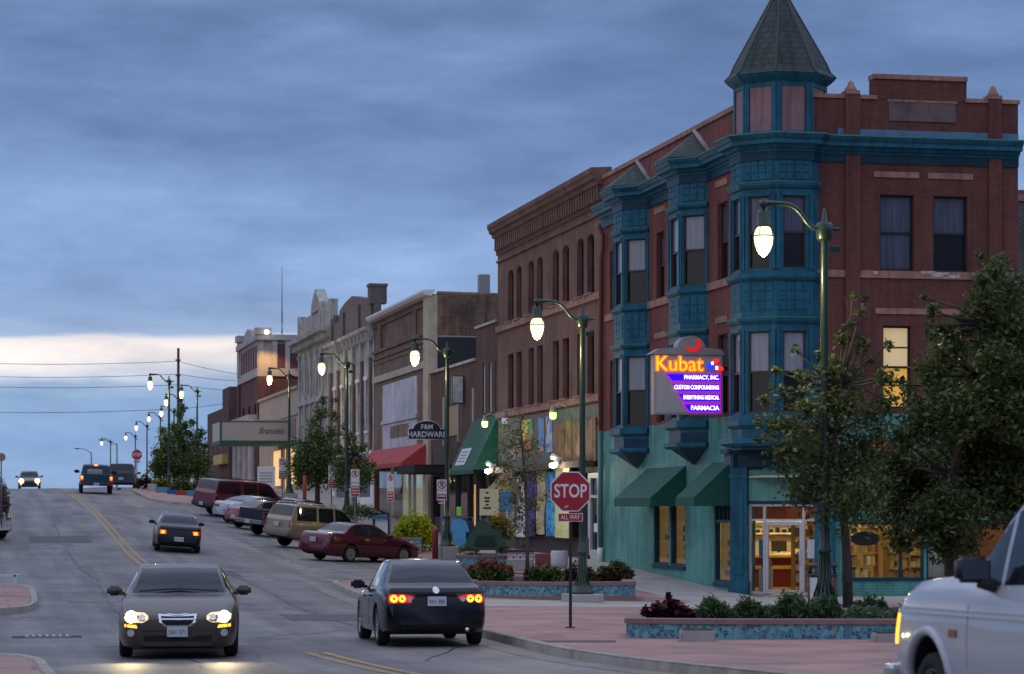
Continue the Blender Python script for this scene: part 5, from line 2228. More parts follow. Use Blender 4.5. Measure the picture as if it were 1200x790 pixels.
# ---- ornate white fronted pair
b5a, b5b = b4b + .02, fu(388)
orn = thing('ornate_white_building', 'weathered ornate building with brown gabled parapet and white lower front', 'building', SF(b5a, 0, base_z(b5a)))


def ornate():
    zc, zt = 11.6, 13.4
    L = b5b - b5a
    ws = []
    for k in range(5):
        u = b5a + L * (.10 + .185 * k)
        ws.append((u, u + 1.1, 6.6, 9.3))
    mb = MB(mat('pale_ornate_stone', (0.48, 0.465, 0.43), 0.85, streak=.4, var=0.45, scale=1.3, bump=.3), SF)
    grid_wall(mb, b5a, b5b, 5.4, zc, ws, depth=.25)
    for k in range(6):
        u = b5a + L * (.03 + .185 * k)
        mb.m(M_STONE_B)
        mb.box(u, u + .45, 0, .16, 5.5, 10.4)
        mb.m(MATS['pale_ornate_stone'])
        mb.box(u - .05, u + .5, 0, .22, 10.4, 10.75)
        mb.box(u + .05, u + .4, 0, .2, 10.75, 11.5)
    mb.build('front_wall', orn)
    for h in ws:
        sash_window(orn, SF, *h, w=-.12, frame=M_WHITE, upper=M_PANE_BLIND, lower=M_PANE_CURT, th=.07)
        mb = MB(M_WHITE, SF)
        mb.box(h[0] - .12, h[1] + .12, 0, .14, h[3] + .02, h[3] + .22)
        mb.box(h[0] - .1, h[1] + .1, 0, .12, h[2] - .14, h[2] - .01)
        mb.build('window_hood', orn)
    mb = MB(MATS['pale_ornate_stone'], SF)
    mb.profile([(0, 11.5), (.18, 11.55), (.3, 11.8), (.52, 11.88), (.56, 12.05), (0, 12.12)], b5a, b5b)
    for k in range(12):
        u = b5a + .3 + (L - .6) * k / 11
        mb.box(u - .1, u + .1, .05, .42, 11.35, 11.78)
    mb.build('cornice', orn)
    # brown parapet with steps and piers
    mb = MB(mat('brown_parapet', (0.16, 0.125, 0.11), 0.9, var=0.35, scale=1.5, bump=.3), SF)
    m = b5a + L * .5
    poly = [(b5a, 12.1), (b5b, 12.1), (b5b, 13.3), (b5b - L * .18, 13.3), (b5b - L * .2, 13.9), (m + L * .16, 14.2), (m, 14.35), (m - L * .16, 14.1), (b5a + L * .2, 13.8), (b5a + L * .18, 13.3), (b5a, 13.3)]
    mb.prism(poly, -.4, -.02)
    for f in (.02, .3, .66, .95):
        u = b5a + L * f
        mb.box(u, u + .5, -.41, .1, 12.1, 13.6)
    mb.box(b5a, b5a + .9, -.7, .2, 13.3, 14.2)
    mb.box(b5a - .05, b5a + .95, -.75, .25, 14.2, 14.35)
    mb.build('parapet', orn)
    shell(orn, SF, b5a, b5b, 12.6, 18, M_OBRICK)
    zg = zf(S0 + b5a, 20.7)
    mb = MB(M_WHITE, SF)
    hs_ = [(b5a + L * .08, b5a + L * .4, zg + .8, zg + 2.9), (b5a + L * .58, b5a + L * .92, zg + .8, zg + 2.9), (b5a + L * .44, b5a + L * .54, zg + .05, zg + 2.9)]
    grid_wall(mb, b5a, b5b, zg - 1, 5.4, hs_, depth=.3)
    mb.box(b5a, b5b, 0, .15, 5.3, 5.5)
    mb.build('ground_wall', orn)
    for h in hs_:
        mb = MB(M_GREYP, SF)
        n = 7
        for k in range(n + 1):
            u = h[0] + (h[1] - h[0]) * k / n
            mb.box(u - .03, u + .03, -.2, -.12, h[2], h[3])
        o = mb.build('window_grille', orn)
        mg = MB(M_PANE, SF)
        mg.box(h[0], h[1], -.28, -.25, h[2], h[3])
        mg.build('pane', o)


ornate()

# ---- pale stone building with a pediment
b6a, b6b = b5b + .02, fu(350)
sto = thing('grey_stone_building', 'pale grey stone building with dentil cornice and central pediment', 'building', SF(b6a, 0, base_z(b6a)))


def stone_building():
    L = b6b - b6a
    zc = 13.1
    ws = []
    for r_, (z0, z1) in enumerate(((9.6, 11.6), (6.8, 8.7))):
        for k in range(5):
            u = b6a + L * (.08 + .18 * k)
            ws.append((u, u + 1.3, z0, z1))
    mb = MB(M_STONE_G, SF)
    grid_wall(mb, b6a, b6b, 2, 14.6, ws, depth=.25)
    for k in range(6):
        u = b6a + L * (.02 + .18 * k)
        mb.box(u, u + .5, 0, .14, 6.2, 12.3)
        mb.box(u - .06, u + .56, 0, .2, 12.0, 12.3)
    mb.box(b6a, b6b, 0, .18, 9.0, 9.3)
    mb.box(b6a, b6b, 0, .2, 5.9, 6.2)
    mb.build('front_wall', sto)
    for h in ws:
        sash_window(sto, SF, *h, w=-.12, frame=M_WHITE, upper=M_PANE_BLIND, lower=M_PANE_BLIND, th=.08)
    mb = MB(M_STONE_G, SF)
    mb.profile([(0, 12.6), (.2, 12.65), (.3, 12.95), (.7, 13.0), (.75, 13.25), (0, 13.35)], b6a - .1, b6b + .3)
    for k in range(18):
        u = b6a + .2 + (L - .4) * k / 17
        mb.box(u - .12, u + .12, .05, .5, 12.55, 12.95)
    mb.build('cornice', sto)
    mb = MB(M_STONE_G, SF)
    mb.box(b6a, b6b, -.4, -.02, 13.36, 14.6)
    m = b6a + L * .42
    mb.prism([(m - 2.0, 14.6), (m + 2.0, 14.6), (m + 1.9, 15.1), (m, 16.0), (m - 1.9, 15.1)], -.5, .12)
    for u in (m - 2.1, m + 1.7, b6a + .1, b6b - .6):
        mb.box(u, u + .5, -.42, .1, 13.36, 14.9)
    mb.build('pediment', sto)
    shell(sto, SF, b6a, b6b, 13.9, 18, M_OBRICK)


stone_building()

# ---- low beige shop, then the brick bank tower with lit corner, and the theatre-style canopy
b7a, b7b = b6b + .02, fu(303.5)
bei = thing('beige_shop_building', 'low beige fronted shop beside the pale stone building', 'building', SF(b7a, 0, base_z(b7a)))
mb = MB(mat('beige_front', (0.42, 0.33, 0.25), 0.85, var=0.15, scale=1.5), SF)
zg7 = zf(S0 + b7a, 20.7)
h7 = [(b7a + 1, b7a + 6, zg7 + .5, zg7 + 3), (b7a + 7, b7a + 9, zg7 + .05, zg7 + 3), (b7a + 10, b7a + 16, zg7 + .5, zg7 + 3)]
grid_wall(mb, b7a, b7b, zg7 - 1, 10.3, h7, depth=.2)
mb.box(b7a, b7b, 0, .15, 10.3, 10.5)
mb.box(b7a, b7b, 0, .1, 8.6, 8.75)
mb.build('front_wall', bei)
mg = MB(emit('warm_shop_glow', (1.0, 0.62, 0.25), .5), SF)
for h in h7:
    mg.box(h[0], h[1], -.2, -.18, h[2], h[3])
mg.build('shop_pane', bei)
mg = MB(mat('brown_shutter', (0.2, 0.16, 0.14), 0.8, var=.2), SF)
for k in range(5):
    u = b7a + 1.5 + k * 4
    mg.box(u, u + 2.6, 0, .04, 7.2, 8.4)
mg.build('shutter', bei)
shell(bei, SF, b7a, b7b, 10.0, 14, M_OBRICK)

b8a, b8b = b7b + .02, fu(280)
ban = thing('brick_bank_building', 'dark red brick bank building with white arcaded parapet and lit corner', 'building', SF(b8a, 0, base_z(b8a)))


def bank():
    EF = Frame(SF(b8a, 0, 0), (RX, RY, 0), (-DX, -DY, 0))
    zt = 12.3
    dk = brick('bank_brick', (0.14, 0.055, 0.06), (0.11, 0.045, 0.05), (0.12, 0.07, 0.07), dirt=.2)
    L = b8b - b8a
    ws = [(b8a + L * (.12 + .29 * k), b8a + L * (.12 + .29 * k) + 1.6, 6.6, 10.4) for k in range(3)]
    mb = MB(dk, SF)
    grid_wall(mb, b8a, b8b, 1.5, zt, ws, depth=.4)
    for h in ws:
        arch_fill(mb, h[0], h[1], h[3], .8, depth=.4)
    mb.build('front_wall', ban)
    for h in ws:
        sash_window(ban, SF, *h, w=-.3, frame=M_BLACK, upper=M_PANE, lower=M_PANE, th=.1)
    mb = MB(dk, EF)
    wv = [(5.2, 7.4, 9.2, 11.0)]
    grid_wall(mb, 0, 18, 1.5, zt, wv, depth=.3)
    arch_fill(mb, *wv[0][:2], 11.0, 1.0, depth=.3)
    mb.m(M_ROOF)
    mb.box(.3, 18, -L, -.4, 11.5, 11.7)
    mb.build('side_wall', ban)
    sash_window(ban, EF, *wv[0], w=-.2, frame=M_BLACK, upper=M_QPANE, lower=M_QPANE, th=.1)
    # limestone corner pier, bands and the arcaded attic storey
    lime = mat('limestone', (0.40, 0.38, 0.37), 0.85, var=.3, scale=1)
    mb = MB(dk, EF)
    mb.box(-.1, .95, -1.0, .12, 1.5, zt)
    mb.m(lime)
    mb.box(-.15, 18, -.3, .12, zt, zt + .55)
    mb.box(-.12, 18, -.35, -.1, zt + .55, 15.0)
    mb.box(-.2, 18, -.4, .2, 15.0, 15.4)
    for k in range(18):
        q = 1.0 + k * .95
        mb.box(q, q + .36, -.3, .1, zt + .55, 15.0)
    mb.m(dk)
    for k in range(17):
        q = 1.37 + k * .95
        mb.box(q, q + .57, -.08, .0, zt + .7, 14.7)
    mb.m(lime)
    mb.box(-.3, .9, -.5, .3, 15.4, 15.9)
    mb.box(4.3, 7.6, -.5, .25, 15.4, 15.85)
    mb.fr = SF
    mb.box(b8a, b8b + .1, -.3, .12, zt, zt + .55)
    mb.box(b8a, b8b, -.35, .02, zt + .55, 15.0)
    mb.m(dk)
    for k in range(7):
        u = b8a + 1.2 + k * (L - 2.6) / 7
        mb.box(u, u + (L - 2.6) / 7 - .5, .0, .04, zt + .7, 14.7)
    mb.m(lime)
    mb.box(b8a, b8b + .2, -.4, .25, 15.0, 15.4)
    mb.m(dk)
    mb.box(b8b - 1.3, b8b + .1, -.9, .16, 1.5, zt)
    mb.m(lime)
    mb.box(b8b - 1.3, b8b + .1, -.9, .16, zt + .56, 15.7)
    mb.box(b8b - 1.5, b8b + .2, -1, .3, 15.7, 16.2)
    mb.prism([(b8a + L * .3, 15.4), (b8a + L * .7, 15.4), (b8a + L * .66, 16.0), (b8a + L * .5, 16.3), (b8a + L * .34, 16.0)], -.4, .1)
    mb.build('stone_attic', ban)
    # lower stone columns
    mb = MB(lime, SF)
    for k in range(4):
        u = b8a + L * (.1 + .26 * k)
        mb.lathe([(.4, 0), (.36, .3), (.34, 4.2), (.42, 4.4)], (u, .35, zf(S0 + b8a, 20) + .1), 10)
    mb.box(b8a, b8b, 0, .8, zf(S0 + b8a, 20) + 4.55, zf(S0 + b8a, 20) + 5.6)
    mb.build('stone_column', ban)
    # flood lamp that lights the corner pier
    mb = MB(M_BLACK, EF)
    mb.box(.4, .6, .12, .5, 15.5, 15.64)
    o = mb.build('flood_lamp', ban)
    me = MB(emit('flood_cool', (1, .95, .8), 5), EF)
    me.lathe([(.02, -.15), (.15, -.12), (.18, 0), (.15, .12), (.02, .15)], (.5, .6, 15.55), 10)
    me.build('lens', o)
    ld = bpy.data.lights.new('flood_light', 'SPOT')
    ld.energy = 450
    ld.color = (1.0, 0.52, 0.12)
    ld.spot_size = R(95)
    ld.spot_blend = .6
    lo = bpy.data.objects.new('flood_light', ld)
    COL.objects.link(lo)
    lo.location = EF(.4, 1.9, 15.2)
    lo.rotation_euler = (Vector(EF(.4, 0, 9.5)) - Vector(lo.location)).to_track_quat('-Z', 'Y').to_euler()


bank()

u = fu(338)
GF4 = Frame(SF(u, 0, 0), (RX, RY, 0), (-DX, -DY, 0))
cz1, cz0 = fz(338, 494), fz(338, 521)
can = thing('theatre_canopy', 'pale boxed canopy with green edging and script lettering over the pavement', 'canopy', SF(u, 0, cz0))
mb = MB(mat('canopy_panel', (0.45, 0.41, 0.37), 0.7, var=.08), GF4)
mb.box(-4.6, -.02, -6, 0, cz0 + .25, cz1 - .05)
for k in range(5):
    pass
mb.box(-2.4, -.02, -6, .0 - .002, cz1 - .05, cz1 + .12)
mb.build('canopy_box', can)
mb = MB(mat('canopy_green', (0.015, 0.10, 0.06), 0.6), GF4)
mb.box(-4.66, 0, -6.1, .06, cz0, cz0 + .25)
mb.box(-4.63, -4.5, -.1, .03, cz0 + .25, cz1 - .02)
mb.box(-4.64, -.02, -.1, .03, cz1 - .05, cz1 + .02)
mb.box(-4.66, -4.55, -6.0, -5.85, cz0 + .25, cz1 - .02)
mb.build('canopy_edging', can)
mb = MB(mat('canopy_letter', (0.11, 0.10, 0.10), 0.7), GF4)
put_text(mb, GF4, -1.2, .012, (cz0 + cz1) / 2 + .12, 'Brandeis', .62, .02, shear=.45, sx=.8)
mb.build('lettering', can)

# ---- small far buildings beyond the bank
b9a, b9m, b9b = b8b + 8, fu(262), fu(243)
far1 = thing('far_brick_shop', 'small dark brick shop with a stepped gable beyond the bank', 'building', SF(b9a, 0, base_z(b9a)))
mb = MB(M_MBRICK, SF)
L9 = b9b - b9a
w9 = [(b9a + 3 + 5 * k, b9a + 4.6 + 5 * k, 7.6, 9.6) for k in range(int(L9 / 5) - 1)]
grid_wall(mb, b9a, b9b, 1, 11.0, w9, depth=.2)
EF9 = Frame(SF(b9a, 0, 0), (RX, RY, 0), (-DX, -DY, 0))
mb.fr = EF9
mb.box(0, 14, -.3, 0, 1, 11.0)
mb.box(0, 2.5, -6, .01, 11.0, 12.6)
mb.box(3.2, 6, -4, .0, 11.0, 11.9)
mb.m(M_CREAM)
mb.box(3.0, 4.2, -1, .06, 11.0, 13.6)
mb.box(2.8, 4.4, -1.2, .1, 13.6, 13.9)
mb.m(M_ROOF)
mb.box(.3, 14, -L9, -.4, 10.4, 10.6)
mb.build('wall', far1)
for h in w9:
    sash_window(far1, SF, *h, frame=M_WHITE, upper=M_PANE_BLIND, lower=M_PANE)
mb = MB(mat('yellow_fascia', (0.5, 0.35, 0.1), 0.7), SF)
mb.box(b9a + 1, b9a + 9, 0, .5, 6.2, 7.0)
mb.build('shop_fascia', far1)
far2 = thing('far_white_shop', 'low white shop with dark windows at the top of the hill', 'building', SF(b9b + 4, 0, base_z(b9b)))
mb = MB(M_WHITE, SF)
ua_, ub_ = b9b + 4, b9b + 44
grid_wall(mb, ua_, ub_, 1, 7.8, [(ua_ + 3 + 6 * k, ua_ + 6 + 6 * k, 4.8, 6.8) for k in range(6)], depth=.2)
EF10 = Frame(SF(ua_, 0, 0), (RX, RY, 0), (-DX, -DY, 0))
mb.fr = EF10
mb.box(0, 12, -.3, 0, 1, 7.8)
mb.m(M_ROOF)
mb.box(0, 12, -40, -.3, 7.3, 7.5)
mb.build('wall', far2)
mg = MB(M_PANE, SF)
for k in range(6):
    mg.box(ua_ + 3 + 6 * k, ua_ + 6 + 6 * k, -.2, -.18, 4.8, 6.8)
mg.build('window', far2)

# ---- grey brick neighbour beyond the pharmacy on the plaza side
gre = thing('grey_brick_building', 'grey brick building edge just past the pharmacy', 'building', CF(QB + 1.2, -8, -1))
NF = Frame(CF(QB + 1.2, -8, 0), (RX, RY, 0), (-DX, -DY, 0))
mb = MB(brick('grey_brick', (0.13, 0.12, 0.12), (0.09, 0.085, 0.085), (0.2, 0.19, 0.18), ms=.014), NF)
grid_wall(mb, 0, 12, -2, 11.9, [(2, 3.2, 6, 8), (5, 6.2, 6, 8), (8, 9.2, 6, 8)], depth=.2)
mb.box(0, .3, -16, -.01, -2, 11.9)
mb.m(M_STONE)
mb.box(-.05, 12, -.4, .06, 11.9, 12.1)
mb.m(M_ROOF)
mb.box(.3, 12, -16, -.41, 11.2, 11.4)
mb.build('wall', gre)
for u in (2, 5, 8):
    sash_window(gre, NF, u, u + 1.2, 6, 8)

# ---- utility pole, wires, radio mast
uy = 200
ux = (209 - 600) / 3000 * uy
s_, t_ = ST(ux, uy)
mb = MB(mat('pole_wood', (0.06, 0.045, 0.035), 0.9, var=.2))
zt_ = EYE + (598 - 408) * uy / 3000
mb.tube([(ux, uy, zf(s_, t_) - .3), (ux, uy, zt_)], [.14, .10], 8, raw=True)
for z in (zt_ - 1.0, zt_ - 2.2):
    mb.box(ux - .2, ux + .2, uy - .25, uy - .1, z, z + .1)
tag(mb.build('utility_pole'), 'tall dark wooden utility pole rising behind the pavement trees', 'pole')
wm = mat('wire', (0.05, 0.05, 0.055), 0.6)
for i, (y0, yp, y1, lab) in enumerate(((424.5, 423.5, 441, 'topmost power line across the pale sky gap'), (440, 438.5, 447, 'second power line from the top above the cloud bank'), (452, 451, 458, 'power line just under the pale sky gap'), (482, 479, 466, 'lowest power line sagging across the blue cloud'))):
    pts = []
    for k in range(13):
        f = k / 12
        px = -60 + 269 * f
        py = y0 + (yp - y0) * f + 3.0 * math.sin(math.pi * f)
        pts.append(((px - 600) / 3000 * uy, uy, EYE + (598 - py) * uy / 3000))
    for k in range(1, 13):
        f = k / 12
        px = 209 + 90 * f
        py = yp + (y1 - yp) * f + 2 * math.sin(math.pi * f)
        yy = uy + 20 * f
        pts.append(((px - 600) / 3000 * yy, yy, EYE + (598 - py) * yy / 3000))
    mb = MB(wm)
    mb.tube(pts, .019, 4, raw=True)
    tag(mb.build('power_line'), lab, 'wire', 'power lines on the utility pole')
uy = 225
ux = (330.5 - 600) / 3000 * uy
mb = MB(mat('mast_steel', (0.12, 0.12, 0.13), 0.5))
zz = [EYE + (598 - p) * uy / 3000 for p in (440, 378, 365, 312)]
for dx, dy in ((-.16, 0), (.16, 0), (0, .2)):
    mb.tube([(ux + dx, uy + dy, zz[0] - 6), (ux, uy, zz[1])], .04, 4, raw=True)
for k in range(10):
    z = zz[0] - 4 + k * (zz[1] - zz[0] + 4) / 10
    mb.tube([(ux - .13, uy, z), (ux + .13, uy, z + .3)], .02, 3, raw=True)
mb.tube([(ux, uy, zz[1]), (ux, uy, zz[2])], .06, 5, raw=True)
mb.tube([(ux, uy, zz[2]), (ux, uy, zz[3])], [.045, .02], 5, raw=True)
tag(mb.build('radio_mast'), 'thin radio mast standing on a roof behind the bank', 'mast')
# ------------------------------------------------------------------ street lamps
M_LGREEN = mat('lamp_green', (0.010, 0.034, 0.020), 0.38, var=0.25, scale=5, coat=.2)
M_GLOBE = emit('lamp_globe', (1.0, 0.84, 0.42), 1.75)


def at(px, py, y):
    """the point seen at (px,py) of the photograph at distance y"""
    return Vector(((px - 600) / 3000 * y, y, EYE + (598 - py) * y / 3000))


def make_lamp():
    t = thing('street_lamp', '', 'street lamp')
    HUB = 6.7
    mb = MB(M_CONC)
    mb.box(-.43, .43, -.43, .43, -.62, 0, .02)
    mb.build('plinth', t)
    mb = MB(M_LGREEN)
    prof = [(.29, 0), (.29, .05), (.24, .10), (.23, .17), (.15, .26), (.115, .45), (.10, .95), (.118, .98), (.118, 1.04), (.088, 1.08), (.084, 1.5), (.062, 6.45), (.062, 6.55)]
    mb.lathe(prof, (0, 0, 0), 16)
    # flutes on the base
    for k in range(12):
        a = 2 * math.pi * k / 12
        mb.tube([(.20 * math.cos(a), .20 * math.sin(a), .18), (.112 * math.cos(a), .112 * math.sin(a), .46), (.098 * math.cos(a), .098 * math.sin(a), .94)], .014, 5)
    mb.build('pole', t)
    mb = MB(M_LGREEN)
    mb.lathe([(.10, HUB - .22), (.13, HUB - .18), (.15, HUB - .06), (.15, HUB + .06), (.12, HUB + .1), (.05, HUB + .12), (.035, HUB + .3), (.01, HUB + .36)], (0, 0, 0), 12)
    mb.tube([(0, 0, HUB), (.24, 0, HUB - .005), (.32, 0, HUB)], [.035, .035, .012], 6)
    mb.box(.08, .28, -.03, .03, HUB - .42, HUB - .3, .01)
    mb.build('hub', t)
    mb = MB(M_LGREEN)
    pts = smooth_line([(0, HUB), (-.18, HUB + .0), (-.32, HUB + .10), (-.48, HUB + .30), (-.66, HUB + .40), (-.9, HUB + .42), (-1.13, HUB + .42)], 5)
    mb.tube([(x, 0, z) for x, z in pts], .042, 8)
    mb.lathe([(.0, .06), (.06, .05), (.085, 0), (.085, -.04), (.03, -.09), (.03, -.14)], (-1.13, 0, HUB + .42), 10)
    mb.build('arm', t)
    mb = MB(M_LGREEN)
    mb.lathe([(.03, .30), (.10, .28), (.12, .24), (.125, .03), (.15, .0)], (-1.13, 0, HUB + .0), 14)
    mb.build('lamp_cap', t)
    mb = MB(M_GLOBE)
    mb.lathe([(.10, .0), (.14, -.05), (.165, -.13), (.167, -.20), (.152, -.31), (.112, -.42), (.06, -.49), (.01, -.53)], (-1.13, 0, HUB), 18)
    g = mb.build('globe', t)
    mb = MB(M_LGREEN)
    mb.lathe([(.168, -.145), (.18, -.15), (.18, -.165), (.168, -.17)], (-1.13, 0, HUB), 18)
    for k in range(4):
        a = math.pi / 4 + k * math.pi / 2
        mb.tube([(-1.13 + .13 * math.cos(a), .13 * math.sin(a), HUB - .0), (-1.13 + .158 * math.cos(a), .158 * math.sin(a), HUB - .07), (-1.13 + .175 * math.cos(a), .175 * math.sin(a), HUB - .16)], .008, 4)
    mb.build('globe_cage', g)
    return t


LAMP = make_lamp()
lamps = [   # hub pixel, distance, label
    (966, 268, 45.2, 'green lamp post beside the pharmacy door with fluted base in planter'),
    (682.5, 374, 62.4, 'green lamp post on a concrete plinth behind the stop sign'),
    (524, 412, 88, 'green lamp post beside the blue shirt rack and HARDWARE sign'),
    (406.5, 426, 113.6, 'green lamp post between the pavement tree and no parking sign'),
    (339, 440.5, 146, 'green lamp post in front of the pale canopy with script lettering'),
    (231, 458.5, 187, 'lamp post rising through the pavement tree beside the far brick shop'),
    (198, 447, 155, 'tall lamp post standing in the raised bed of the clump of trees'),
    (212, 468.6, 198, 'lamp post whose globe hangs just left of the utility pole'),
    (204, 482, 228, 'lamp post half hidden behind the tree clump past the utility pole'),
    (188, 488.5, 252, 'lamp post just left of the clump of trees on the hill'),
    (172.3, 499, 273, 'lamp post two places behind the distant red stop sign'),
    (158.6, 511, 308, 'lamp post directly beside the distant red stop sign'),
    (129.5, 517.5, 330, 'farthest lit lamp post above the green pickup on the crest'),
]
for i, (px, py, y, lab) in enumerate(lamps):
    o = LAMP if i == 0 else copy_tree(LAMP)
    p = at(px, py, y)
    o.location = (p.x, p.y, p.z - 6.7)
    o.rotation_euler = (0, 0, TH + (0 if i % 2 else .03) - TH * .0)
    o['label'] = lab
    o['group'] = 'globe street lamps along the hill street'
    if i < 7:
        ld = bpy.data.lights.new('street_light', 'POINT')
        ld.energy = 140
        ld.color = (1.0, 0.80, 0.42)
        ld.shadow_soft_size = .16
        lo = bpy.data.objects.new('street_light', ld)
        COL.objects.link(lo)
        h = Matrix.Rotation(o.rotation_euler.z, 3, 'Z') @ Vector((-1.13, 0, 6.7 - .75))
        lo.location = o.location + h


def cobra(px, ytop, ybase, y, reach, lab, globe=False):
    base = at(px, ybase, y)
    top = at(px, ytop, y)
    t = thing('road_light', lab, 'street lamp', base, TH, 'plain curved arm road lights')
    H = top.z - base.z
    mb = MB(mat('galvanised', (0.22, 0.22, 0.22), 0.5, .5))
    mb.tube([(0, 0, -1.5), (0, 0, H)], [.12, .08], 8)
    mb.tube([(0, 0, H - .15), (-reach * .4, 0, H + .25), (-reach * .75, 0, H + .42), (-reach, 0, H + .45)], .05, 6)
    ob = mb.build('pole'); ob.parent = t
    mb = MB(mat('galvanised', (0.22, 0.22, 0.22), 0.5, .5))
    mb.box(-reach - .55, -reach, -.14, .14, H + .36, H + .52, .05)
    ob = mb.build('lamp_head'); ob.parent = t


cobra(107, 530, 552, 320, 1.5, 'unlit road light with a curved arm behind the green pickup')
cobra(137, 520, 560, 300, 1.6, 'slim unlit road light standing between the pickup and the stop sign')

# ------------------------------------------------------------------ signs on posts
M_RED = mat('sign_red', (0.36, 0.012, 0.03), 0.45, var=.08, scale=5)
M_SIGNW = mat('sign_white', (0.70, 0.70, 0.72), 0.5)
M_POST = mat('post_black', (0.015, 0.015, 0.017), 0.5)
M_POSTG = mat('post_grey', (0.20, 0.20, 0.23), 0.5, .4)


def octagon(mb, c, r, w0, w1):
    mb.prism([(c[0] + r * math.cos(R(22.5 + 45 * k)), c[1] + r * math.sin(R(22.5 + 45 * k))) for k in range(8)], w0, w1)


def stop_sign(p, yaw, H, size, label, plate, post):
    t = thing('stop_sign', label, 'stop sign', p)
    fr = Frame(p, (math.cos(yaw), math.sin(yaw), 0), (math.sin(yaw), -math.cos(yaw), 0))
    mb = MB(post, fr)
    mb.box(-.028, .028, -.028, .028, -.1, H + .06)
    mb.box(-.09, .09, -.09, .09, .0, .02)
    mb.build('post', t)
    r = size / 2 / math.cos(R(22.5))
    zc = H - size / 2
    mb = MB(M_SIGNW, fr)
    octagon(mb, (0, zc), r, .03, .036)
    mb.m(M_RED)
    octagon(mb, (0, zc), r * .945, .036, .040)
    mb.m(M_SIGNW)
    put_text(mb, fr, 0, .042, zc, 'STOP', size * .47, .004, bold=.008 * size, sx=.73)
    mb.m(M_GREYP)
    octagon(mb, (0, zc), r * .99, .024, .0299)
    if plate:
        mb.m(mat('sticker', (0.35, 0.4, 0.5), .5))
        mb.prism([(-.12, zc - .31), (-.05, zc - .29), (-.03, zc - .25), (-.10, zc - .27)], .0405, .042)
    mb.build('sign_board', t)
    if plate:
        z1 = zc - size / 2 - .03
        mb = MB(M_SIGNW, fr)
        mb.box(-.228, .228, .03, .036, z1 - .155, z1)
        mb.m(M_RED)
        mb.box(-.215, .215, .036, .040, z1 - .143, z1 - .012)
        mb.m(M_SIGNW)
        put_text(mb, fr, 0, .042, z1 - .078, 'ALL WAY', .115, .004, bold=.001, sx=.72)
        mb.build('all_way_plate', t)
    return t


px_, py_ = 668.5, 744
p = at(px_, py_, 47.2)
s_, t_ = ST(p.x, p.y)
p.z = zf(s_, t_) + .13
stop_sign(p, R(-1.5), 2.88, .735, 'red STOP sign with ALL WAY plate on a black post in the paving', True, M_POST)
p = at(160.5, 577, 188)
stop_sign(p, 0, at(0, 527, 188).z - p.z, .765, 'small distant red STOP sign near the crest of the hill', True, M_POSTG)


def parking_sign(px, ptop, pbase, y, label, tall=.6, two=True, wide=.3):
    base = at(px, pbase, y)
    s_, t_ = ST(base.x, base.y)
    base.z = zf(s_, t_) + .13
    top = at(px, ptop, y).z
    H = top - base.z
    t = thing('parking_sign', label, 'sign', base)
    fr = Frame(base, (RX, RY, 0), (-DX, -DY, 0))
    mb = MB(M_POSTG, fr)
    mb.box(-.03, .03, -.02, .02, -.1, H)
    mb.build('post', t)
    mb = MB(M_SIGNW, fr)
    mb.box(-wide / 2, wide / 2, .022, .03, H - tall, H)
    bm = MB(M_RED, fr)
    c = H - wide * .52
    pts = 18
    for k in range(pts):
        a0, a1 = 2 * math.pi * k / pts, 2 * math.pi * (k + 1) / pts
        ro, ri = wide * .42, wide * .33
        bm.prism([(ro * math.cos(a0), c + ro * math.sin(a0)), (ro * math.cos(a1), c + ro * math.sin(a1)), (ri * math.cos(a1), c + ri * math.sin(a1)), (ri * math.cos(a0), c + ri * math.sin(a0))], .031, .035)
    q = wide * .26
    bm.prism([(-q, c + q + .02), (-q + .03, c + q + .03), (q, c - q), (q - .03, c - q - .02)], .036, .039)
    bm.m(M_BLACK)
    put_text(bm, fr, 0, .033, c, 'P', wide * .6, .003, bold=.004)
    if two:
        mb.box(-wide / 2, wide / 2, .022, .03, H - 2 * tall - .02, H - tall - .02)
        bm.m(M_RED)
        bm.box(-wide / 2 + .02, wide / 2 - .02, .031, .034, H - 2 * tall, H - tall - .14)
        bm.m(M_SIGNW)
        for k in range(3):
            z = H - tall - .2 - k * .11
            bm.box(-wide / 2 + .05, wide / 2 - .05, .035, .037, z - .02, z + .02)
    mb.build('sign_board', t)
    bm.build('symbol', t)


parking_sign(416, 550, 606, 100, 'no parking sign in front of the lamp post by white shop', .52, True, .34)
parking_sign(457.5, 556, 624, 96, 'slim no parking sign before the boarded building window', .5, True, .26)
parking_sign(517.5, 562, 657, 82, 'white and red parking sign in front of the shirt rack', .33, True, .32)
parking_sign(388.5, 546, 590, 118, 'pale parking sign half hidden by the pavement tree', .5, True, .3)
parking_sign(331, 537, 590, 125, 'parking sign beyond the long dark red wagon', .5, True, .36)

# white shop board standing on the pavement near the bank
p = at(312, 572, 160)
mb = MB(M_SIGNW)
mb.box(-.55, .55, -.04, .04, 0, 1.35, .01)
mb.m(M_GREYP)
for k in range(4):
    mb.box(-.4, .4, -.045, -.041, .9 - k * .18, .98 - k * .18)
o = mb.build('notice_board')
o.location = p
tag(o, 'white notice board standing on the pavement under the pale canopy', 'notice board')


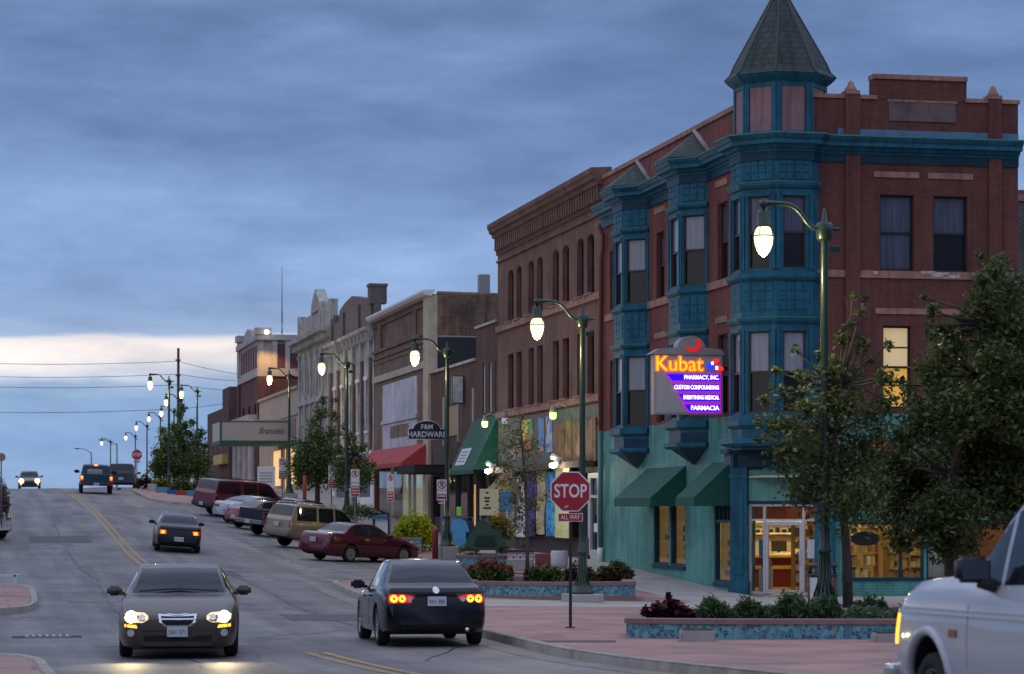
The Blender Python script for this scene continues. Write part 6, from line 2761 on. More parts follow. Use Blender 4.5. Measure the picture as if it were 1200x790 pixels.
# ------------------------------------------------------------------ raised planters
def tile_mat(name, cols, sc):
    m, T, b = _new(name)
    uv = N(T, 'ShaderNodeUVMap')
    vo = N(T, 'ShaderNodeTexVoronoi')
    vo.inputs['Scale'].default_value = sc
    T.links.new(uv.outputs[0], vo.inputs['Vector'])
    sp = N(T, 'ShaderNodeSeparateColor')
    T.links.new(vo.outputs['Color'], sp.inputs[0])
    rp = ramp(T, [(i / len(cols), c) for i, c in enumerate(cols)], 'CONSTANT')
    T.links.new(sp.outputs[0], rp.inputs[0])
    ve = N(T, 'ShaderNodeTexVoronoi', feature='DISTANCE_TO_EDGE')
    ve.inputs['Scale'].default_value = sc
    T.links.new(uv.outputs[0], ve.inputs['Vector'])
    re = ramp(T, [(0.0, (0, 0, 0)), (0.03, (0, 0, 0)), (0.06, (1, 1, 1))])
    T.links.new(ve.outputs['Distance'], re.inputs[0])
    mx = N(T, 'ShaderNodeMixRGB')
    mx.inputs[1].default_value = (0.30, 0.30, 0.28, 1)
    T.links.new(re.outputs[0], mx.inputs[0])
    T.links.new(rp.outputs[0], mx.inputs[2])
    T.links.new(mx.outputs[0], b.inputs['Base Color'])
    b.inputs['Roughness'].default_value = 0.3
    return m


M_TILE = tile_mat('turquoise_mosaic', [(0.03, 0.20, 0.27), (0.08, 0.34, 0.38), (0.02, 0.13, 0.22), (0.12, 0.42, 0.42), (0.05, 0.25, 0.33), (0.03, 0.12, 0.24)], 15)
M_PINKC = mat('pink_concrete', (0.25, 0.15, 0.145), 0.8, var=.25, scale=2, bump=.3, bscale=18)
M_SOIL = mat('soil', (0.045, 0.03, 0.022), 0.95, var=.4, scale=6, bump=.6, bscale=14)


def planter(name, label, outline, zlo, zhi, thick=.3):
    """outline: plan points (x,y) counter-clockwise"""
    c = sum((Vector(p) for p in outline), Vector((0, 0))) / len(outline)
    t = thing(name, label, 'planter', (c.x, c.y, zlo))
    H = zhi - zlo
    path = [tuple(p) for p in outline]
    z1, z2 = zlo + H * .36, zlo + H * .84
    mb = MB(M_PINKC)
    mb.sweep(path, [(0, zlo - .4), (0, z1), (thick, z1), (thick, zlo - .4)], closed=True)
    mb.sweep(path, [(-.02, z2), (-.02, zhi), (thick + .02, zhi), (thick + .02, z2)], closed=True)
    mb.build('wall', t)
    mb = MB(M_TILE)
    mb.sweep(path, [(.012, z1), (.012, z2), (thick - .01, z2), (thick - .01, z1)], closed=True)
    mb.build('tile_band', t)
    mb = MB(M_SOIL)
    n = len(path)
    mb.mesh([(p[0], p[1], zhi - .06) for p in path], [tuple(range(n))])
    mb.build('soil', t)
    return t


def on_ground(px, y):
    x = (px - 600) / 3000 * y
    return Vector((x, y))


pl_front = [on_ground(733, 42.6), on_ground(860, 42.2), on_ground(1130, 42.2), on_ground(1150, 45.2), on_ground(1080, 47.6), on_ground(900, 47.4), on_ground(780, 46.2), on_ground(738, 44.2)]
planter('raised_planter', 'long turquoise mosaic planter in front of the pharmacy door', pl_front, -.01, .50)
pm = []
for k in range(12):
    f = k / 11
    px = 540 + (745 - 540) * f
    pm.append(on_ground(px, 64.6 - 1.0 * math.sin(math.pi * f) - .6 * f))
pm += [on_ground(742, 66.8), on_ground(650, 69.0), on_ground(560, 69.2)]
planter('raised_planter', 'curved turquoise mosaic planter behind the stop sign and lamp plinth', pm, -.02, .52)
pb_ = [on_ground(534, 84), on_ground(560, 83.3), on_ground(594, 83.6), on_ground(596, 86), on_ground(565, 88), on_ground(536, 86.5)]
planter('raised_planter', 'short turquoise mosaic planter in front of the green sign block', pb_, .30, .84)
pt_ = [on_ground(470, 99.0), on_ground(494, 98.7), on_ground(496, 102), on_ground(470, 102.5)]
planter('raised_planter', 'small turquoise mosaic planter under the lime green shrub', pt_, .72, 1.25)

# patterned tile bench block, red block, white drum behind the middle planter
def block(name, label, cat, px0, px1, ytop, ybot, y, depth, m, extra=None):
    a, b = at(px0, ybot, y), at(px1, ytop, y)
    fr = Frame((a.x, a.y, 0), (1, 0, 0), (0, -1, 0))
    w = b.x - a.x
    t = thing(name, label, cat, (a.x + w / 2, y + depth / 2, a.z))
    mb = MB(m, fr)
    mb.box(0, w, -depth, 0, a.z - .3, b.z, .02)
    mb.build('body', t)
    if extra:
        extra(t, fr, w, a.z, b.z, depth)
    return t


def bench_tiles(t, fr, w, z0, z1, d):
    mb = MB(M_SIGNW, fr)
    mb.box(.02, w - .02, .001, .012, z0 + .05, z1 - .1)
    mb.m(mat('tile_navy', (0.03, 0.03, 0.15), .4))
    n = 4
    for k in range(n):
        c = w * (k + .5) / n
        for s in (-1, 1):
            pts = []
            for j in range(7):
                a = math.pi * (j / 6)
                pts.append((c + s * (.03 + .11 * math.sin(a)), z0 + .08 + (z1 - z0 - .2) * (j / 6)))
            for j in range(7):
                a = math.pi * (1 - j / 6)
                pts.append((c + s * (.03 + .05 * math.sin(a)), z0 + .08 + (z1 - z0 - .2) * (1 - j / 6)))
            mb.prism(pts, .013, .018)
        mb.m(mat('tile_red', (0.4, 0.04, 0.05), .4))
        mb.prism([(c - .03, z0 + .12), (c + .03, z0 + .12), (c, z0 + .24)], .013, .018)
        mb.m(MATS['tile_navy'])
    mb.build('tile_pattern', t)
    mb = MB(mat('bench_top', (0.05, 0.035, 0.03), .6), fr)
    mb.box(-.05, w + .05, -d, .05, z1, z1 + .06)
    mb.build('top', t)


block('tile_bench', 'low bench block with white and navy tile pattern behind planter', 'bench', 594, 626, 646.5, 658, 80.5, .6, M_CONC, bench_tiles)
block('red_seat_block', 'dark red concrete seat block beside the tiled bench', 'bench', 627, 646, 649, 659, 80, .5, mat('red_concrete', (0.22, 0.05, 0.055), .75, var=.2))
p = at(655.5, 659, 79.6)
mb = MB(mat('white_drum', (0.52, 0.52, 0.54), .6, var=.15))
mb.lathe([(.25, -.2), (.27, 0), (.27, .32), (.24, .36), (0, .36)], (p.x, p.y, p.z), 18)
tag(mb.build('concrete_drum'), 'white round concrete drum seat beside the dark red block', 'bench')


def corner_block(px0, px1, ytop, ybot, y, label):
    a, b = at(px0, ybot, y), at(px1, ytop, y)
    w = b.x - a.x
    t = thing('concrete_pot', label, 'planter pot', (a.x + w / 2, y + w / 2, a.z))
    mb = MB(M_CONC)
    bm = bmesh.new()
    bmesh.ops.create_cube(bm, size=1)
    for v in bm.verts:
        k = .97 if v.co.z < 0 else 1.0
        v.co = (v.co.x * w * k, v.co.y * w * k, (v.co.z + .5) * (b.z - a.z) - .02)
    bmesh.ops.bevel(bm, geom=bm.edges[:], offset=.03, segments=2, affect='EDGES')
    mb.bm(bm, raw=True, xf=Matrix.Translation((a.x + w / 2, y + w / 2, a.z)))
    mb.build('pot', t)
    mb = MB(M_SOIL)
    mb.box(-w * .42, w * .42, -w * .42, w * .42, b.z - a.z - .03, b.z - a.z - .005)
    o = mb.build('soil')
    o.parent = t
    return t, w, b.z - a.z


POT1 = corner_block(798, 839, 737.5, 765, 41.2, 'square concrete pot against the front of the long mosaic planter')
POT2 = corner_block(1025.5, 1066, 741, 768, 41.0, 'square concrete pot beside the nose of the white pickup')

# red bollard and grey one
p = at(510, 652, 83)
mb = MB(mat('bollard_red', (0.22, 0.015, 0.02), .5, var=.2))
mb.lathe([(.10, -.2), (.10, .82), (.085, .88), (0, .9)], (p.x, p.y, p.z), 12)
tag(mb.build('bollard'), 'dark red steel bollard by the parking sign post', 'bollard')
p = at(357, 590, 120)
mb = MB(mat('post_orange', (0.4, 0.08, 0.03), .5, var=.2))
mb.lathe([(.09, -.2), (.09, 1.25), (.07, 1.3), (0, 1.31)], (p.x, p.y, p.z), 12)
tag(mb.build('bollard'), 'orange red post on the pavement behind the gold wagon', 'bollard')

# newspaper box / framed stand beside the lime shrub
p = at(447, 627, 101)
ns = thing('newspaper_stand', 'dark framed stand with white poster and blue roof by the lime shrub', 'stand', p)
mb = MB(M_BLACK)
for x in (-.3, .3):
    mb.box(x - .04, x + .04, -.12, .12, 0, .85)
mb.box(-.34, .34, -.15, .15, .8, .87)
o = mb.build('frame'); o.parent = ns
mb = MB(M_SIGNW)
mb.box(-.25, .25, -.08, .06, .06, .6)
o = mb.build('poster'); o.parent = ns
mb = MB(mat('stand_blue', (0.03, 0.16, 0.3), .5))
mb.prism([(-.36, .62), (.26, .62), (.22, .78), (-.32, .78)], -.2, .18)
o = mb.build('roof_panel'); o.parent = ns

# easel board, thatched parasol, shirts, green block
p = at(577, 641, 96)
ea = thing('easel_sign', 'cream shop board with blue picture standing outside the blanket shop', 'notice board', p)
zt, zb = at(0, 573, 96).z - p.z, at(0, 604, 96).z - p.z
mb = MB(mat('board_cream', (0.60, 0.55, 0.36), .7, var=.1))
mb.box(-.48, .25, -.03, .0, zb, zt)
mb.m(M_BLACK)
for zz, ww in ((.82, .1), (.62, .22), (.5, .18), (.36, .12), (.24, .3)):
    mb.box(-.2 - ww / 2, -.2 + ww / 2, -.036, -.031, zb + (zt - zb) * zz, zb + (zt - zb) * zz + .07)
o = mb.build('board'); o.parent = ea
mb = MB(mat('picture_blue', (0.03, 0.22, 0.42), .6, var=.4, scale=5))
mb.box(.27, .75, -.05, -.02, zb + .2, zt - .1)
o = mb.build('picture'); o.parent = ea
mb = MB(M_POSTG)
for x in (-.45, .22, .72):
    mb.tube([(x, 0, 0), (x, 0, zb + .4)], .025, 6)
o = mb.build('leg'); o.parent = ea
p = at(592, 604, 98.5)
pz = at(0, 553, 98.5).z - p.z
pa = thing('straw_parasol', 'straw parasol sloping beside the flood lamp outside the blanket shop', 'parasol', p)
mb = MB(mat('straw', (0.36, 0.25, 0.12), .9, var=.4, scale=9, bump=.8, bscale=30))
n = 14
vs = [(0, 0, pz)]
for k in range(n):
    a = 2 * math.pi * k / n
    vs.append((.85 * math.cos(a), .85 * math.sin(a), pz - .85 + .06 * (k % 2)))
mb.mesh(vs, [(0, 1 + k, 1 + (k + 1) % n) for k in range(n)] + [tuple(range(n, 0, -1))])
o = mb.build('canopy'); o.parent = pa
mb = MB(M_POSTG)
mb.tube([(0, 0, -1.6), (0, 0, pz - .1)], .03, 6)
o = mb.build('pole'); o.parent = pa

p = at(537, 645, 89)
sh = thing('shirt_rack', 'rack of shirts with a bright blue one at the front', 'clothes rack', p)
zt = at(0, 608, 89).z - p.z
mb = MB(M_POSTG)
mb.tube([(-.5, .3, 0), (-.5, .3, zt + .05), (.5, .3, zt + .05), (.5, .3, 0)], .02, 6)
mb.tube([(-.1, 0, zt + .02), (-.1, .6, zt + .02)], .015, 6)
o = mb.build('rail'); o.parent = sh


def shirt(cx, cy, z1, w, h, m):
    mb = MB(m)
    out = [(-w * .48, 0), (-w * .42, h * .55), (-w * .56, h * .48), (-w * .66, h * .56), (-w * .46, h * .9), (-w * .14, h), (w * .14, h), (w * .46, h * .9), (w * .66, h * .56), (w * .56, h * .48), (w * .42, h * .55), (w * .48, 0)]
    mb.prism([(cx + a, z1 - h + b) for a, b in out], cy - .05, cy + .05)
    o = mb.build('shirt')
    o.parent = sh


shirt(.04, -.02, zt, .52, .95, mat('shirt_blue', (0.11, 0.40, 0.70), .9, var=.2, scale=4))
shirt(-.22, .14, zt + .02, .55, .9, mat('shirt_lilac', (0.28, 0.22, 0.4), .9, var=.3))
shirt(-.3, .3, zt + .02, .5, .9, mat('shirt_white', (0.5, 0.45, 0.5), .9, var=.2))
shirt(.25, .2, zt - .02, .55, .95, mat('shirt_navy', (0.04, 0.05, 0.12), .9, var=.2))
mb = MB(mat('price_card_lime', (0.28, 0.85, 0.08), .7))
mb.box(-.06, .10, -.06, -.05, zt + .1, zt + .42)
o = mb.build('price_card'); o.parent = sh

p = at(569, 645, 86.2)
mb = MB(mat('mossy_green_slab', (0.05, 0.10, 0.075), .7, var=.4, scale=3))
pts = [(-.75, 0), (.72, 0), (.62, .28), (.5, .62), (.28, .72), (.22, .66), (.1, .95), (.0, .98), (-.08, 1.12), (-.22, .98), (-.34, .86), (-.5, .6), (-.58, .5), (-.68, .2)]
mb.prism([(a, b) for a, b in pts], -.15, .15)
mb.m(M_LGREEN)
mb.prism([(-.4, .12), (.38, .12), (.3, .5), (-.3, .5)], -.17, -.151)
o = mb.build('jagged_marker')
o.location = p
tag(o, 'jagged dark green marker slab standing in the short planter', 'marker')

# trash bin by the pharmacy door
p = at(964, 706, 61)
s_, t_ = ST(p.x, p.y)
p.z = zf(s_, t_) + .13
tb = thing('trash_bin', 'dark litter bin with curved lid and white notice by pharmacy door', 'bin', p)
mb = MB(mat('bin_slats', (0.13, 0.09, 0.075), .7, var=.2))
for k in range(14):
    a = 2 * math.pi * k / 14
    mb.box(-.0, .0, 0, 0, 0, 0) if False else mb.tube([(.30 * math.cos(a), .30 * math.sin(a), .05), (.32 * math.cos(a), .32 * math.sin(a), .78)], .055, 5)
o = mb.build('slatted_body'); o.parent = tb
mb = MB(M_BLACK)
mb.lathe([(.0, .02), (.27, .02), (.28, .75), (0, .75)], (0, 0, 0), 14)
mb.lathe([(.37, .76), (.38, .82), (.32, .82), (.32, .76)], (0, 0, 0), 16)
for a in (R(20), R(160), R(250)):
    mb.tube([(.34 * math.cos(a), .34 * math.sin(a), .8), (.3 * math.cos(a), .3 * math.sin(a), 1.02)], .03, 5)
mb.lathe([(.36, .98), (.37, 1.03), (.28, 1.1), (.0, 1.13)], (0, 0, 0), 16)
o = mb.build('lid'); o.parent = tb
mb = MB(mat('bin_notice', (0.62, 0.66, 0.66), .7, var=.2, scale=14))
mb.box(-.34, -.06, -.40, -.37, .18, .74)
o = mb.build('notice'); o.parent = tb

# left edge: back of a sign, low white rail
p = at(1.5, 600, 96)
ls = thing('sign_back', 'tan back of an octagonal sign on a grey post at the left edge', 'sign', p)
zt = at(0, 532, 96).z - p.z
mb = MB(M_POSTG)
mb.tube([(0, 0, -.6), (0, 0, zt)], .03, 6)
o = mb.build('post'); o.parent = ls
mb = MB(mat('sign_back_tan', (0.28, 0.22, 0.15), .6))
octagon(mb, (.02, zt - .12), .16, -.06, -.045)
o = mb.build('sign_board'); o.parent = ls
p = at(-8, 679, 69)
s_, t_ = ST(p.x, p.y)
p.z = zf(s_, t_)
rk = thing('bike_rack', 'low white slatted rack at the left kerb', 'rack', p, 0)
mb = MB(mat('rack_white', (0.55, 0.58, 0.62), .5))
for k in range(4):
    mb.box(-.6, .62, -.05 + k * .25, .0 + k * .25, .24, .29)
mb.box(.56, .64, -.05, .8, 0, .30)
mb.box(-.6, -.52, -.05, .8, 0, .30)
o = mb.build('rails'); o.parent = rk

# coloured blocks of the raised bed up the hill
for (px0, px1, ytop, ybot, y, col, lab, nm) in (
        (195.5, 206, 574.5, 585, 149, (0.02, 0.09, 0.35), 'blue painted block at the end of the hill planter', 'painted_block'),
        (206.2, 219, 575, 586, 148, (0.30, 0.05, 0.05), 'red painted block at the end of the hill planter', 'painted_block'),
        (182, 195, 571, 578, 151, (0.10, 0.28, 0.36), 'pale turquoise block of the hill planter', 'painted_block'),
        (219.2, 232, 575, 586, 147, (0.06, 0.25, 0.38), 'sky blue block of the hill planter beside the red one', 'painted_block'),
        (173, 182, 567, 576, 153, (0.45, 0.42, 0.4), 'grey white block of the hill planter', 'painted_block')):
    block(nm, lab, 'planter block', px0, px1, ytop, ybot, y, .8, mat('block_%d' % int(px0), col, .7, var=.15))
# ------------------------------------------------------------------ vehicles
def paint(name, col, rough=0.35, metal=0.0, coat=0.5, fleck=0.08):
    return mat(name, col, rough, metal, var=fleck, scale=3.0, coat=coat, spec=0.12)


M_TYRE = mat('tyre_rubber', (0.013, 0.013, 0.014), 0.85, var=.2)
M_RIM = mat('alloy_rim', (0.42, 0.42, 0.45), 0.3, 0.8)
M_RIMD = mat('steel_rim', (0.06, 0.06, 0.065), 0.5, 0.4)
M_CARGLASS = pane('car_glass', (0.012, 0.014, 0.017), 0.03)
M_CARGLASS2 = pane('car_glass_pale', (0.014, 0.018, 0.03), 0.03)
M_TRIM = mat('black_trim', (0.018, 0.018, 0.02), 0.5)
M_CHROME = mat('chrome', (0.75, 0.75, 0.77), 0.12, 1.0)
M_LENSR = mat('red_lens', (0.25, 0.008, 0.01), 0.2, coat=.8)
M_LENSC = mat('clear_lens', (0.5, 0.5, 0.52), 0.15, coat=.8)
M_LENSA = mat('amber_lens', (0.55, 0.18, 0.01), 0.2, coat=.8)
M_LENSR_ON = emit('red_lens_glow', (0.6, 0.012, 0.008), 0.55)
M_TAILON = emit('tail_light_on', (1.0, 0.13, 0.012), 2.2)
M_TAILHOT = emit('tail_light_hot', (1.0, 0.24, 0.015), 3.6)
M_LENSON = emit('headlight_lens_lit', (1.0, 0.70, 0.32), 0.75)
M_HEADON = emit('headlight_on', (1.0, 0.84, 0.50), 9)
M_AMBERON = emit('amber_light_on', (1.0, 0.42, 0.02), 2.2)
M_UNDER = mat('underbody', (0.01, 0.01, 0.01), 0.9)
M_PLATE = mat('number_plate', (0.55, 0.55, 0.56), 0.5)
M_PLATETXT = mat('plate_lettering', (0.06, 0.07, 0.2), 0.6)


def pchip(tab):
    xs = [p[0] for p in tab]
    ys = [p[1] for p in tab]
    n = len(xs)
    d = [(ys[i + 1] - ys[i]) / (xs[i + 1] - xs[i]) for i in range(n - 1)]
    m = [0.0] * n
    m[0], m[-1] = d[0], d[-1]
    for i in range(1, n - 1):
        m[i] = 0 if d[i - 1] * d[i] <= 0 else 2 * d[i - 1] * d[i] / (d[i - 1] + d[i])

    def f(x):
        if x <= xs[0]:
            return ys[0]
        if x >= xs[-1]:
            return ys[-1]
        for i in range(n - 1):
            if x <= xs[i + 1]:
                h = xs[i + 1] - xs[i]
                t = (x - xs[i]) / h
                return (ys[i] * (1 + 2 * t) * (1 - t) ** 2 + m[i] * h * t * (1 - t) ** 2 + ys[i + 1] * t * t * (3 - 2 * t) + m[i + 1] * h * t * t * (t - 1))
    return f


def wheel(root, x, y, r, side, wid=.2, rim=M_RIM, rimr=.64, spokes=5, turn=0.0):
    """tyre with tread and a spoked rim; side=+1 is the outer face towards +y"""
    w = thing_child('wheel', root, (x, y, r))
    o_ = side
    mb = MB(M_TYRE)
    h = wid / 2
    prof = [(r * rimr, -h * .9), (r * .9, -h), (r * .985, -h * .75), (r, -h * .5), (r, h * .5), (r * .985, h * .75), (r * .9, h), (r * rimr, h * .9)]
    k = len(prof)
    mb.lathe(prof + [prof[0]], (0, 0, 0), 24, axis='y', caps=False)
    t = mb.build('tyre')
    t.parent = w
    mb = MB(rim)
    f = h * .82 * o_
    mb.lathe([(r * rimr, f * 1.08), (r * rimr, f * .85), (r * (rimr - .07), f * .8), (r * (rimr - .07), f * 1.0), (r * rimr, f * 1.08)], (0, 0, 0), 24, axis='y', caps=False)
    for s in range(spokes):
        a = 2 * math.pi * s / spokes + .3
        c, sn = math.cos(a), math.sin(a)
        wdt = r * .085
        p0, p1 = r * .08, r * (rimr - .05)
        vs = []
        for rr, ww in ((p0, wdt * 1.3), (p1, wdt)):
            for sg in (-1, 1):
                for yy in (f * .75, f * 1.0):
                    vs.append((rr * c - sg * ww * sn, yy, rr * sn + sg * ww * c))
        mb.mesh(vs, [(0, 1, 3, 2), (4, 6, 7, 5), (0, 4, 5, 1), (2, 3, 7, 6), (0, 2, 6, 4), (1, 5, 7, 3)])
    mb.lathe([(0, f * .7), (r * .13, f * .72), (r * .13, f * 1.04), (0, f * 1.06)], (0, 0, 0), 12, axis='y')
    mb.m(M_UNDER)
    mb.lathe([(0, f * .35), (r * rimr * .98, f * .35), (r * rimr * .98, f * .45), (0, f * .45)], (0, 0, 0), 20, axis='y')
    q = mb.build('rim')
    q.parent = w
    w.rotation_euler = (0, rng.random() * 1.0, turn)
    return w


def thing_child(name, parent, loc):
    o = bpy.data.objects.new(name, None)
    o.empty_display_size = .2
    COL.objects.link(o)
    o.location = loc
    o.parent = parent
    return o


def make_car(spec):
    """a car body lofted from its profile curves; x forward, y left, z up"""
    S = spec
    root = thing(S['name'], S['label'], S['cat'], group=S.get('group'))
    L = S['L']
    W = S['W'] / 2
    x0, x1 = S.get('x0', -L / 2), S.get('x1', L / 2)
    top, belt, roofw = pchip(S['top']), pchip(S['belt']), pchip(S['roofw'])
    plan = pchip(S['plan'])
    bot = pchip(S['bot'])
    nose, tail = pchip(S['nose']), pchip(S['tail'])
    G = S['glass']      # dict: ws (x0,x1), rw (x0,x1), sides [(a,b),...]
    keys = {x0, x1, G['ws'][0], G['ws'][1]}
    if G.get('rw'):
        keys |= {G['rw'][0], G['rw'][1]}
    for a, b in G['sides']:
        keys |= {a, b}
    xs = set(keys)
    xs |= {x0 + d for d in (.012, .035, .07, .12, .19, .28, .4)} | {x1 - d for d in (.012, .035, .07, .12, .19, .28, .4)}
    v = x0 + .5
    while v < x1 - .45:
        if all(abs(v - q) > .04 for q in keys):
            xs.add(v)
        v += .085
    xs = sorted(xs)

    def ring(x):
        w = plan(x) * W
        b, t, z0 = belt(x), top(x), bot(x)
        t = max(t, b + .012)
        g = t - b
        wr = min(roofw(x) * W, w * .96)
        f = S.get('flare', 0.0)
        pts = [(0, z0), (w * .80, z0), (w * .945, z0 + .045), (w * .985, z0 + .13), (w * 1.0, z0 + (b - z0) * .42), (w * .998, z0 + (b - z0) * .6),
               (w * .985, b - (b - z0) * .17), (w * .965, b - .05), (w * .93, b - .008)]
        # greenhouse
        sh = w * .915
        cur = lambda k: sh + (wr - sh) * (k ** 1.15)
        pts += [(cur(.06), b + g * .05), (cur(.45), b + g * .45), (cur(.86), b + g * .86)]
        pts += [(wr * 1.0, b + g * .935), (wr * .955, b + g * .972), (wr * .62, t - .012 * min(1, g * 4)), (wr * .3, t - .003), (0, t)]
        return pts

    def shift(x, z):
        """rounds the nose and tail in side view"""
        d = 0
        u = max(0, 1 - (x - x0) / .75)
        if u > 0:
            d += tail(z) * u * u * (3 - 2 * u)
        u = max(0, 1 - (x1 - x) / .75)
        if u > 0:
            d -= nose(z) * u * u * (3 - 2 * u)
        return d

    slots = []
    names = []

    def slot(nm, m):
        slots.append(m)
        names.append(nm)
        return len(slots) - 1

    PB = slot('body', S['paint'])
    UB = slot('body', M_UNDER)
    WS = slot('windshield', S.get('glassmat', M_CARGLASS))
    RW = slot('rear_window', S.get('glassmat', M_CARGLASS))
    LOW = slot('body', S.get('lower', S['paint']))
    side_slots = {}
    for i in range(len(G['sides'])):
        for sgn in (1, -1):
            side_slots[(i, sgn)] = slot('side_window', S.get('sideglass', S.get('glassmat', M_CARGLASS)))
    verts, faces, fm = [], [], []
    rings = []
    for x in xs:
        r = ring(x)
        ids = []
        full = [(y, z) for y, z in r] + [(-y, z) for y, z in reversed(r[1:-1])]
        for y, z in full:
            ids.append(len(verts))
            verts.append((x + shift(x, z), y, z))
        rings.append(ids)
    n = len(rings[0])
    half = n // 2
    for i in range(len(xs) - 1):
        xm = (xs[i] + xs[i + 1]) / 2
        for j in range(n):
            k = (j + 1) % n
            faces.append((rings[i][j], rings[i][k], rings[i + 1][k], rings[i + 1][j]))
            jj = j if j < half else n - 1 - j      # strip index from the bottom centre
            sgn = 1 if j < half else -1
            m = PB
            gh = top(xm) - belt(xm)
            if jj == 0:
                m = UB
            elif jj <= 2:
                m = LOW
            elif jj in (9, 10):
                for q, (a, b) in enumerate(G['sides']):
                    if a < xm < b and gh > .05:
                        m = side_slots[(q, sgn)]
            elif jj >= 13:
                if G['ws'][0] < xm < G['ws'][1]:
                    m = WS
                elif G.get('rw') and G['rw'][0] < xm < G['rw'][1]:
                    m = RW
            fm.append(m)
    faces.append(tuple(reversed(rings[0])))
    fm.append(PB)
    faces.append(tuple(rings[-1]))
    fm.append(PB)
    me = bpy.data.meshes.new('body')
    me.from_pydata(verts, [], faces)
    for m in slots:
        me.materials.append(m)
    me.polygons.foreach_set('material_index', fm)
    bm = bmesh.new()
    bm.from_mesh(me)
    bmesh.ops.recalc_face_normals(bm, faces=bm.faces)
    bm.to_mesh(me)
    bm.free()
    bvh = BVHTree.FromPolygons(verts, faces)
    ob = bpy.data.objects.new('body', me)
    COL.objects.link(ob)
    # wheel arches are cut out of the body
    r = S['wr']
    ar, az = S.get('ar', r + .055), S.get('az', r + .015)
    cut = MB(M_UNDER)
    for wx in S['wx']:
        for sgn in (1, -1):
            ww = plan(wx) * W
            cut.lathe([(0, 0), (ar, 0), (ar, .55), (0, .55)], (wx, (ww - .30) if sgn > 0 else (-ww - .25), az), 28, axis='y')
    co = cut.build('cutter')
    for m in [M_UNDER]:
        pass
    md = ob.modifiers.new('cut', 'BOOLEAN')
    md.operation = 'DIFFERENCE'
    md.solver = 'EXACT'
    md.object = co
    try:
        md.material_mode = 'TRANSFER'
    except Exception:
        pass
    dg = bpy.context.evaluated_depsgraph_get()
    res = bpy.data.meshes.new_from_object(ob.evaluated_get(dg), preserve_all_data_layers=True, depsgraph=dg)
    bpy.data.objects.remove(co)
    bpy.data.objects.remove(ob)
    mats = list(res.materials)
    pv = [Vector(v.co) for v in res.vertices]
    groups = {}
    for p in res.polygons:
        idx = p.material_index
        if idx < len(names):
            key = (idx if names[idx] != 'body' else 'body')
        else:
            key = 'body'
        groups.setdefault(key, []).append((tuple(p.vertices), idx))
    for key, fl in groups.items():
        nm = 'body' if key == 'body' else names[key]
        used = sorted({v for f, _ in fl for v in f})
        mp = {v: i for i, v in enumerate(used)}
        m2 = bpy.data.meshes.new(nm)
        m2.from_pydata([pv[v] for v in used], [], [tuple(mp[v] for v in f) for f, _ in fl])
        ids_ = sorted({i for _, i in fl})
        for i in ids_:
            m2.materials.append(slots[i])
        m2.polygons.foreach_set('material_index', [ids_.index(i) for _, i in fl])
        m2.polygons.foreach_set('use_smooth', [True] * len(fl))
        m2.update()
        try:
            m2.set_sharp_from_angle(angle=R(35))
        except Exception:
            pass
        boxuv(m2)
        o = bpy.data.objects.new(nm, m2)
        COL.objects.link(o)
        o.parent = root
    # wheels
    for i, wx in enumerate(S['wx']):
        for sgn in (1, -1):
            ww = plan(wx) * W
            wheel(root, wx, sgn * (ww - .115), r, sgn, S.get('ww', .2), S.get('rim', M_RIM), S.get('rimr', .66), S.get('spokes', 5), S.get('turn', 0) if i == 1 else 0)
    root['_w'] = 0
    del root['_w']
    return root, bvh, plan, W


def patch(root, bvh, name, poly, axis, m, lift=.008, step=.05, parent=None, mirror=False, thick=.012, smooth=True):
    """a lens, trim or panel that follows the body: poly in (y,z) for axis '+x'/'-x', (x,z) for '+y'/'-y', (x,y) for '+z'"""
    objs = []
    for sg in ((1, -1) if mirror else (1,)):
        bm = bmesh.new()
        if axis[1] == 'x':
            pl = [(a * sg, b) for a, b in poly]
        else:
            pl = list(poly)
        ax = axis
        if axis[1] == 'y' and sg < 0:
            ax = '-y' if axis == '+y' else '+y'
        f = bm.faces.new([bm.verts.new((a, b, 0)) for a, b in pl])
        a0, a1 = min(p[0] for p in pl), max(p[0] for p in pl)
        b0, b1 = min(p[1] for p in pl), max(p[1] for p in pl)
        for q in np.arange(a0 + step, a1, step):
            bmesh.ops.bisect_plane(bm, geom=bm.verts[:] + bm.edges[:] + bm.faces[:], plane_co=(q, 0, 0), plane_no=(1, 0, 0))
        for q in np.arange(b0 + step, b1, step):
            bmesh.ops.bisect_plane(bm, geom=bm.verts[:] + bm.edges[:] + bm.faces[:], plane_co=(0, q, 0), plane_no=(0, 1, 0))
        d = {'+x': Vector((-1, 0, 0)), '-x': Vector((1, 0, 0)), '+y': Vector((0, -1, 0)), '-y': Vector((0, 1, 0)), '+z': Vector((0, 0, -1))}[ax]
        good = {}
        for v in bm.verts:
            a, b = v.co.x, v.co.y
            if ax[1] == 'x':
                o = Vector((0, a, b))
            elif ax[1] == 'y':
                o = Vector((a, 0, b))
            else:
                o = Vector((a, b, 0))
            start = o - d * 6
            hit = bvh.ray_cast(start, d)
            if hit[0] is None:
                near = bvh.find_nearest(o - d * 2)
                pos = near[0]
            else:
                pos = hit[0]
            good[v.index if False else v] = pos
        for v, pos in good.items():
            v.co = pos - d * lift
        # give it thickness towards the body
        geom = bm.faces[:]
        ext = bmesh.ops.extrude_face_region(bm, geom=geom)
        for v in [e for e in ext['geom'] if isinstance(e, bmesh.types.BMVert)]:
            v.co += d * (-.0)
        for v in good:
            v.co += d * (thick + lift)
        bmesh.ops.recalc_face_normals(bm, faces=bm.faces)
        mb = MB(m)
        mb.sm = False
        mb.bm(bm, raw=True)
        o = mb.build(name)
        o.parent = parent or root
        objs.append(o)
    return objs if mirror else objs[0]


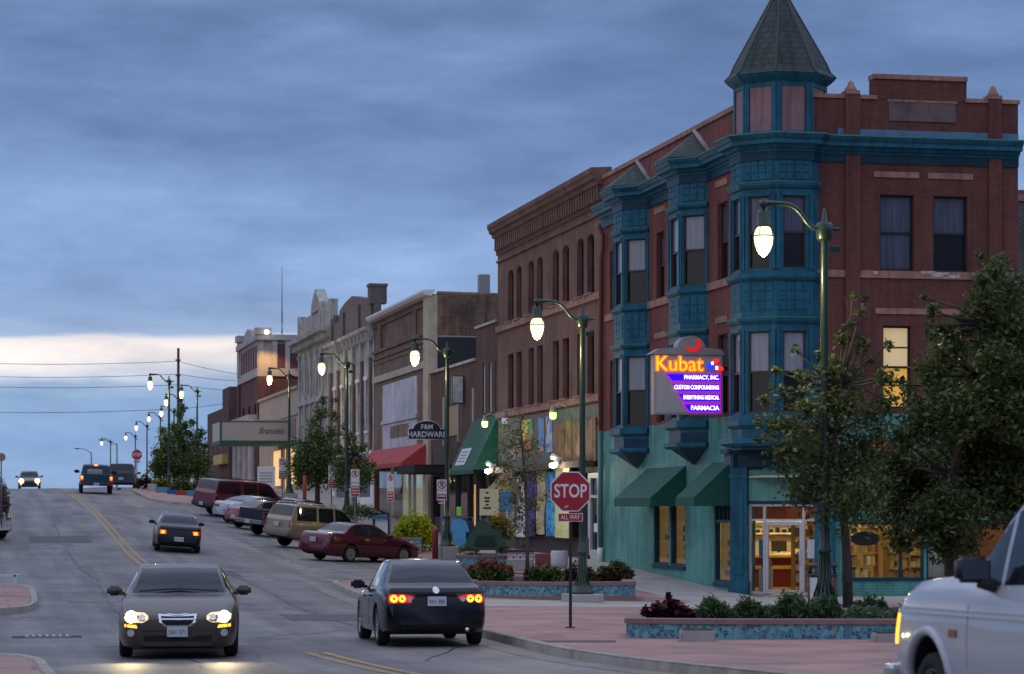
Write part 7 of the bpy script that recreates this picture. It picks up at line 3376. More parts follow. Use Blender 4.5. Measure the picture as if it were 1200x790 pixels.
def rrect(cx, cy, w, h, r=.02, n=3):
    pts = []
    for (sx, sy, a0) in ((1, 1, 0), (-1, 1, 90), (-1, -1, 180), (1, -1, 270)):
        for k in range(n + 1):
            a = R(a0 + 90 * k / n)
            pts.append((cx + sx * (w / 2 - r) + r * math.cos(a), cy + sy * (h / 2 - r) + r * math.sin(a)))
    return pts


def circ(cx, cy, r, n=14):
    return [(cx + r * math.cos(2 * math.pi * k / n), cy + r * math.sin(2 * math.pi * k / n)) for k in range(n)]


def mirror_part(root, x, y, z, sgn, m, s=1.0):
    mb = MB(m)
    bm = bmesh.new()
    bmesh.ops.create_cube(bm, size=1)
    bmesh.ops.bevel(bm, geom=bm.edges[:], offset=.22, segments=3, affect='EDGES')
    for v in bm.verts:
        v.co = (x + v.co.x * .13 * s, sgn * (y + .11 * s) + v.co.y * .24 * s, z + .02 + v.co.z * .15 * s)
    mb.bm(bm, raw=True, smooth=True)
    mb.box(x - .03, x + .04, min(sgn * (y - .06), sgn * (y + .03)), max(sgn * (y - .06), sgn * (y + .03)), z - .05, z)
    o = mb.build('side_mirror')
    o.parent = root
    mg = MB(M_CARGLASS2)
    mg.box(x - .068 * s, x - .064 * s, sgn * (y + .11 * s) - .085 * s, sgn * (y + .11 * s) + .085 * s, z - .035 * s, z + .075 * s)
    g = mg.build('mirror_glass')
    g.parent = o
    return o


def plate(root, x, z, sgn_x, txt, w=.31, h=.155, bvh=None):
    """number plate facing +x (sgn 1) or -x (sgn -1)"""
    mb = MB(M_PLATE)
    mb.box(min(x, x + sgn_x * .012), max(x, x + sgn_x * .012), -w / 2, w / 2, z - h / 2, z + h / 2)
    o = mb.build('number_plate')
    o.parent = root
    fr = Frame((x, 0, z), (0, sgn_x, 0), (sgn_x, 0, 0))
    mt = MB(M_PLATETXT)
    put_text(mt, fr, 0, .014, -.01, txt, h * .62, .003, sx=.8)
    mt.m(M_LENSR)
    mt.box(-w * .3, w * .3, .012, .014, h * .3, h * .44)
    t = mt.build('plate_lettering')
    t.parent = o
    return o


def seams(root, bvh, lines, m=M_TRIM, wdt=.012):
    """door gaps and sills on both flanks"""
    for (xa, za, xb, zb) in lines:
        dx, dz = xb - xa, zb - za
        ln = math.hypot(dx, dz)
        nx, nz = -dz / ln * wdt / 2, dx / ln * wdt / 2
        patch(root, bvh, 'door_gap', [(xa + nx, za + nz), (xb + nx, zb + nz), (xb - nx, zb - nz), (xa - nx, za - nz)], '+y', m, lift=.003, step=.15, mirror=True, thick=.006)


def place(root, p2, yaw, ground=None):
    """stand a vehicle on the sloping road at plan point p2, heading yaw (0 = away from the camera, + = to the left)"""
    x, y = p2
    f = Vector((-math.sin(yaw), math.cos(yaw)))
    l = Vector((-f.y, f.x))

    def g(v):
        s, t = ST(v.x, v.y)
        return zf(s, t) + .004
    c = Vector((x, y))
    a, b = c + f * 1.35, c - f * 1.35
    e, h = c + l * .75, c - l * .75
    fz_ = Vector((f.x * 2.7, f.y * 2.7, g(a) - g(b))).normalized()
    ly_ = Vector((l.x * 1.5, l.y * 1.5, g(e) - g(h)))
    up = fz_.cross(ly_).normalized()
    ly_ = up.cross(fz_).normalized()
    M = Matrix((fz_, ly_, up)).transposed()
    root.rotation_euler = M.to_euler()
    z = (g(a) + g(b) + g(e) + g(h)) / 4
    root.location = (x, y, z)
    return root


def sedan_spec(L=4.75, W=1.8, H=1.44, trunk=1.02, hood=.93, cowl=.75, ws_top=.05, rw_top=-.95, rw_bot=-1.6, **kw):
    """profile tables of a four-door saloon"""
    x0, x1 = -L / 2, L / 2
    S = dict(L=L, W=W, x0=x0, x1=x1)
    S['top'] = [(x0, trunk - .10), (x0 + .08, trunk - .035), (x0 + .25, trunk), (rw_bot - .05, trunk + .015), (rw_bot, trunk + .03), (rw_bot + .25, trunk + .18), (rw_top - .1, H - .07), (rw_top + .15, H - .015), (-.35, H), (ws_top - .15, H - .02), (ws_top + .1, H - .085), (cowl - .1, hood + .085), (cowl, hood + .03), (cowl + .35, hood), (x1 - .35, hood - .16), (x1 - .12, hood - .25), (x1, hood - .34)]
    S['belt'] = [(x0, trunk - .13), (x0 + .1, trunk - .06), (x0 + .4, trunk - .045), (rw_bot, trunk - .05), (rw_top, .945), (0, .915), (cowl, hood - .05), (cowl + .4, hood - .055), (x1 - .35, hood - .21), (x1 - .1, hood - .30), (x1, hood - .37)]
    S['roofw'] = [(x0, .80), (rw_bot, .80), (rw_bot + .2, .74), (rw_top, .66), (-.4, .655), (ws_top, .655), (cowl - .2, .74), (cowl, .80), (x1 - .4, .76), (x1, .66)]
    S['plan'] = [(x0, .80), (x0 + .035, .855), (x0 + .12, .905), (x0 + .3, .945), (x0 + .8, .985), (-.2, 1), (.8, .99), (x1 - .8, .965), (x1 - .35, .90), (x1 - .14, .82), (x1 - .04, .73), (x1, .64)]
    S['bot'] = [(x0, .38), (x0 + .1, .27), (x0 + .5, .2), (-1, .18), (1, .17), (x1 - .4, .15), (x1 - .1, .155), (x1, .20)]
    S['nose'] = [(.2, .03), (.45, .0), (.62, .02), (.8, .12), (1.0, .2)]
    S['tail'] = [(.2, .10), (.35, .02), (.5, .0), (.62, .0), (.7, .05), (.9, .09), (1.1, .12)]
    S['glass'] = dict(ws=(ws_top + .03, cowl - .03), rw=(rw_bot + .03, rw_top + .02), sides=[(rw_bot + .42, -.42), (-.34, cowl - .22)])
    S['wx'] = (-L * .285, L * .30)
    S['wr'] = .315
    S.update(kw)
    return S


# --- the dark saloon coming towards us with its headlamps on
def dark_saloon():
    m = paint('paint_charcoal', (0.07, 0.052, 0.042), .32, .1, .5)
    S = sedan_spec(4.95, 1.89, 1.42, trunk=1.05, hood=.93, cowl=1.02, ws_top=.25, rw_top=-1.05, rw_bot=-1.75, name='charcoal_saloon',
                   label='charcoal saloon coming downhill with headlights on and chrome grille', cat='car', paint=m, wx=(-1.4, 1.47), wr=.33, rim=M_RIM, turn=R(3))
    S['belt'] = [(a, b + (.03 if a > 0 else .02)) for a, b in S['belt']]
    root, bvh, plan, W = make_car(S)
    # split headlamps: lit outer lamp, clear inner lamp
    for sg in (1, -1):
        hd = patch(root, bvh, 'headlight', [(sg * .44, .60), (sg * .52, .555), (sg * .66, .56), (sg * .80, .595), (sg * .815, .68), (sg * .70, .715), (sg * .50, .70), (sg * .44, .655)], '+x', M_LENSON, .006, .06)
        patch(root, bvh, 'bulb', circ(sg * .70, .64, .088), '+x', M_HEADON, .016, .05, parent=hd)
        patch(root, bvh, 'bulb', circ(sg * .53, .635, .05), '+x', M_CHROME, .014, .05, parent=hd)
        patch(root, bvh, 'turn_signal', [(sg * .60, .475), (sg * .80, .49), (sg * .80, .53), (sg * .62, .52)], '+x', M_AMBERON, .008, .06)
        patch(root, bvh, 'fog_lamp', circ(sg * .70, .40, .055), '+x', M_LENSC, .008, .05)
    gr = patch(root, bvh, 'grille', [(-.29, .685), (-.27, .56), (-.19, .49), (.19, .49), (.27, .56), (.29, .685), (0, .672)], '+x', M_CHROME, .012, .06)
    patch(root, bvh, 'mesh', [(-.25, .655), (-.235, .57), (-.17, .515), (.17, .515), (.235, .57), (.25, .655), (0, .645)], '+x', M_UNDER, .02, .06, parent=gr)
    patch(root, bvh, 'badge', [(-.2, .70), (0, .675), (.2, .70), (.06, .665), (0, .66), (-.06, .665)], '+x', M_CHROME, .022, .05, parent=gr)
    patch(root, bvh, 'air_intake', [(-.5, .27), (.5, .27), (.52, .36), (-.52, .36)], '+x', M_UNDER, .006, .08)
    patch(root, bvh, 'bumper_strip', [(-.8, .42), (.8, .42), (.8, .44), (-.8, .44)], '+x', M_TRIM, .006, .08)
    plate(root, 2.5, .42, 1, 'D61 371', bvh=bvh)
    mirror_part(root, .68, .90, .98, 1, m)
    mirror_part(root, .68, .90, .98, -1, m)
    for sg in (1, -1):
        mb = MB(M_TRIM)
        mb.tube([(1.02, sg * .62, 1.0), (.95, sg * .2, 1.03), (.93, -sg * .05, 1.035)], .013, 5)
        o = mb.build('wiper'); o.parent = root
    seams(root, bvh, [(.95, .3, .95, .86), (-.36, .3, -.36, .9), (-1.15, .62, -1.1, .9)])
    p = on_ground(211, 38.9 + 2.2)
    place(root, p, R(180) + R(6.5))
    # its beams
    for sg in (1, -1):
        ld = bpy.data.lights.new('headlight_beam', 'SPOT')
        ld.energy = 70
        ld.color = (1.0, .78, .42)
        ld.spot_size = R(70)
        ld.spot_blend = 1.0
        ld.shadow_soft_size = .08
        lo = bpy.data.objects.new('headlight_beam', ld)
        COL.objects.link(lo)
        lo.parent = root
        lo.location = (2.62, sg * .70, .64)
        lo.rotation_euler = (Vector((7, sg * .8, -.2)) - Vector(lo.location)).to_track_quat('-Z', 'Y').to_euler()
    return root


dark_saloon()


# --- the black saloon braking in front of us
def black_saloon():
    m = paint('paint_black', (0.006, 0.0055, 0.008), .25, .0, .5)
    S = sedan_spec(4.68, 1.80, 1.44, trunk=1.01, hood=.92, cowl=.95, ws_top=.2, rw_top=-1.0, rw_bot=-1.72, name='black_saloon',
                   label='black saloon braking at the kerb with round orange tail lights lit', cat='car', paint=m, wx=(-1.32, 1.36), wr=.325, rim=M_RIM, glassmat=M_CARGLASS2)
    S['belt'] = [(a, b + (.02 if a < 0 else 0)) for a, b in S['belt']]
    root, bvh, plan, W = make_car(S)
    for sg in (1, -1):
        tl = patch(root, bvh, 'tail_light', [(sg * .36, .79), (sg * .42, .73), (sg * .78, .725), (sg * .80, .80), (sg * .78, .875), (sg * .5, .87), (sg * .38, .845)], '-x', M_LENSR_ON, .006, .05)
        for cy, mt_, r_ in ((.70, M_TAILHOT, .064), (.565, M_TAILHOT, .06)):
            patch(root, bvh, 'lamp_ring', circ(sg * cy, .80, r_), '-x', mt_, .014, .05, parent=tl)
            patch(root, bvh, 'lamp_core', circ(sg * cy, .80, r_ * .36), '-x', M_LENSA, .018, .05, parent=tl)
        patch(root, bvh, 'lamp_ring', circ(sg * .44, .79, .04), '-x', M_LENSC, .014, .05, parent=tl)
        patch(root, bvh, 'side_lamp', [(-2.22 + .0, .77), (-2.02, .79), (-2.02, .83), (-2.2, .84)], '+y' if sg > 0 else '-y', M_LENSR, .008, .06)
        patch(root, bvh, 'reflector', [(sg * .5, .53), (sg * .74, .53), (sg * .74, .555), (sg * .5, .555)], '-x', M_LENSR, .006, .06)
    patch(root, bvh, 'plate_recess', [(-.32, .66), (.32, .66), (.34, .86), (-.34, .86)], '-x', M_UNDER, .004, .06)
    patch(root, bvh, 'chrome_strip', [(-.33, .866), (.33, .866), (.33, .885), (-.33, .885)], '-x', m, .018, .06)
    patch(root, bvh, 'badge', circ(0, .94, .055), '-x', M_CHROME, .012, .04)
    patch(root, bvh, 'bumper_gap', [(-.78, .655), (.78, .655), (.78, .665), (-.78, .665)], '-x', M_UNDER, .003, .08)
    patch(root, bvh, 'lower_valance', [(-.7, .30), (.7, .30), (.74, .38), (-.74, .38)], '-x', M_TRIM, .006, .08)
    plate(root, -2.355, .76, -1, 'W1 380')
    mb = MB(M_CHROME)
    mb.tube([(-2.2, -.5, .3), (-2.36, -.5, .29)], .035, 10)
    o = mb.build('exhaust'); o.parent = root
    mirror_part(root, .62, .86, .97, 1, m)
    mirror_part(root, .62, .86, .97, -1, m)
    for sg in (1,):
        mb = MB(mat('seat_back', (0.02, 0.02, 0.022), .8))
    seams(root, bvh, [(.85, .3, .85, .86), (-.36, .3, -.36, .9), (-1.1, .62, -1.0, .92)])
    for sgx in ((-.5, .86), (.42, .84)):
        patch(root, bvh, 'door_handle', rrect(sgx[0] - .02, sgx[1] - .04, .2, .035, .012), '+y', m, .03, .05, mirror=True, thick=.03)
    p = on_ground(512, 41.9)
    yaw = TH - R(2.0)
    c = (p.x - math.sin(yaw) * 2.34, p.y + math.cos(yaw) * 2.34)
    place(root, c, yaw)
    return root


black_saloon()


# --- small black saloon driving up the hill
def small_saloon():
    m = paint('paint_black_green', (0.008, 0.011, 0.011), .3, .0, .5)
    S = sedan_spec(4.35, 1.69, 1.37, trunk=.98, hood=.88, cowl=.85, ws_top=.15, rw_top=-.85, rw_bot=-1.5, name='small_black_saloon',
                   label='small black saloon driving uphill with two orange tail lights lit', cat='car', paint=m, wr=.29, glassmat=M_CARGLASS2, rim=M_RIMD)
    root, bvh, plan, W = make_car(S)
    for sg in (1, -1):
        tl = patch(root, bvh, 'tail_light', rrect(sg * .60, .73, .30, .15), '-x', M_LENSR_ON, .006, .06)
        patch(root, bvh, 'lamp_lens', rrect(sg * .585, .73, .17, .12), '-x', M_TAILON, .014, .05, parent=tl)
        patch(root, bvh, 'lamp_lens', circ(sg * .585, .73, .045), '-x', M_TAILHOT, .02, .05, parent=tl)
    patch(root, bvh, 'trunk_gap', [(-.72, .82), (.72, .82), (.72, .835), (-.72, .835)], '-x', M_UNDER, .003, .08)
    patch(root, bvh, 'bumper_strip', [(-.75, .60), (.75, .60), (.75, .615), (-.75, .615)], '-x', M_TRIM, .006, .08)
    plate(root, -2.19, .50, -1, 'W4 118', w=.33)
    mirror_part(root, .55, .81, .93, 1, m, .9)
    mirror_part(root, .55, .81, .93, -1, m, .9)
    seams(root, bvh, [(.8, .3, .8, .82), (-.36, .3, -.36, .86)])
    yaw = TH - R(2.0)
    p = on_ground(208.5, 92.0)
    place(root, (p.x - math.sin(yaw) * 2.1, p.y + math.cos(yaw) * 2.1), yaw)


small_saloon()


# --- parked maroon saloon
def maroon_saloon():
    m = paint('paint_maroon', (0.088, 0.008, 0.014), .3, .2, 1.0)
    S = sedan_spec(4.88, 1.80, 1.43, trunk=1.06, hood=.94, cowl=.88, ws_top=.1, rw_top=-1.0, rw_bot=-1.55, name='maroon_saloon',
                   label='maroon saloon parked nose to the kerb with chrome wheel covers', cat='car', paint=m, wr=.315, wx=(-1.32, 1.42), rim=mat('wheel_cover', (0.35, 0.35, 0.37), .35, .6), rimr=.7, spokes=14, group='cars parked nose-in along the shops')
    root, bvh, plan, W = make_car(S)
    patch(root, bvh, 'tail_light', [(-.78, .72), (.78, .72), (.78, .88), (-.78, .88)], '-x', M_LENSR, .006, .08)
    plate(root, -2.44, .78, -1, 'W2 054')
    patch(root, bvh, 'rub_strip', [(-2.2, .52), (2.1, .52), (2.1, .56), (-2.2, .56)], '+y', M_TRIM, .01, .15, mirror=True)
    patch(root, bvh, 'bumper', [(-.8, .36), (.8, .36), (.8, .6), (-.8, .6)], '-x', m, .05, .1, thick=.05)
    for sg in (1, -1):
        patch(root, bvh, 'headlight', rrect(sg * .58, .66, .34, .13), '+x', M_LENSC, .008, .06)
        patch(root, bvh, 'corner_lamp', [(2.15, .62), (2.3, .62), (2.3, .72), (2.15, .72)], '+y' if sg > 0 else '-y', M_LENSA, .008, .06)
        mirror_part(root, .6, .86, .97, sg, m, .9)
    seams(root, bvh, [(.85, .3, .85, .86), (-.38, .3, -.38, .9), (-1.15, .62, -1.05, .92)])
    for sgx in ((-.55, .84), (.38, .83)):
        patch(root, bvh, 'door_handle', rrect(sgx[0], sgx[1], .2, .035, .012), '+y', M_CHROME, .02, .05, mirror=True, thick=.02)
    rear, front = on_ground(370, 96.0), on_ground(460, 99.5)
    return root


def park(root, px_rear, y_rear, L, yaw):
    """park by the middle of the rear bumper"""
    p = on_ground(px_rear, y_rear)
    place(root, (p.x - math.sin(yaw) * L / 2, p.y + math.cos(yaw) * L / 2), yaw)


PK = R(-42)
park(maroon_saloon(), 365, 93.2, 4.88, R(-43))


def wagon_spec(L=5.0, W=1.9, H=1.8, hood=1.08, cowl=1.1, ws_top=.35, beltz=1.08, rear_slope=.22, **kw):
    x0, x1 = -L / 2, L / 2
    S = dict(L=L, W=W, x0=x0, x1=x1)
    S['top'] = [(x0, beltz + .03), (x0 + .04, beltz + .16), (x0 + rear_slope, H - .07), (x0 + rear_slope + .15, H - .015), (-.6, H), (ws_top - .25, H - .025), (ws_top + .05, H - .09), (cowl - .1, hood + .09), (cowl, hood + .03), (cowl + .4, hood), (x1 - .3, hood - .10), (x1 - .1, hood - .17), (x1, hood - .26)]
    S['belt'] = [(x0, beltz), (x0 + .2, beltz + .0), (0, beltz - .03), (cowl, hood - .04), (cowl + .4, hood - .06), (x1 - .3, hood - .17), (x1 - .1, hood - .23), (x1, hood - .30)]
    S['roofw'] = [(x0, .86), (x0 + .05, .84), (x0 + rear_slope, .76), (-.5, .76), (ws_top, .75), (cowl - .2, .80), (cowl, .84), (x1 - .4, .80), (x1, .7)]
    S['plan'] = [(x0, .90), (x0 + .04, .935), (x0 + .15, .965), (x0 + .6, .99), (0, 1), (x1 - .8, .985), (x1 - .35, .95), (x1 - .12, .88), (x1 - .03, .80), (x1, .72)]
    S['bot'] = [(x0, .48), (x0 + .15, .40), (x0 + .6, .33), (1, .32), (x1 - .4, .32), (x1 - .1, .34), (x1, .4)]
    S['nose'] = [(.3, .03), (.5, .0), (.75, .01), (.95, .07), (1.2, .16)]
    S['tail'] = [(.3, .05), (.45, .0), (.7, .02), (1.0, .05), (1.3, .10), (1.8, .14)]
    S['glass'] = dict(ws=(ws_top + .04, cowl - .03), rw=(x0 + .05, x0 + rear_slope + .02), sides=[(x0 + .3, -1.05), (-.95, -.18), (-.08, cowl - .28)])
    S['wx'] = (-L * .27, L * .305)
    S['wr'] = .36
    S.update(kw)
    return S


def rear_panel_lights(root, bvh, W, z0, z1, y0, y1, m=M_LENSR, name='tail_light'):
    for sg in (1, -1):
        patch(root, bvh, name, [(sg * y0, z0), (sg * y1, z0), (sg * y1, z1), (sg * y0, z1)], '-x', m, .010, .06)


def gold_wagon():
    m = paint('paint_gold', (0.30, 0.235, 0.15), .35, .4, .8)
    low = mat('gold_lower', (0.20, 0.16, 0.11), .5, .2)
    S = wagon_spec(4.85, 1.84, 1.76, hood=1.06, cowl=1.05, ws_top=.3, name='gold_wagon', label='gold utility wagon parked between the maroon saloon and black pickup', cat='car', paint=m, lower=low, wr=.37, rim=M_RIMD, group='cars parked nose-in along the shops')
    root, bvh, plan, W = make_car(S)
    rear_panel_lights(root, bvh, W, .82, 1.08, .70, .86)
    patch(root, bvh, 'bumper', [(-.86, .46), (.86, .46), (.86, .68), (-.86, .68)], '-x', low, .07, .1, thick=.07)
    patch(root, bvh, 'plate_recess', rrect(0, .92, .62, .22, .03), '-x', m, .02, .06)
    plate(root, -2.455, .92, -1, 'W9 117')
    mb = MB(M_TRIM)
    for sg in (1, -1):
        mb = MB(M_CHROME)
        mb.tube([(-2.0, sg * .62, 1.74), (-1.9, sg * .62, 1.80), (-.1, sg * .62, 1.81), (.05, sg * .62, 1.75)], .02, 6)
        o = mb.build('roof_rail'); o.parent = root
        patch(root, bvh, 'headlight', rrect(sg * .62, .80, .34, .17), '+x', M_LENSC, .008, .06)
        mirror_part(root, .75, .90, 1.1, sg, m)
    seams(root, bvh, [(.95, .45, .95, 1.0), (-.13, .45, -.13, 1.03), (-1.0, .8, -1.0, 1.03)])
    for x in (-.75, .15):
        patch(root, bvh, 'door_handle', rrect(x, .95, .2, .04, .012), '+y', M_TRIM, .02, .05, mirror=True, thick=.02)
    return root


park(gold_wagon(), 322, 102.5, 4.85, R(-46))


def red_wagon():
    m = paint('paint_dark_red', (0.13, 0.011, 0.016), .3, .2, 1.0)
    S = wagon_spec(5.57, 2.0, 1.86, hood=1.16, cowl=1.35, ws_top=.65, beltz=1.14, rear_slope=.16, name='red_wagon', label='long dark red wagon at the far end of the parked row', cat='car', paint=m, wr=.375, rim=M_RIM, group='cars parked nose-in along the shops')
    S['glass']['sides'] = [(-2.55, -1.15), (-.95, -.15), (0.0, 1.05)]
    root, bvh, plan, W = make_car(S)
    rear_panel_lights(root, bvh, W, .72, 1.05, .80, .93)
    patch(root, bvh, 'bumper', [(-.95, .46), (.95, .46), (.95, .68), (-.95, .68)], '-x', M_TRIM, .09, .1, thick=.09)
    plate(root, -2.88, .60, -1, 'W6 203')
    for sg in (1, -1):
        mirror_part(root, .95, .98, 1.2, sg, M_TRIM)
        patch(root, bvh, 'headlight', rrect(sg * .66, .86, .36, .18), '+x', M_LENSC, .008, .06)
    mb = MB(M_TRIM)
    for sg in (1, -1):
        mb.tube([(-2.4, sg * .66, 1.87), (-2.3, sg * .66, 1.92), (-.2, sg * .66, 1.92), (-.1, sg * .66, 1.87)], .02, 5)
    o = mb.build('roof_rack'); o.parent = root
    seams(root, bvh, [(1.1, .45, 1.1, 1.08), (-.08, .45, -.08, 1.1), (-1.05, .8, -1.05, 1.1)])
    return root


park(red_wagon(), 236, 127.5, 5.57, R(-47))


def silver_saloon():
    m = paint('paint_silver', (0.33, 0.36, 0.40), .3, .7, .8)
    S = sedan_spec(4.9, 1.83, 1.38, trunk=1.02, hood=.92, cowl=.9, ws_top=.12, rw_top=-.95, rw_bot=-1.75, name='silver_saloon', label='silver blue saloon parked beside the long dark red wagon', cat='car', paint=m, wr=.315, glassmat=M_CARGLASS2, group='cars parked nose-in along the shops')
    root, bvh, plan, W = make_car(S)
    rear_panel_lights(root, bvh, W, .72, .86, .3, .80)
    plate(root, -2.45, .6, -1, 'W3 661')
    for sg in (1, -1):
        mirror_part(root, .6, .88, .96, sg, m, .9)
    seams(root, bvh, [(.85, .3, .85, .86), (-.38, .3, -.38, .9)])
    return root


park(silver_saloon(), 258, 121.5, 4.9, R(-46))


def red_hatch():
    m = paint('paint_wine', (0.16, 0.014, 0.025), .3, .2, .9)
    S = sedan_spec(4.2, 1.68, 1.38, trunk=.98, hood=.88, cowl=.85, ws_top=.15, rw_top=-.8, rw_bot=-1.45, name='red_saloon', label='small wine red saloon wedged between silver saloon and black pickup', cat='car', paint=m, wr=.29, rim=M_RIMD, glassmat=M_CARGLASS2, group='cars parked nose-in along the shops')
    root, bvh, plan, W = make_car(S)
    rear_panel_lights(root, bvh, W, .70, .82, .45, .74)
    plate(root, -2.11, .52, -1, 'W5 330')
    for sg in (1, -1):
        mirror_part(root, .5, .8, .93, sg, m, .9)
    seams(root, bvh, [(.8, .3, .8, .82), (-.36, .3, -.36, .86)])
    return root


park(red_hatch(), 272, 117.0, 4.2, R(-46))


def pickup_spec(L=5.4, W=1.95, H=1.8, hood=1.12, bedz=1.12, cab=(-.75, .75), cowl=1.15, **kw):
    x0, x1 = -L / 2, L / 2
    c0, c1 = cab
    S = dict(L=L, W=W, x0=x0, x1=x1)
    S['top'] = [(x0, bedz), (c0 - .05, bedz), (c0, bedz + .03), (c0 + .09, H - .10), (c0 + .25, H - .02), ((c0 + .4), H), (c1 - .35, H - .02), (c1 - .05, H - .09), (cowl - .1, hood + .1), (cowl, hood + .03), (cowl + .4, hood), (x1 - .3, hood - .07), (x1 - .08, hood - .13), (x1, hood - .24)]
    S['belt'] = [(x0, bedz - .015), (c0 - .1, bedz - .015), (c0, bedz - .015), (c1, bedz - .05), (cowl, hood - .04), (cowl + .4, hood - .06), (x1 - .3, hood - .13), (x1 - .08, hood - .19), (x1, hood - .27)]
    S['roofw'] = [(x0, .92), (c0 - .05, .92), (c0, .86), (c0 + .1, .78), (c0 + .4, .76), (c1 - .2, .76), (cowl - .2, .82), (cowl, .86), (x1 - .4, .84), (x1, .78)]
    S['plan'] = [(x0, .955), (x0 + .03, .97), (x0 + .15, .98), (x0 + .6, .99), (0, 1), (x1 - .8, .99), (x1 - .3, .965), (x1 - .1, .92), (x1 - .02, .86), (x1, .80)]
    S['bot'] = [(x0, .56), (x0 + .15, .52), (x0 + .6, .46), (1, .42), (x1 - .4, .42), (x1 - .1, .42), (x1, .46)]
    S['nose'] = [(.3, .02), (.6, .0), (.9, .01), (1.2, .08)]
    S['tail'] = [(.3, .02), (.6, .0), (1.2, .0)]
    S['glass'] = dict(ws=(c1 - .02, cowl - .03), rw=(c0 + .01, c0 + .10), sides=[(c0 + .14, cowl - .32)])
    S['wx'] = (-L * .29, L * .315)
    S['wr'] = .38
    S.update(kw)
    return S


def bed(root, x0, x1, W, z, m):
    """open load bed: rails and a dark floor sunk between them"""
    mb = MB(M_UNDER)
    mb.box(x0 + .10, x1 - .04, -W * .82, W * .82, z + .004, z + .010)
    o = mb.build('bed_liner'); o.parent = root
    mb = MB(m)
    for sg in (1, -1):
        mb.box(x0 + .02, x1 - .03, min(sg * W * .82, sg * W * .93), max(sg * W * .82, sg * W * .93), z - .02, z + .05, .012)
    mb.box(x0 + .0, x0 + .09, -W * .80, W * .80, z - .02, z + .045, .012)
    o = mb.build('bed_rail'); o.parent = root


def black_pickup():
    m = paint('paint_black_pickup', (0.014, 0.017, 0.02), .3, .2, .9)
    S = pickup_spec(5.3, 1.9, 1.76, bedz=1.12, cab=(-.6, .8), cowl=1.2, name='black_pickup', label='black pickup parked beside the gold wagon with red tail lamp showing', cat='pickup', paint=m, wr=.39, rim=M_RIMD, group='cars parked nose-in along the shops')
    S['glass']['sides'] = [(-.46, .05), (.13, .9)]
    root, bvh, plan, W = make_car(S)
    rear_panel_lights(root, bvh, W, .80, 1.06, .76, .91)
    bed(root, -2.65, -.6, W, 1.12, m)
    mb = MB(mat('dull_bumper', (0.2, 0.2, 0.21), .4, .5))
    mb.box(-2.82, -2.62, -.9, .9, .52, .70, .03)
    o = mb.build('rear_bumper'); o.parent = root
    plate(root, -2.835, .60, -1, 'P4 410')
    for sg in (1, -1):
        mirror_part(root, .75, .93, 1.2, sg, M_TRIM)
    seams(root, bvh, [(.95, .5, .95, 1.05), (.09, .5, .09, 1.08), (-.58, .5, -.58, 1.1)])
    return root


park(black_pickup(), 292, 111.5, 5.3, R(-45))


def green_pickup():
    m = paint('paint_teal_green', (0.010, 0.072, 0.105), .35, .2, .8)
    S = pickup_spec(5.3, 1.9, 1.70, bedz=1.10, cab=(-.6, .7), cowl=1.1, name='green_pickup', label='teal green pickup climbing near the crest with brake lights lit', cat='pickup', paint=m, wr=.37, rim=M_RIMD, glassmat=M_CARGLASS2)
    root, bvh, plan, W = make_car(S)
    for sg in (1, -1):
        tl = patch(root, bvh, 'tail_light', rrect(sg * .83, .90, .16, .3), '-x', M_LENSR_ON, .008, .05)
        patch(root, bvh, 'lamp_lens', rrect(sg * .83, .92, .13, .2), '-x', M_TAILON, .016, .05, parent=tl)
        patch(root, bvh, 'lamp_lens', circ(sg * .83, .95, .05), '-x', M_TAILHOT, .024, .05, parent=tl)
        mirror_part(root, .7, .95, 1.2, sg, M_TRIM, 1.3)
    mb = MB(M_TAILHOT)
    mb.box(-.62, -.58, -.09, .12, 1.60, 1.66)
    o = mb.build('high_brake_light'); o.parent = root
    mb = MB(mat('cab_load', (0.35, 0.34, 0.33), .8, var=.3))
    mb.box(-1.5, -.8, -.35, .5, 1.12, 1.38, .05)
    tag(mb.build('bed_load'), None); bpy.data.objects['bed_load'].parent = root
    bed(root, -2.65, -.6, W, 1.10, m)
    mb = MB(mat('bumper_dark_red', (0.06, 0.02, 0.025), .5))
    mb.box(-2.80, -2.62, -.88, .88, .48, .66, .03)
    o = mb.build('rear_bumper'); o.parent = root
    plate(root, -2.815, .57, -1, 'P7 882')
    yaw = TH - R(1.5)
    p = on_ground(112.5, 147)
    place(root, (p.x - math.sin(yaw) * 2.6, p.y + math.cos(yaw) * 2.6), yaw)


green_pickup()


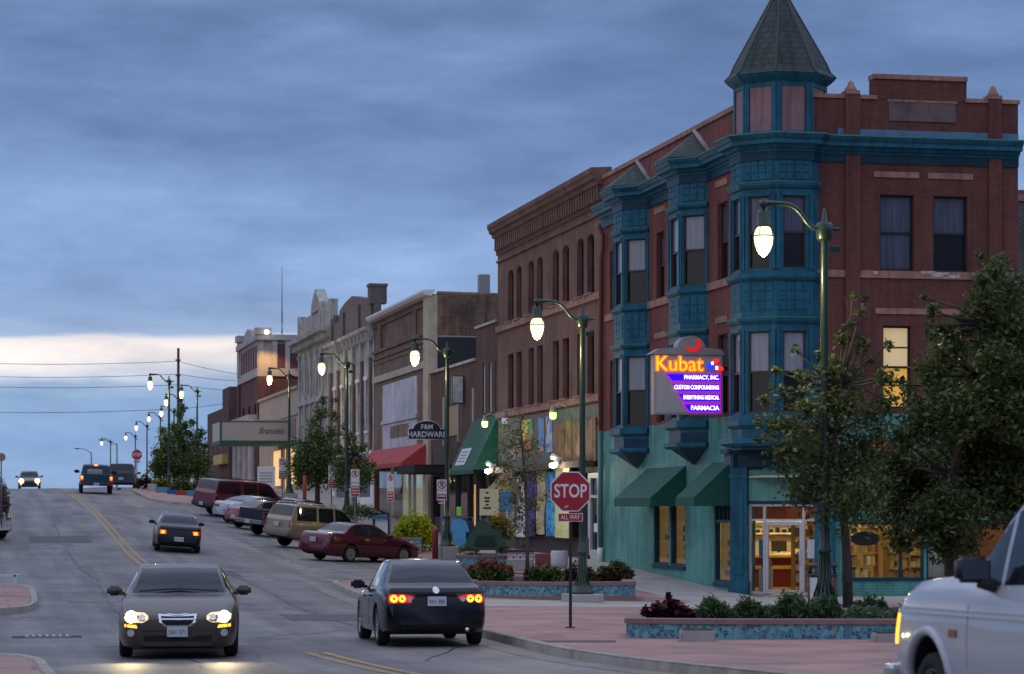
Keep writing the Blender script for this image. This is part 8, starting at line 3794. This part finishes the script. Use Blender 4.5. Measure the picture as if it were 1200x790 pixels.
def white_pickup():
    m = paint('paint_white', (0.43, 0.44, 0.48), .3, .0, .9, .03)
    S = pickup_spec(5.5, 2.0, 1.88, hood=1.22, bedz=1.20, cab=(-.9, .62), cowl=1.12, name='white_pickup', label='white pickup waiting at the right edge with dark mirror and amber corner lamp', cat='pickup', paint=m, wr=.365, ar=.455, az=.415, rim=M_RIMD)
    S['glass']['sides'] = [(-.74, .54), (.60, .99)]
    S['top'] = [(-2.75, 1.26), (-.95, 1.26), (-.9, 1.29), (-.82, 1.87), (-.65, 1.95), (-.5, 1.97), (.18, 1.955), (.5, 1.88), (1.06, 1.415), (1.18, 1.325), (1.5, 1.31), (2.2, 1.265), (2.5, 1.235), (2.67, 1.185), (2.75, 1.07)]
    S['belt'] = [(-2.75, 1.245), (-1, 1.245), (.6, 1.215), (1.18, 1.255), (1.5, 1.25), (2.2, 1.215), (2.5, 1.175), (2.67, 1.11), (2.75, 1.0)]
    S['wx'] = (-1.6, 1.78)
    S['glass']['ws'] = (.52, 1.12)
    root, bvh, plan, W = make_car(S)
    # the crease along the flank, wheel lip, lamps, mirror
    patch(root, bvh, 'flank_crease', [(-2.6, 1.015), (2.56, 1.015), (2.56, 1.042), (-2.6, 1.042)], '+y', m, .018, .2, mirror=True, thick=.02)
    patch(root, bvh, 'flank_groove', [(-2.6, 1.044), (2.6, 1.044), (2.6, 1.054), (-2.6, 1.054)], '+y', M_GREYP, .003, .2, mirror=True, thick=.01)
    for sg in (1, -1):
        for wx in S['wx']:
            mb = MB(m)
            pts = []
            for k in range(15):
                a = R(-4 + 188 * k / 14)
                r_ = .475
                x = wx + r_ * math.cos(a)
                hit = bvh.ray_cast(Vector((x, sg * 4, .415 + r_ * math.sin(a))), Vector((0, -sg, 0)))
                yy = hit[0].y if hit[0] is not None else sg * .98
                pts.append((x, yy + sg * .005, .415 + r_ * math.sin(a)))
            mb.tube(pts, .042, 8)
            o = mb.build('wheel_lip'); o.parent = root
        patch(root, bvh, 'corner_lamp', [(2.58, .76), (2.70, .76), (2.70, 1.0), (2.58, 1.0)], '+y' if sg > 0 else '-y', M_AMBERON, .014, .04)
        patch(root, bvh, 'turn_signal', rrect(sg * .83, .88, .1, .24, .02), '+x', M_AMBERON, .014, .05)
        patch(root, bvh, 'headlight', rrect(sg * .58, .88, .36, .22, .02), '+x', M_LENSC, .012, .05)
        patch(root, bvh, 'side_marker', rrect(1.29 - .0, .885, .15, .055, .01), '+y' if sg > 0 else '-y', mat('marker_amber', (0.16, 0.06, 0.03), .4), .010, .04)
        patch(root, bvh, 'tail_light', rrect(sg * .90, .98, .14, .4, .02), '-x', M_LENSR, .010, .06)
        # big square door mirror
        mb = MB(M_TRIM)
        y0_, y1_ = (.98, 1.27)
        bm = bmesh.new()
        bmesh.ops.create_cube(bm, size=1)
        bmesh.ops.bevel(bm, geom=bm.edges[:], offset=.16, segments=3, affect='EDGES')
        for v in bm.verts:
            v.co = (.66 + v.co.x * .11, sg * (1.10 + v.co.y * .245), 1.36 + v.co.z * .19)
        mb.bm(bm, raw=True, smooth=True)
        mb.tube([(.66, sg * 1.05, 1.28), (.64, sg * .93, 1.24)], .05, 8)
        o = mb.build('side_mirror'); o.parent = root
        mg = MB(pane('door_mirror_glass', (0.06, 0.075, 0.10), .05))
        mg.box(.602 - .006, .601, min(sg * 1.0, sg * 1.20), max(sg * 1.0, sg * 1.20), 1.29, 1.43)
        q = mg.build('mirror_glass'); q.parent = o
    mb = MB(M_CHROME)
    mb.box(2.66, 2.82, -.98, .98, .44, .60, .04)
    o = mb.build('front_bumper'); o.parent = root
    mb = MB(M_CHROME)
    mb.box(-2.92, -2.72, -.95, .95, .54, .74, .04)
    o = mb.build('rear_bumper'); o.parent = root
    patch(root, bvh, 'grille', [(-.40, .76), (.40, .76), (.40, 1.0), (-.40, 1.0)], '+x', M_TRIM, .012, .08)
    bed(root, -2.75, -.9, W, 1.26, m)
    seams(root, bvh, [(1.02, .5, 1.02, 1.22), (-.62, .5, -.62, 1.2)], m=M_GREYP, wdt=.012)
    patch(root, bvh, 'door_handle', rrect(-.45, 1.10, .2, .05, .012), '+y', M_TRIM, .03, .05, mirror=True, thick=.03)
    mb = MB(mat('steering_wheel', (0.012, 0.012, 0.012), .6))
    mb.tube([(.62 + .06 * math.cos(a), .42 + .19 * math.cos(a), 1.18 + .19 * math.sin(a)) for a in [2 * math.pi * k / 20 for k in range(21)]], .016, 6, raw=True)
    o = mb.build('steering_wheel'); o.parent = root
    # nose at pixel 1048
    yaw = TH + R(0)
    s, t = 19.2, 8.02
    c = P(s - 2.75, t)
    place(root, (c.x, c.y), yaw)
    return root


white_pickup()


# --- far vehicles: oncoming car at the crest, dark van, white car at the left edge
def oncoming():
    m = paint('paint_dark_grey', (0.05, 0.045, 0.045), .3, .3, .8)
    S = sedan_spec(4.7, 1.82, 1.46, name='oncoming_saloon', label='distant oncoming car with glaring headlights on the crest', cat='car', paint=m)
    root, bvh, plan, W = make_car(S)
    for sg in (1, -1):
        hd = patch(root, bvh, 'headlight', rrect(sg * .62, .64, .40, .26, .05), '+x', M_LENSON, .01, .06)
        patch(root, bvh, 'bulb', circ(sg * .63, .64, .17), '+x', emit('headlight_far', (1.0, 0.76, 0.36), 16), .02, .06, parent=hd)
        patch(root, bvh, 'fog_lamp', circ(sg * .66, .36, .06), '+x', M_AMBERON, .01, .06)
        mirror_part(root, .6, .87, .97, sg, m)
    yaw = R(180) + TH - R(1)
    p = on_ground(34.5, 205)
    place(root, (p.x, p.y), yaw)


oncoming()


def dark_van():
    m = paint('paint_slate', (0.035, 0.045, 0.055), .35, .3, .8)
    S = wagon_spec(4.9, 1.9, 1.75, name='dark_van', label='slate grey wagon parked at the crest beside the green pickup', cat='car', paint=m, wr=.34, glassmat=M_CARGLASS2)
    root, bvh, plan, W = make_car(S)
    rear_panel_lights(root, bvh, W, .9, 1.1, .75, .9)
    plate(root, -2.46, .75, -1, 'W8 020')
    for sg in (1, -1):
        mirror_part(root, .75, .92, 1.1, sg, m)
    p = on_ground(137, 166)
    place(root, (p.x, p.y + 2.4), TH - R(6))


dark_van()


def white_car():
    m = paint('paint_white_car', (0.5, 0.5, 0.53), .3, .0, .8, .03)
    S = sedan_spec(4.6, 1.75, 1.42, name='white_saloon', label='white car at the left edge with only its tail corner showing', cat='car', paint=m)
    root, bvh, plan, W = make_car(S)
    rear_panel_lights(root, bvh, W, .74, .92, .55, .78)
    plate(root, -2.31, .6, -1, 'W1 552')
    for sg in (1, -1):
        mirror_part(root, .6, .85, .96, sg, m, .9)
    p = on_ground(-13, 96.5)
    yaw = TH + R(24)
    place(root, (p.x - math.sin(yaw) * 2.3 + .2, p.y + math.cos(yaw) * 2.3), yaw)


white_car()
# ------------------------------------------------------------------ trees and planting
M_BARK = mat('bark', (0.075, 0.06, 0.05), .9, var=.4, scale=4, bump=.6, bscale=20)
M_LEAF_D = leafmat('leaf_dark', (0.036, 0.070, 0.024), (0.165, 0.19, 0.06))
M_LEAF_M = leafmat('leaf_mid', (0.04, 0.085, 0.025), (0.15, 0.20, 0.05))
M_LEAF_O = leafmat('leaf_olive', (0.075, 0.095, 0.025), (0.20, 0.20, 0.055))
M_LEAF_L = leafmat('leaf_lime', (0.28, 0.36, 0.012), (0.55, 0.58, 0.03))
M_LEAF_J = leafmat('leaf_juniper', (0.045, 0.10, 0.04), (0.13, 0.21, 0.075))
M_LEAF_P = leafmat('leaf_pale', (0.10, 0.17, 0.10), (0.22, 0.30, 0.18))
M_LEAF_B = leafmat('leaf_burgundy', (0.018, 0.006, 0.010), (0.085, 0.014, 0.032))
M_LEAF_R = leafmat('flower_red', (0.15, 0.012, 0.02), (0.40, 0.04, 0.06))
M_LEAF_Y = leafmat('flower_yellow', (0.20, 0.16, 0.02), (0.40, 0.30, 0.03))
M_LEAF_BR = leafmat('leaf_bronze', (0.06, 0.035, 0.02), (0.14, 0.09, 0.04))


def leaves(name, parent, clumps, size, m, seed=0, aspect=.5, up=.35, shell_=.55):
    """clumps: list of (x,y,z,rx,ry,rz,count); separate small leaf faces through each clump's volume"""
    g = np.random.default_rng(seed)
    P_, S_ = [], []
    for (x, y, z, rx, ry, rz, n) in clumps:
        n = int(n)
        d = g.normal(size=(n, 3))
        d /= np.linalg.norm(d, axis=1)[:, None]
        r = g.random(n) ** shell_
        # ragged surface
        r *= 1 + .22 * np.sin(d[:, 0] * 5 + x) * np.cos(d[:, 2] * 6 + z) + .12 * g.normal(size=n)
        P_.append(np.array([x, y, z]) + d * r[:, None] * np.array([rx, ry, rz]))
    pts = np.concatenate(P_)
    n = len(pts)
    nrm = g.normal(size=(n, 3))
    nrm[:, 2] = np.abs(nrm[:, 2]) + up
    nrm /= np.linalg.norm(nrm, axis=1)[:, None]
    t = g.normal(size=(n, 3))
    t[:, 2] -= .4
    t -= nrm * (t * nrm).sum(1)[:, None]
    t /= np.linalg.norm(t, axis=1)[:, None]
    b = np.cross(nrm, t)
    s = size * (.6 + .8 * g.random(n))[:, None]
    org = Vector((0, 0, 0))
    if parent is not None:
        org = parent.location
    pts = pts - np.array(org)
    v = np.empty((n, 4, 3))
    v[:, 0] = pts - t * s * .5
    v[:, 1] = pts + b * s * aspect * .5 + nrm * s * .08
    v[:, 2] = pts + t * s * .5
    v[:, 3] = pts - b * s * aspect * .5 + nrm * s * .08
    me = bpy.data.meshes.new(name)
    me.vertices.add(4 * n)
    me.vertices.foreach_set('co', v.ravel())
    me.loops.add(4 * n)
    me.loops.foreach_set('vertex_index', np.arange(4 * n, dtype=np.int32))
    me.polygons.add(n)
    me.polygons.foreach_set('loop_start', np.arange(0, 4 * n, 4, dtype=np.int32))
    me.polygons.foreach_set('loop_total', np.full(n, 4, dtype=np.int32))
    me.materials.append(m)
    me.update(calc_edges=True)
    me.validate()
    o = bpy.data.objects.new(name, me)
    COL.objects.link(o)
    o.parent = parent
    return o


def tree(name, label, base, y, trunk_px, clumps_px, size, m, dens, r0, seed, spread=1.0, group=None, extra=None):
    """trunk_px: path of pixels from the base up; clumps_px: (px,py,radius_px) at the distance y with real depth"""
    g = np.random.default_rng(seed)
    sc = y / 3000
    b = at(base[0], base[1], y)
    s_, t_ = ST(b.x, b.y)
    t = thing(name, label, 'tree', b, group=group)
    tp = [at(a, c, y) for a, c in trunk_px]
    pts = [(b.x, b.y, b.z - .3)] + [tuple(p) for p in tp]
    mb = MB(M_BARK)
    n = len(pts)
    mb.tube(pts, [r0 * (1.15 - .75 * i / (n - 1)) for i in range(n)], 9, raw=True)
    cl = []
    tops = tp[-max(1, len(tp) - 1):]
    for (px, py, r) in clumps_px:
        c = at(px, py, y)
        rr = r * sc
        dz = (g.random() - .5) * 2 * spread * (.4 + min(1.0, rr))
        c = Vector((c.x, c.y + dz, c.z))
        cl.append((c.x, c.y, c.z, rr * 1.1, rr * 1.15, rr * 1.05, max(25, dens * (r * sc) ** 2.0)))
        # limb to the clump
        st = min(tops, key=lambda p: (Vector((p.x, p.y, p.z)) - c).length + (4 if p.z > c.z + .3 else 0))
        mid = st.lerp(c, .5) + Vector((0, 0, .12 * rr + (g.random() - .5) * .2))
        top_ = st.lerp(c, 1.0)
        mb.tube([tuple(st), tuple(mid), tuple(top_)], [r0 * .38, r0 * .22, r0 * .07], 5, raw=True)
        for k in range(3):
            e = c + Vector((g.normal() * rr * .7, g.normal() * rr * .7, g.normal() * rr * .6 + rr * .2))
            mb.tube([tuple(mid.lerp(top_, .6)), tuple(e)], [r0 * .10, r0 * .03], 4, raw=True)
    mb.build('trunk', t, recalc=False)
    leaves('crown', t, cl, size, m, seed, shell_=.6)
    return t


# tree in the long planter, its trunk beside the lamp post
tree('street_tree', 'dark leafy tree with a bare lower trunk growing in the long mosaic planter', (994, 707), 45.4,
     [(993, 660), (990, 620), (986, 585), (980, 550), (978, 505), (985, 455)],
     [(986, 592, 36), (956, 566, 40), (1012, 572, 34), (928, 528, 34), (972, 525, 38), (1018, 524, 32), (905, 500, 17), (942, 482, 26), (990, 480, 28), (1026, 488, 24),
      (917, 462, 11), (1000, 440, 22), (972, 438, 18), (1034, 446, 15), (896, 470, 9), (950, 442, 12), (1010, 404, 13), (988, 398, 12), (1004, 368, 8), (982, 425, 12), (1022, 420, 9), (935, 440, 7), (975, 470, 18), (955, 520, 26), (1000, 548, 30),
      (908, 437, 7), (890, 492, 7), (925, 500, 14), (912, 530, 12), (940, 580, 16), (1002, 345, 5), (1040, 405, 7), (1046, 470, 16), (1052, 448, 7), (890, 515, 6), (902, 455, 6), (930, 412, 5), (958, 418, 7), (1014, 350, 4), (996, 382, 8)],
     .105, M_LEAF_D, 2900, .085, 3)
# big dense tree at the right edge
tree('street_tree', 'large dense dark tree covering the right half of the pharmacy side wall', (1118, 712), 47.0,
     [(1116, 660), (1115, 610), (1118, 560), (1130, 500), (1145, 440), (1158, 380)],
     [(1058, 592, 38), (1100, 602, 42), (1142, 600, 42), (1186, 585, 44), (1050, 546, 34), (1094, 548, 44), (1142, 538, 48), (1190, 528, 48), (1066, 500, 28), (1108, 486, 38), (1156, 474, 46), (1198, 454, 44),
      (1084, 440, 20), (1120, 426, 26), (1162, 408, 36), (1196, 384, 36), (1148, 356, 24), (1178, 342, 28), (1160, 318, 15), (1198, 332, 22), (1086, 392, 12), (1084, 368, 9), (1082, 349, 6), (1096, 418, 12),
      (1060, 634, 18), (1104, 640, 22), (1140, 640, 16), (1078, 618, 26), (1122, 575, 36), (1075, 565, 30), (1168, 560, 40), (1135, 505, 34), (1180, 490, 36), (1060, 470, 12), (1048, 516, 16), (1128, 380, 14), (1140, 334, 10), (1174, 306, 9),
      (1152, 298, 6), (1110, 396, 9), (1114, 408, 17), (1116, 447, 24), (1101, 388, 9), (1126, 398, 14), (1104, 462, 20), (1070, 452, 9), (1150, 430, 26), (1215, 500, 40), (1218, 560, 40), (1220, 430, 34)],
     .115, M_LEAF_D, 4600, .14, 5, spread=1.6)
# slim tree by the blanket shop
tree('young_tree', 'slim young tree with thin olive leaves in the curved mosaic planter', (618, 677), 66.6,
     [(618, 640), (617, 600), (615, 560), (612, 520), (610, 495)],
     [(600, 520, 17), (618, 530, 18), (592, 545, 15), (612, 560, 19), (632, 556, 13), (600, 585, 17), (624, 590, 16), (588, 565, 11), (609, 505, 12), (630, 520, 9), (604, 615, 13), (626, 618, 11), (640, 580, 7), (595, 500, 7), (612, 490, 6), (614, 640, 8), (583, 530, 6)],
     .085, M_LEAF_O, 1500, .05, 8)
# pavement trees by the white shop
tree('pavement_tree', 'bushy green pavement tree in front of the grey stone building', (372, 590), 124,
     [(372, 570), (373, 545), (374, 515), (376, 490)],
     [(366, 540, 26), (378, 550, 24), (352, 555, 16), (360, 530, 18), (382, 530, 18), (350, 545, 14), (372, 512, 15), (390, 510, 11), (375, 485, 10), (366, 495, 9), (392, 488, 7), (378, 468, 6), (345, 520, 7), (368, 555, 16), (352, 565, 9), (385, 555, 14), (394, 470, 4)],
     .16, M_LEAF_M, 1300, .12, 12)
tree('pavement_tree', 'darker pavement tree standing behind the green lamp post by the white shop', (416, 598), 117,
     [(416, 580), (416, 555), (415, 535)],
     [(412, 548, 22), (428, 556, 14), (402, 556, 16), (405, 545, 15), (424, 548, 14), (414, 530, 13), (432, 560, 9), (400, 565, 11), (418, 566, 13), (410, 512, 9), (426, 525, 8), (398, 528, 8), (438, 545, 5), (404, 500, 5)],
     .15, M_LEAF_M, 1300, .1, 14)
# clump of trees in the hill bed
for i, (bx, yy, cl, lab) in enumerate((
        (196, 158, [(194, 540, 17), (186, 552, 13), (203, 552, 13), (192, 530, 13), (205, 535, 12), (186, 545, 9), (198, 515, 11), (190, 505, 6), (203, 500, 7), (196, 550, 10), (182, 530, 5), (208, 548, 8)], 'left tree of the leafy clump rising on the hill'),
        (214, 161, [(214, 540, 17), (212, 552, 14), (214, 478, 6), (212, 520, 13), (220, 530, 12), (207, 510, 9), (216, 500, 10), (211, 485, 6), (222, 510, 7), (216, 545, 10)], 'tallest middle tree of the leafy clump on the hill'),
        (232, 159, [(233, 542, 15), (240, 552, 10), (222, 552, 12), (232, 532, 12), (238, 540, 9), (228, 520, 10), (234, 508, 7), (240, 522, 5), (228, 548, 9), (226, 495, 5)], 'right tree of the leafy clump on the hill'))):
    tree('hill_tree', lab, (bx, 574), yy, [(bx, 560), (bx, 545), (bx + 1, 525)], cl, .19, M_LEAF_M, 1300, .09, 20 + i, group='trees in the raised bed on the hill')


def shrub(name, label, px0, px1, ytop, ybot, y, m, size, n, seed, group=None, parts=None, flat=1.0, aspect=.5, up=.35):
    """a mound of leaves over the given span at its real distance"""
    c = at((px0 + px1) / 2, ybot, y)
    w = (px1 - px0) / 2 * y / 3000
    h = (ybot - ytop) * y / 3000
    t = thing(name, label, 'shrub', c, group=group)
    g = np.random.default_rng(seed)
    cl = []
    k = 9
    for i in range(k):
        fx = (i + .5) / k * 2 - 1
        r = w / k * 2.2
        hh = h * (1 - .45 * fx * fx) * (.8 + .35 * g.random())
        cl.append((c.x + fx * w * .82, c.y + (g.random() - .5) * min(w, .8) * .9, c.z + hh * .45, r, r * 1.2, hh * .58, n / k))
    leaves('foliage', t, cl, size, m, seed, aspect=aspect, up=up, shell_=.5)
    mb = MB(M_BARK)
    for i in range(6):
        fx = (i + .5) / 6 * 2 - 1
        mb.tube([(c.x + fx * w * .3, c.y, c.z - .1), (c.x + fx * w * .7, c.y + (g.random() - .5) * .2, c.z + h * .6)], [.015, .006], 4, raw=True)
    mb.build('stem', t, recalc=False)
    if parts:
        nm, m2, frac = parts
        cl2 = [(a, b, z + d * .6, rx, ry, d * .4, q * frac) for (a, b, z, rx, ry, d, q) in cl]
        leaves(nm, t, cl2, size * .8, m2, seed + 50, aspect=.8)
    return t


GF_ = 'shrubs in the long front planter'
shrub('burgundy_plant', 'dark burgundy leafed plant at the left end of the long planter', 750, 818, 704, 729, 43.6, M_LEAF_B, .11, 1500, 31, GF_, ('flower', M_LEAF_R, .05), aspect=.8)
shrub('juniper', 'green juniper next to the burgundy plant in the long planter', 812, 862, 700, 729, 44.0, M_LEAF_J, .13, 1500, 32, GF_, aspect=.22, up=.1)
shrub('juniper', 'green juniper in the middle of the planter below the left of the door', 856, 905, 699, 729, 44.4, M_LEAF_J, .13, 1500, 33, GF_, aspect=.22, up=.1)
shrub('juniper', 'tallest green juniper directly before the lamp post base', 900, 952, 695, 729, 43.9, M_LEAF_J, .14, 1800, 34, GF_, aspect=.22, up=.1)
shrub('juniper', 'green juniper between the lamp post and the tree trunk', 944, 992, 698, 729, 44.3, M_LEAF_J, .13, 1600, 35, GF_, aspect=.22, up=.1)
shrub('low_juniper', 'pale grey green creeping juniper beside the tree trunk', 984, 1046, 708, 730, 43.8, M_LEAF_P, .12, 1800, 36, GF_, aspect=.22, up=.1)
shrub('low_juniper', 'small yellow green shrub behind the tree trunk by the low teal wall', 998, 1042, 699, 716, 46.6, M_LEAF_J, .11, 900, 37, GF_, aspect=.3)
shrub('low_juniper', 'pale creeping juniper mostly hidden behind the white pickup nose', 1040, 1110, 704, 730, 44.2, M_LEAF_P, .12, 1500, 38, GF_, aspect=.22, up=.1)
GM_ = 'shrubs in the curved middle planter'
shrub('flowering_shrub', 'dark shrub with red flowers behind the black saloon roof', 545, 604, 656, 682, 66.0, M_LEAF_M, .12, 1500, 41, GM_, ('flower', M_LEAF_R, .28))
shrub('bedding_plant', 'green bedding plant with pink flowers right of the slim tree', 612, 662, 660, 680, 66.4, M_LEAF_M, .12, 1100, 42, GM_, ('flower', M_LEAF_R, .04))
shrub('bedding_plant', 'bronze leafed plant behind the stop sign post', 658, 700, 660, 680, 66.9, M_LEAF_BR, .12, 900, 43, GM_)
shrub('bedding_plant', 'bronze leafed plant at the right end of the curved planter', 696, 744, 659, 681, 66.4, M_LEAF_BR, .13, 1200, 44, GM_, ('sprig', M_LEAF_M, .3))
shrub('lime_shrub', 'bright lime yellow shrub spilling over its small mosaic planter', 458, 514, 601, 640, 100.4, M_LEAF_L, .15, 2600, 45, None, aspect=.7)
shrub('grass_tuft', 'low grass tuft at the left end of the short planter', 536, 562, 637, 648, 85.2, M_LEAF_J, .12, 500, 46, None, aspect=.15, up=0)
shrub('grass_tuft', 'low grass tuft at the right end of the short planter', 580, 600, 638, 648, 85.6, M_LEAF_J, .12, 400, 47, None, aspect=.2, up=0)
shrub('spiky_plant', 'spiky grey green plant before the white shop window grille', 398, 445, 588, 607, 112, M_LEAF_M, .3, 700, 48, None, aspect=.12, up=0)
shrub('leafy_shrub', 'yellowish leafy display beside the green marker slab', 566, 604, 604, 634, 90, M_LEAF_O, .12, 900, 49, None, ('flower', M_LEAF_Y, .5))
GH_ = 'shrubs in the raised bed on the hill'
shrub('hill_shrub', 'brownish shrub at the left end of the hill bed', 158, 182, 556, 572, 158, M_LEAF_BR, .2, 700, 51, GH_)
shrub('hill_shrub', 'yellow flowering shrub in the middle of the hill bed', 176, 200, 561, 575, 156, M_LEAF_M, .2, 600, 52, GH_, ('flower', M_LEAF_Y, .5))
shrub('hill_shrub', 'green shrub below the tallest tree of the hill bed', 198, 226, 559, 576, 154, M_LEAF_M, .2, 700, 53, GH_)
shrub('hill_shrub', 'dark shrub at the right end of the hill bed by the red wagon', 222, 262, 556, 577, 152, M_LEAF_D, .2, 900, 54, GH_)
shrub('left_edge_bush', 'dark round bush at the left edge beside the sign post', -14, 9, 552, 600, 99, M_LEAF_D, .16, 1200, 55, None)
shrub('edge_bedding', 'pinkish bedding plants at the left edge below the dark bush', -14, 13, 567, 604, 96.5, leafmat('leaf_dusky', (0.09, 0.06, 0.06), (0.28, 0.17, 0.17)), .14, 900, 56, None)
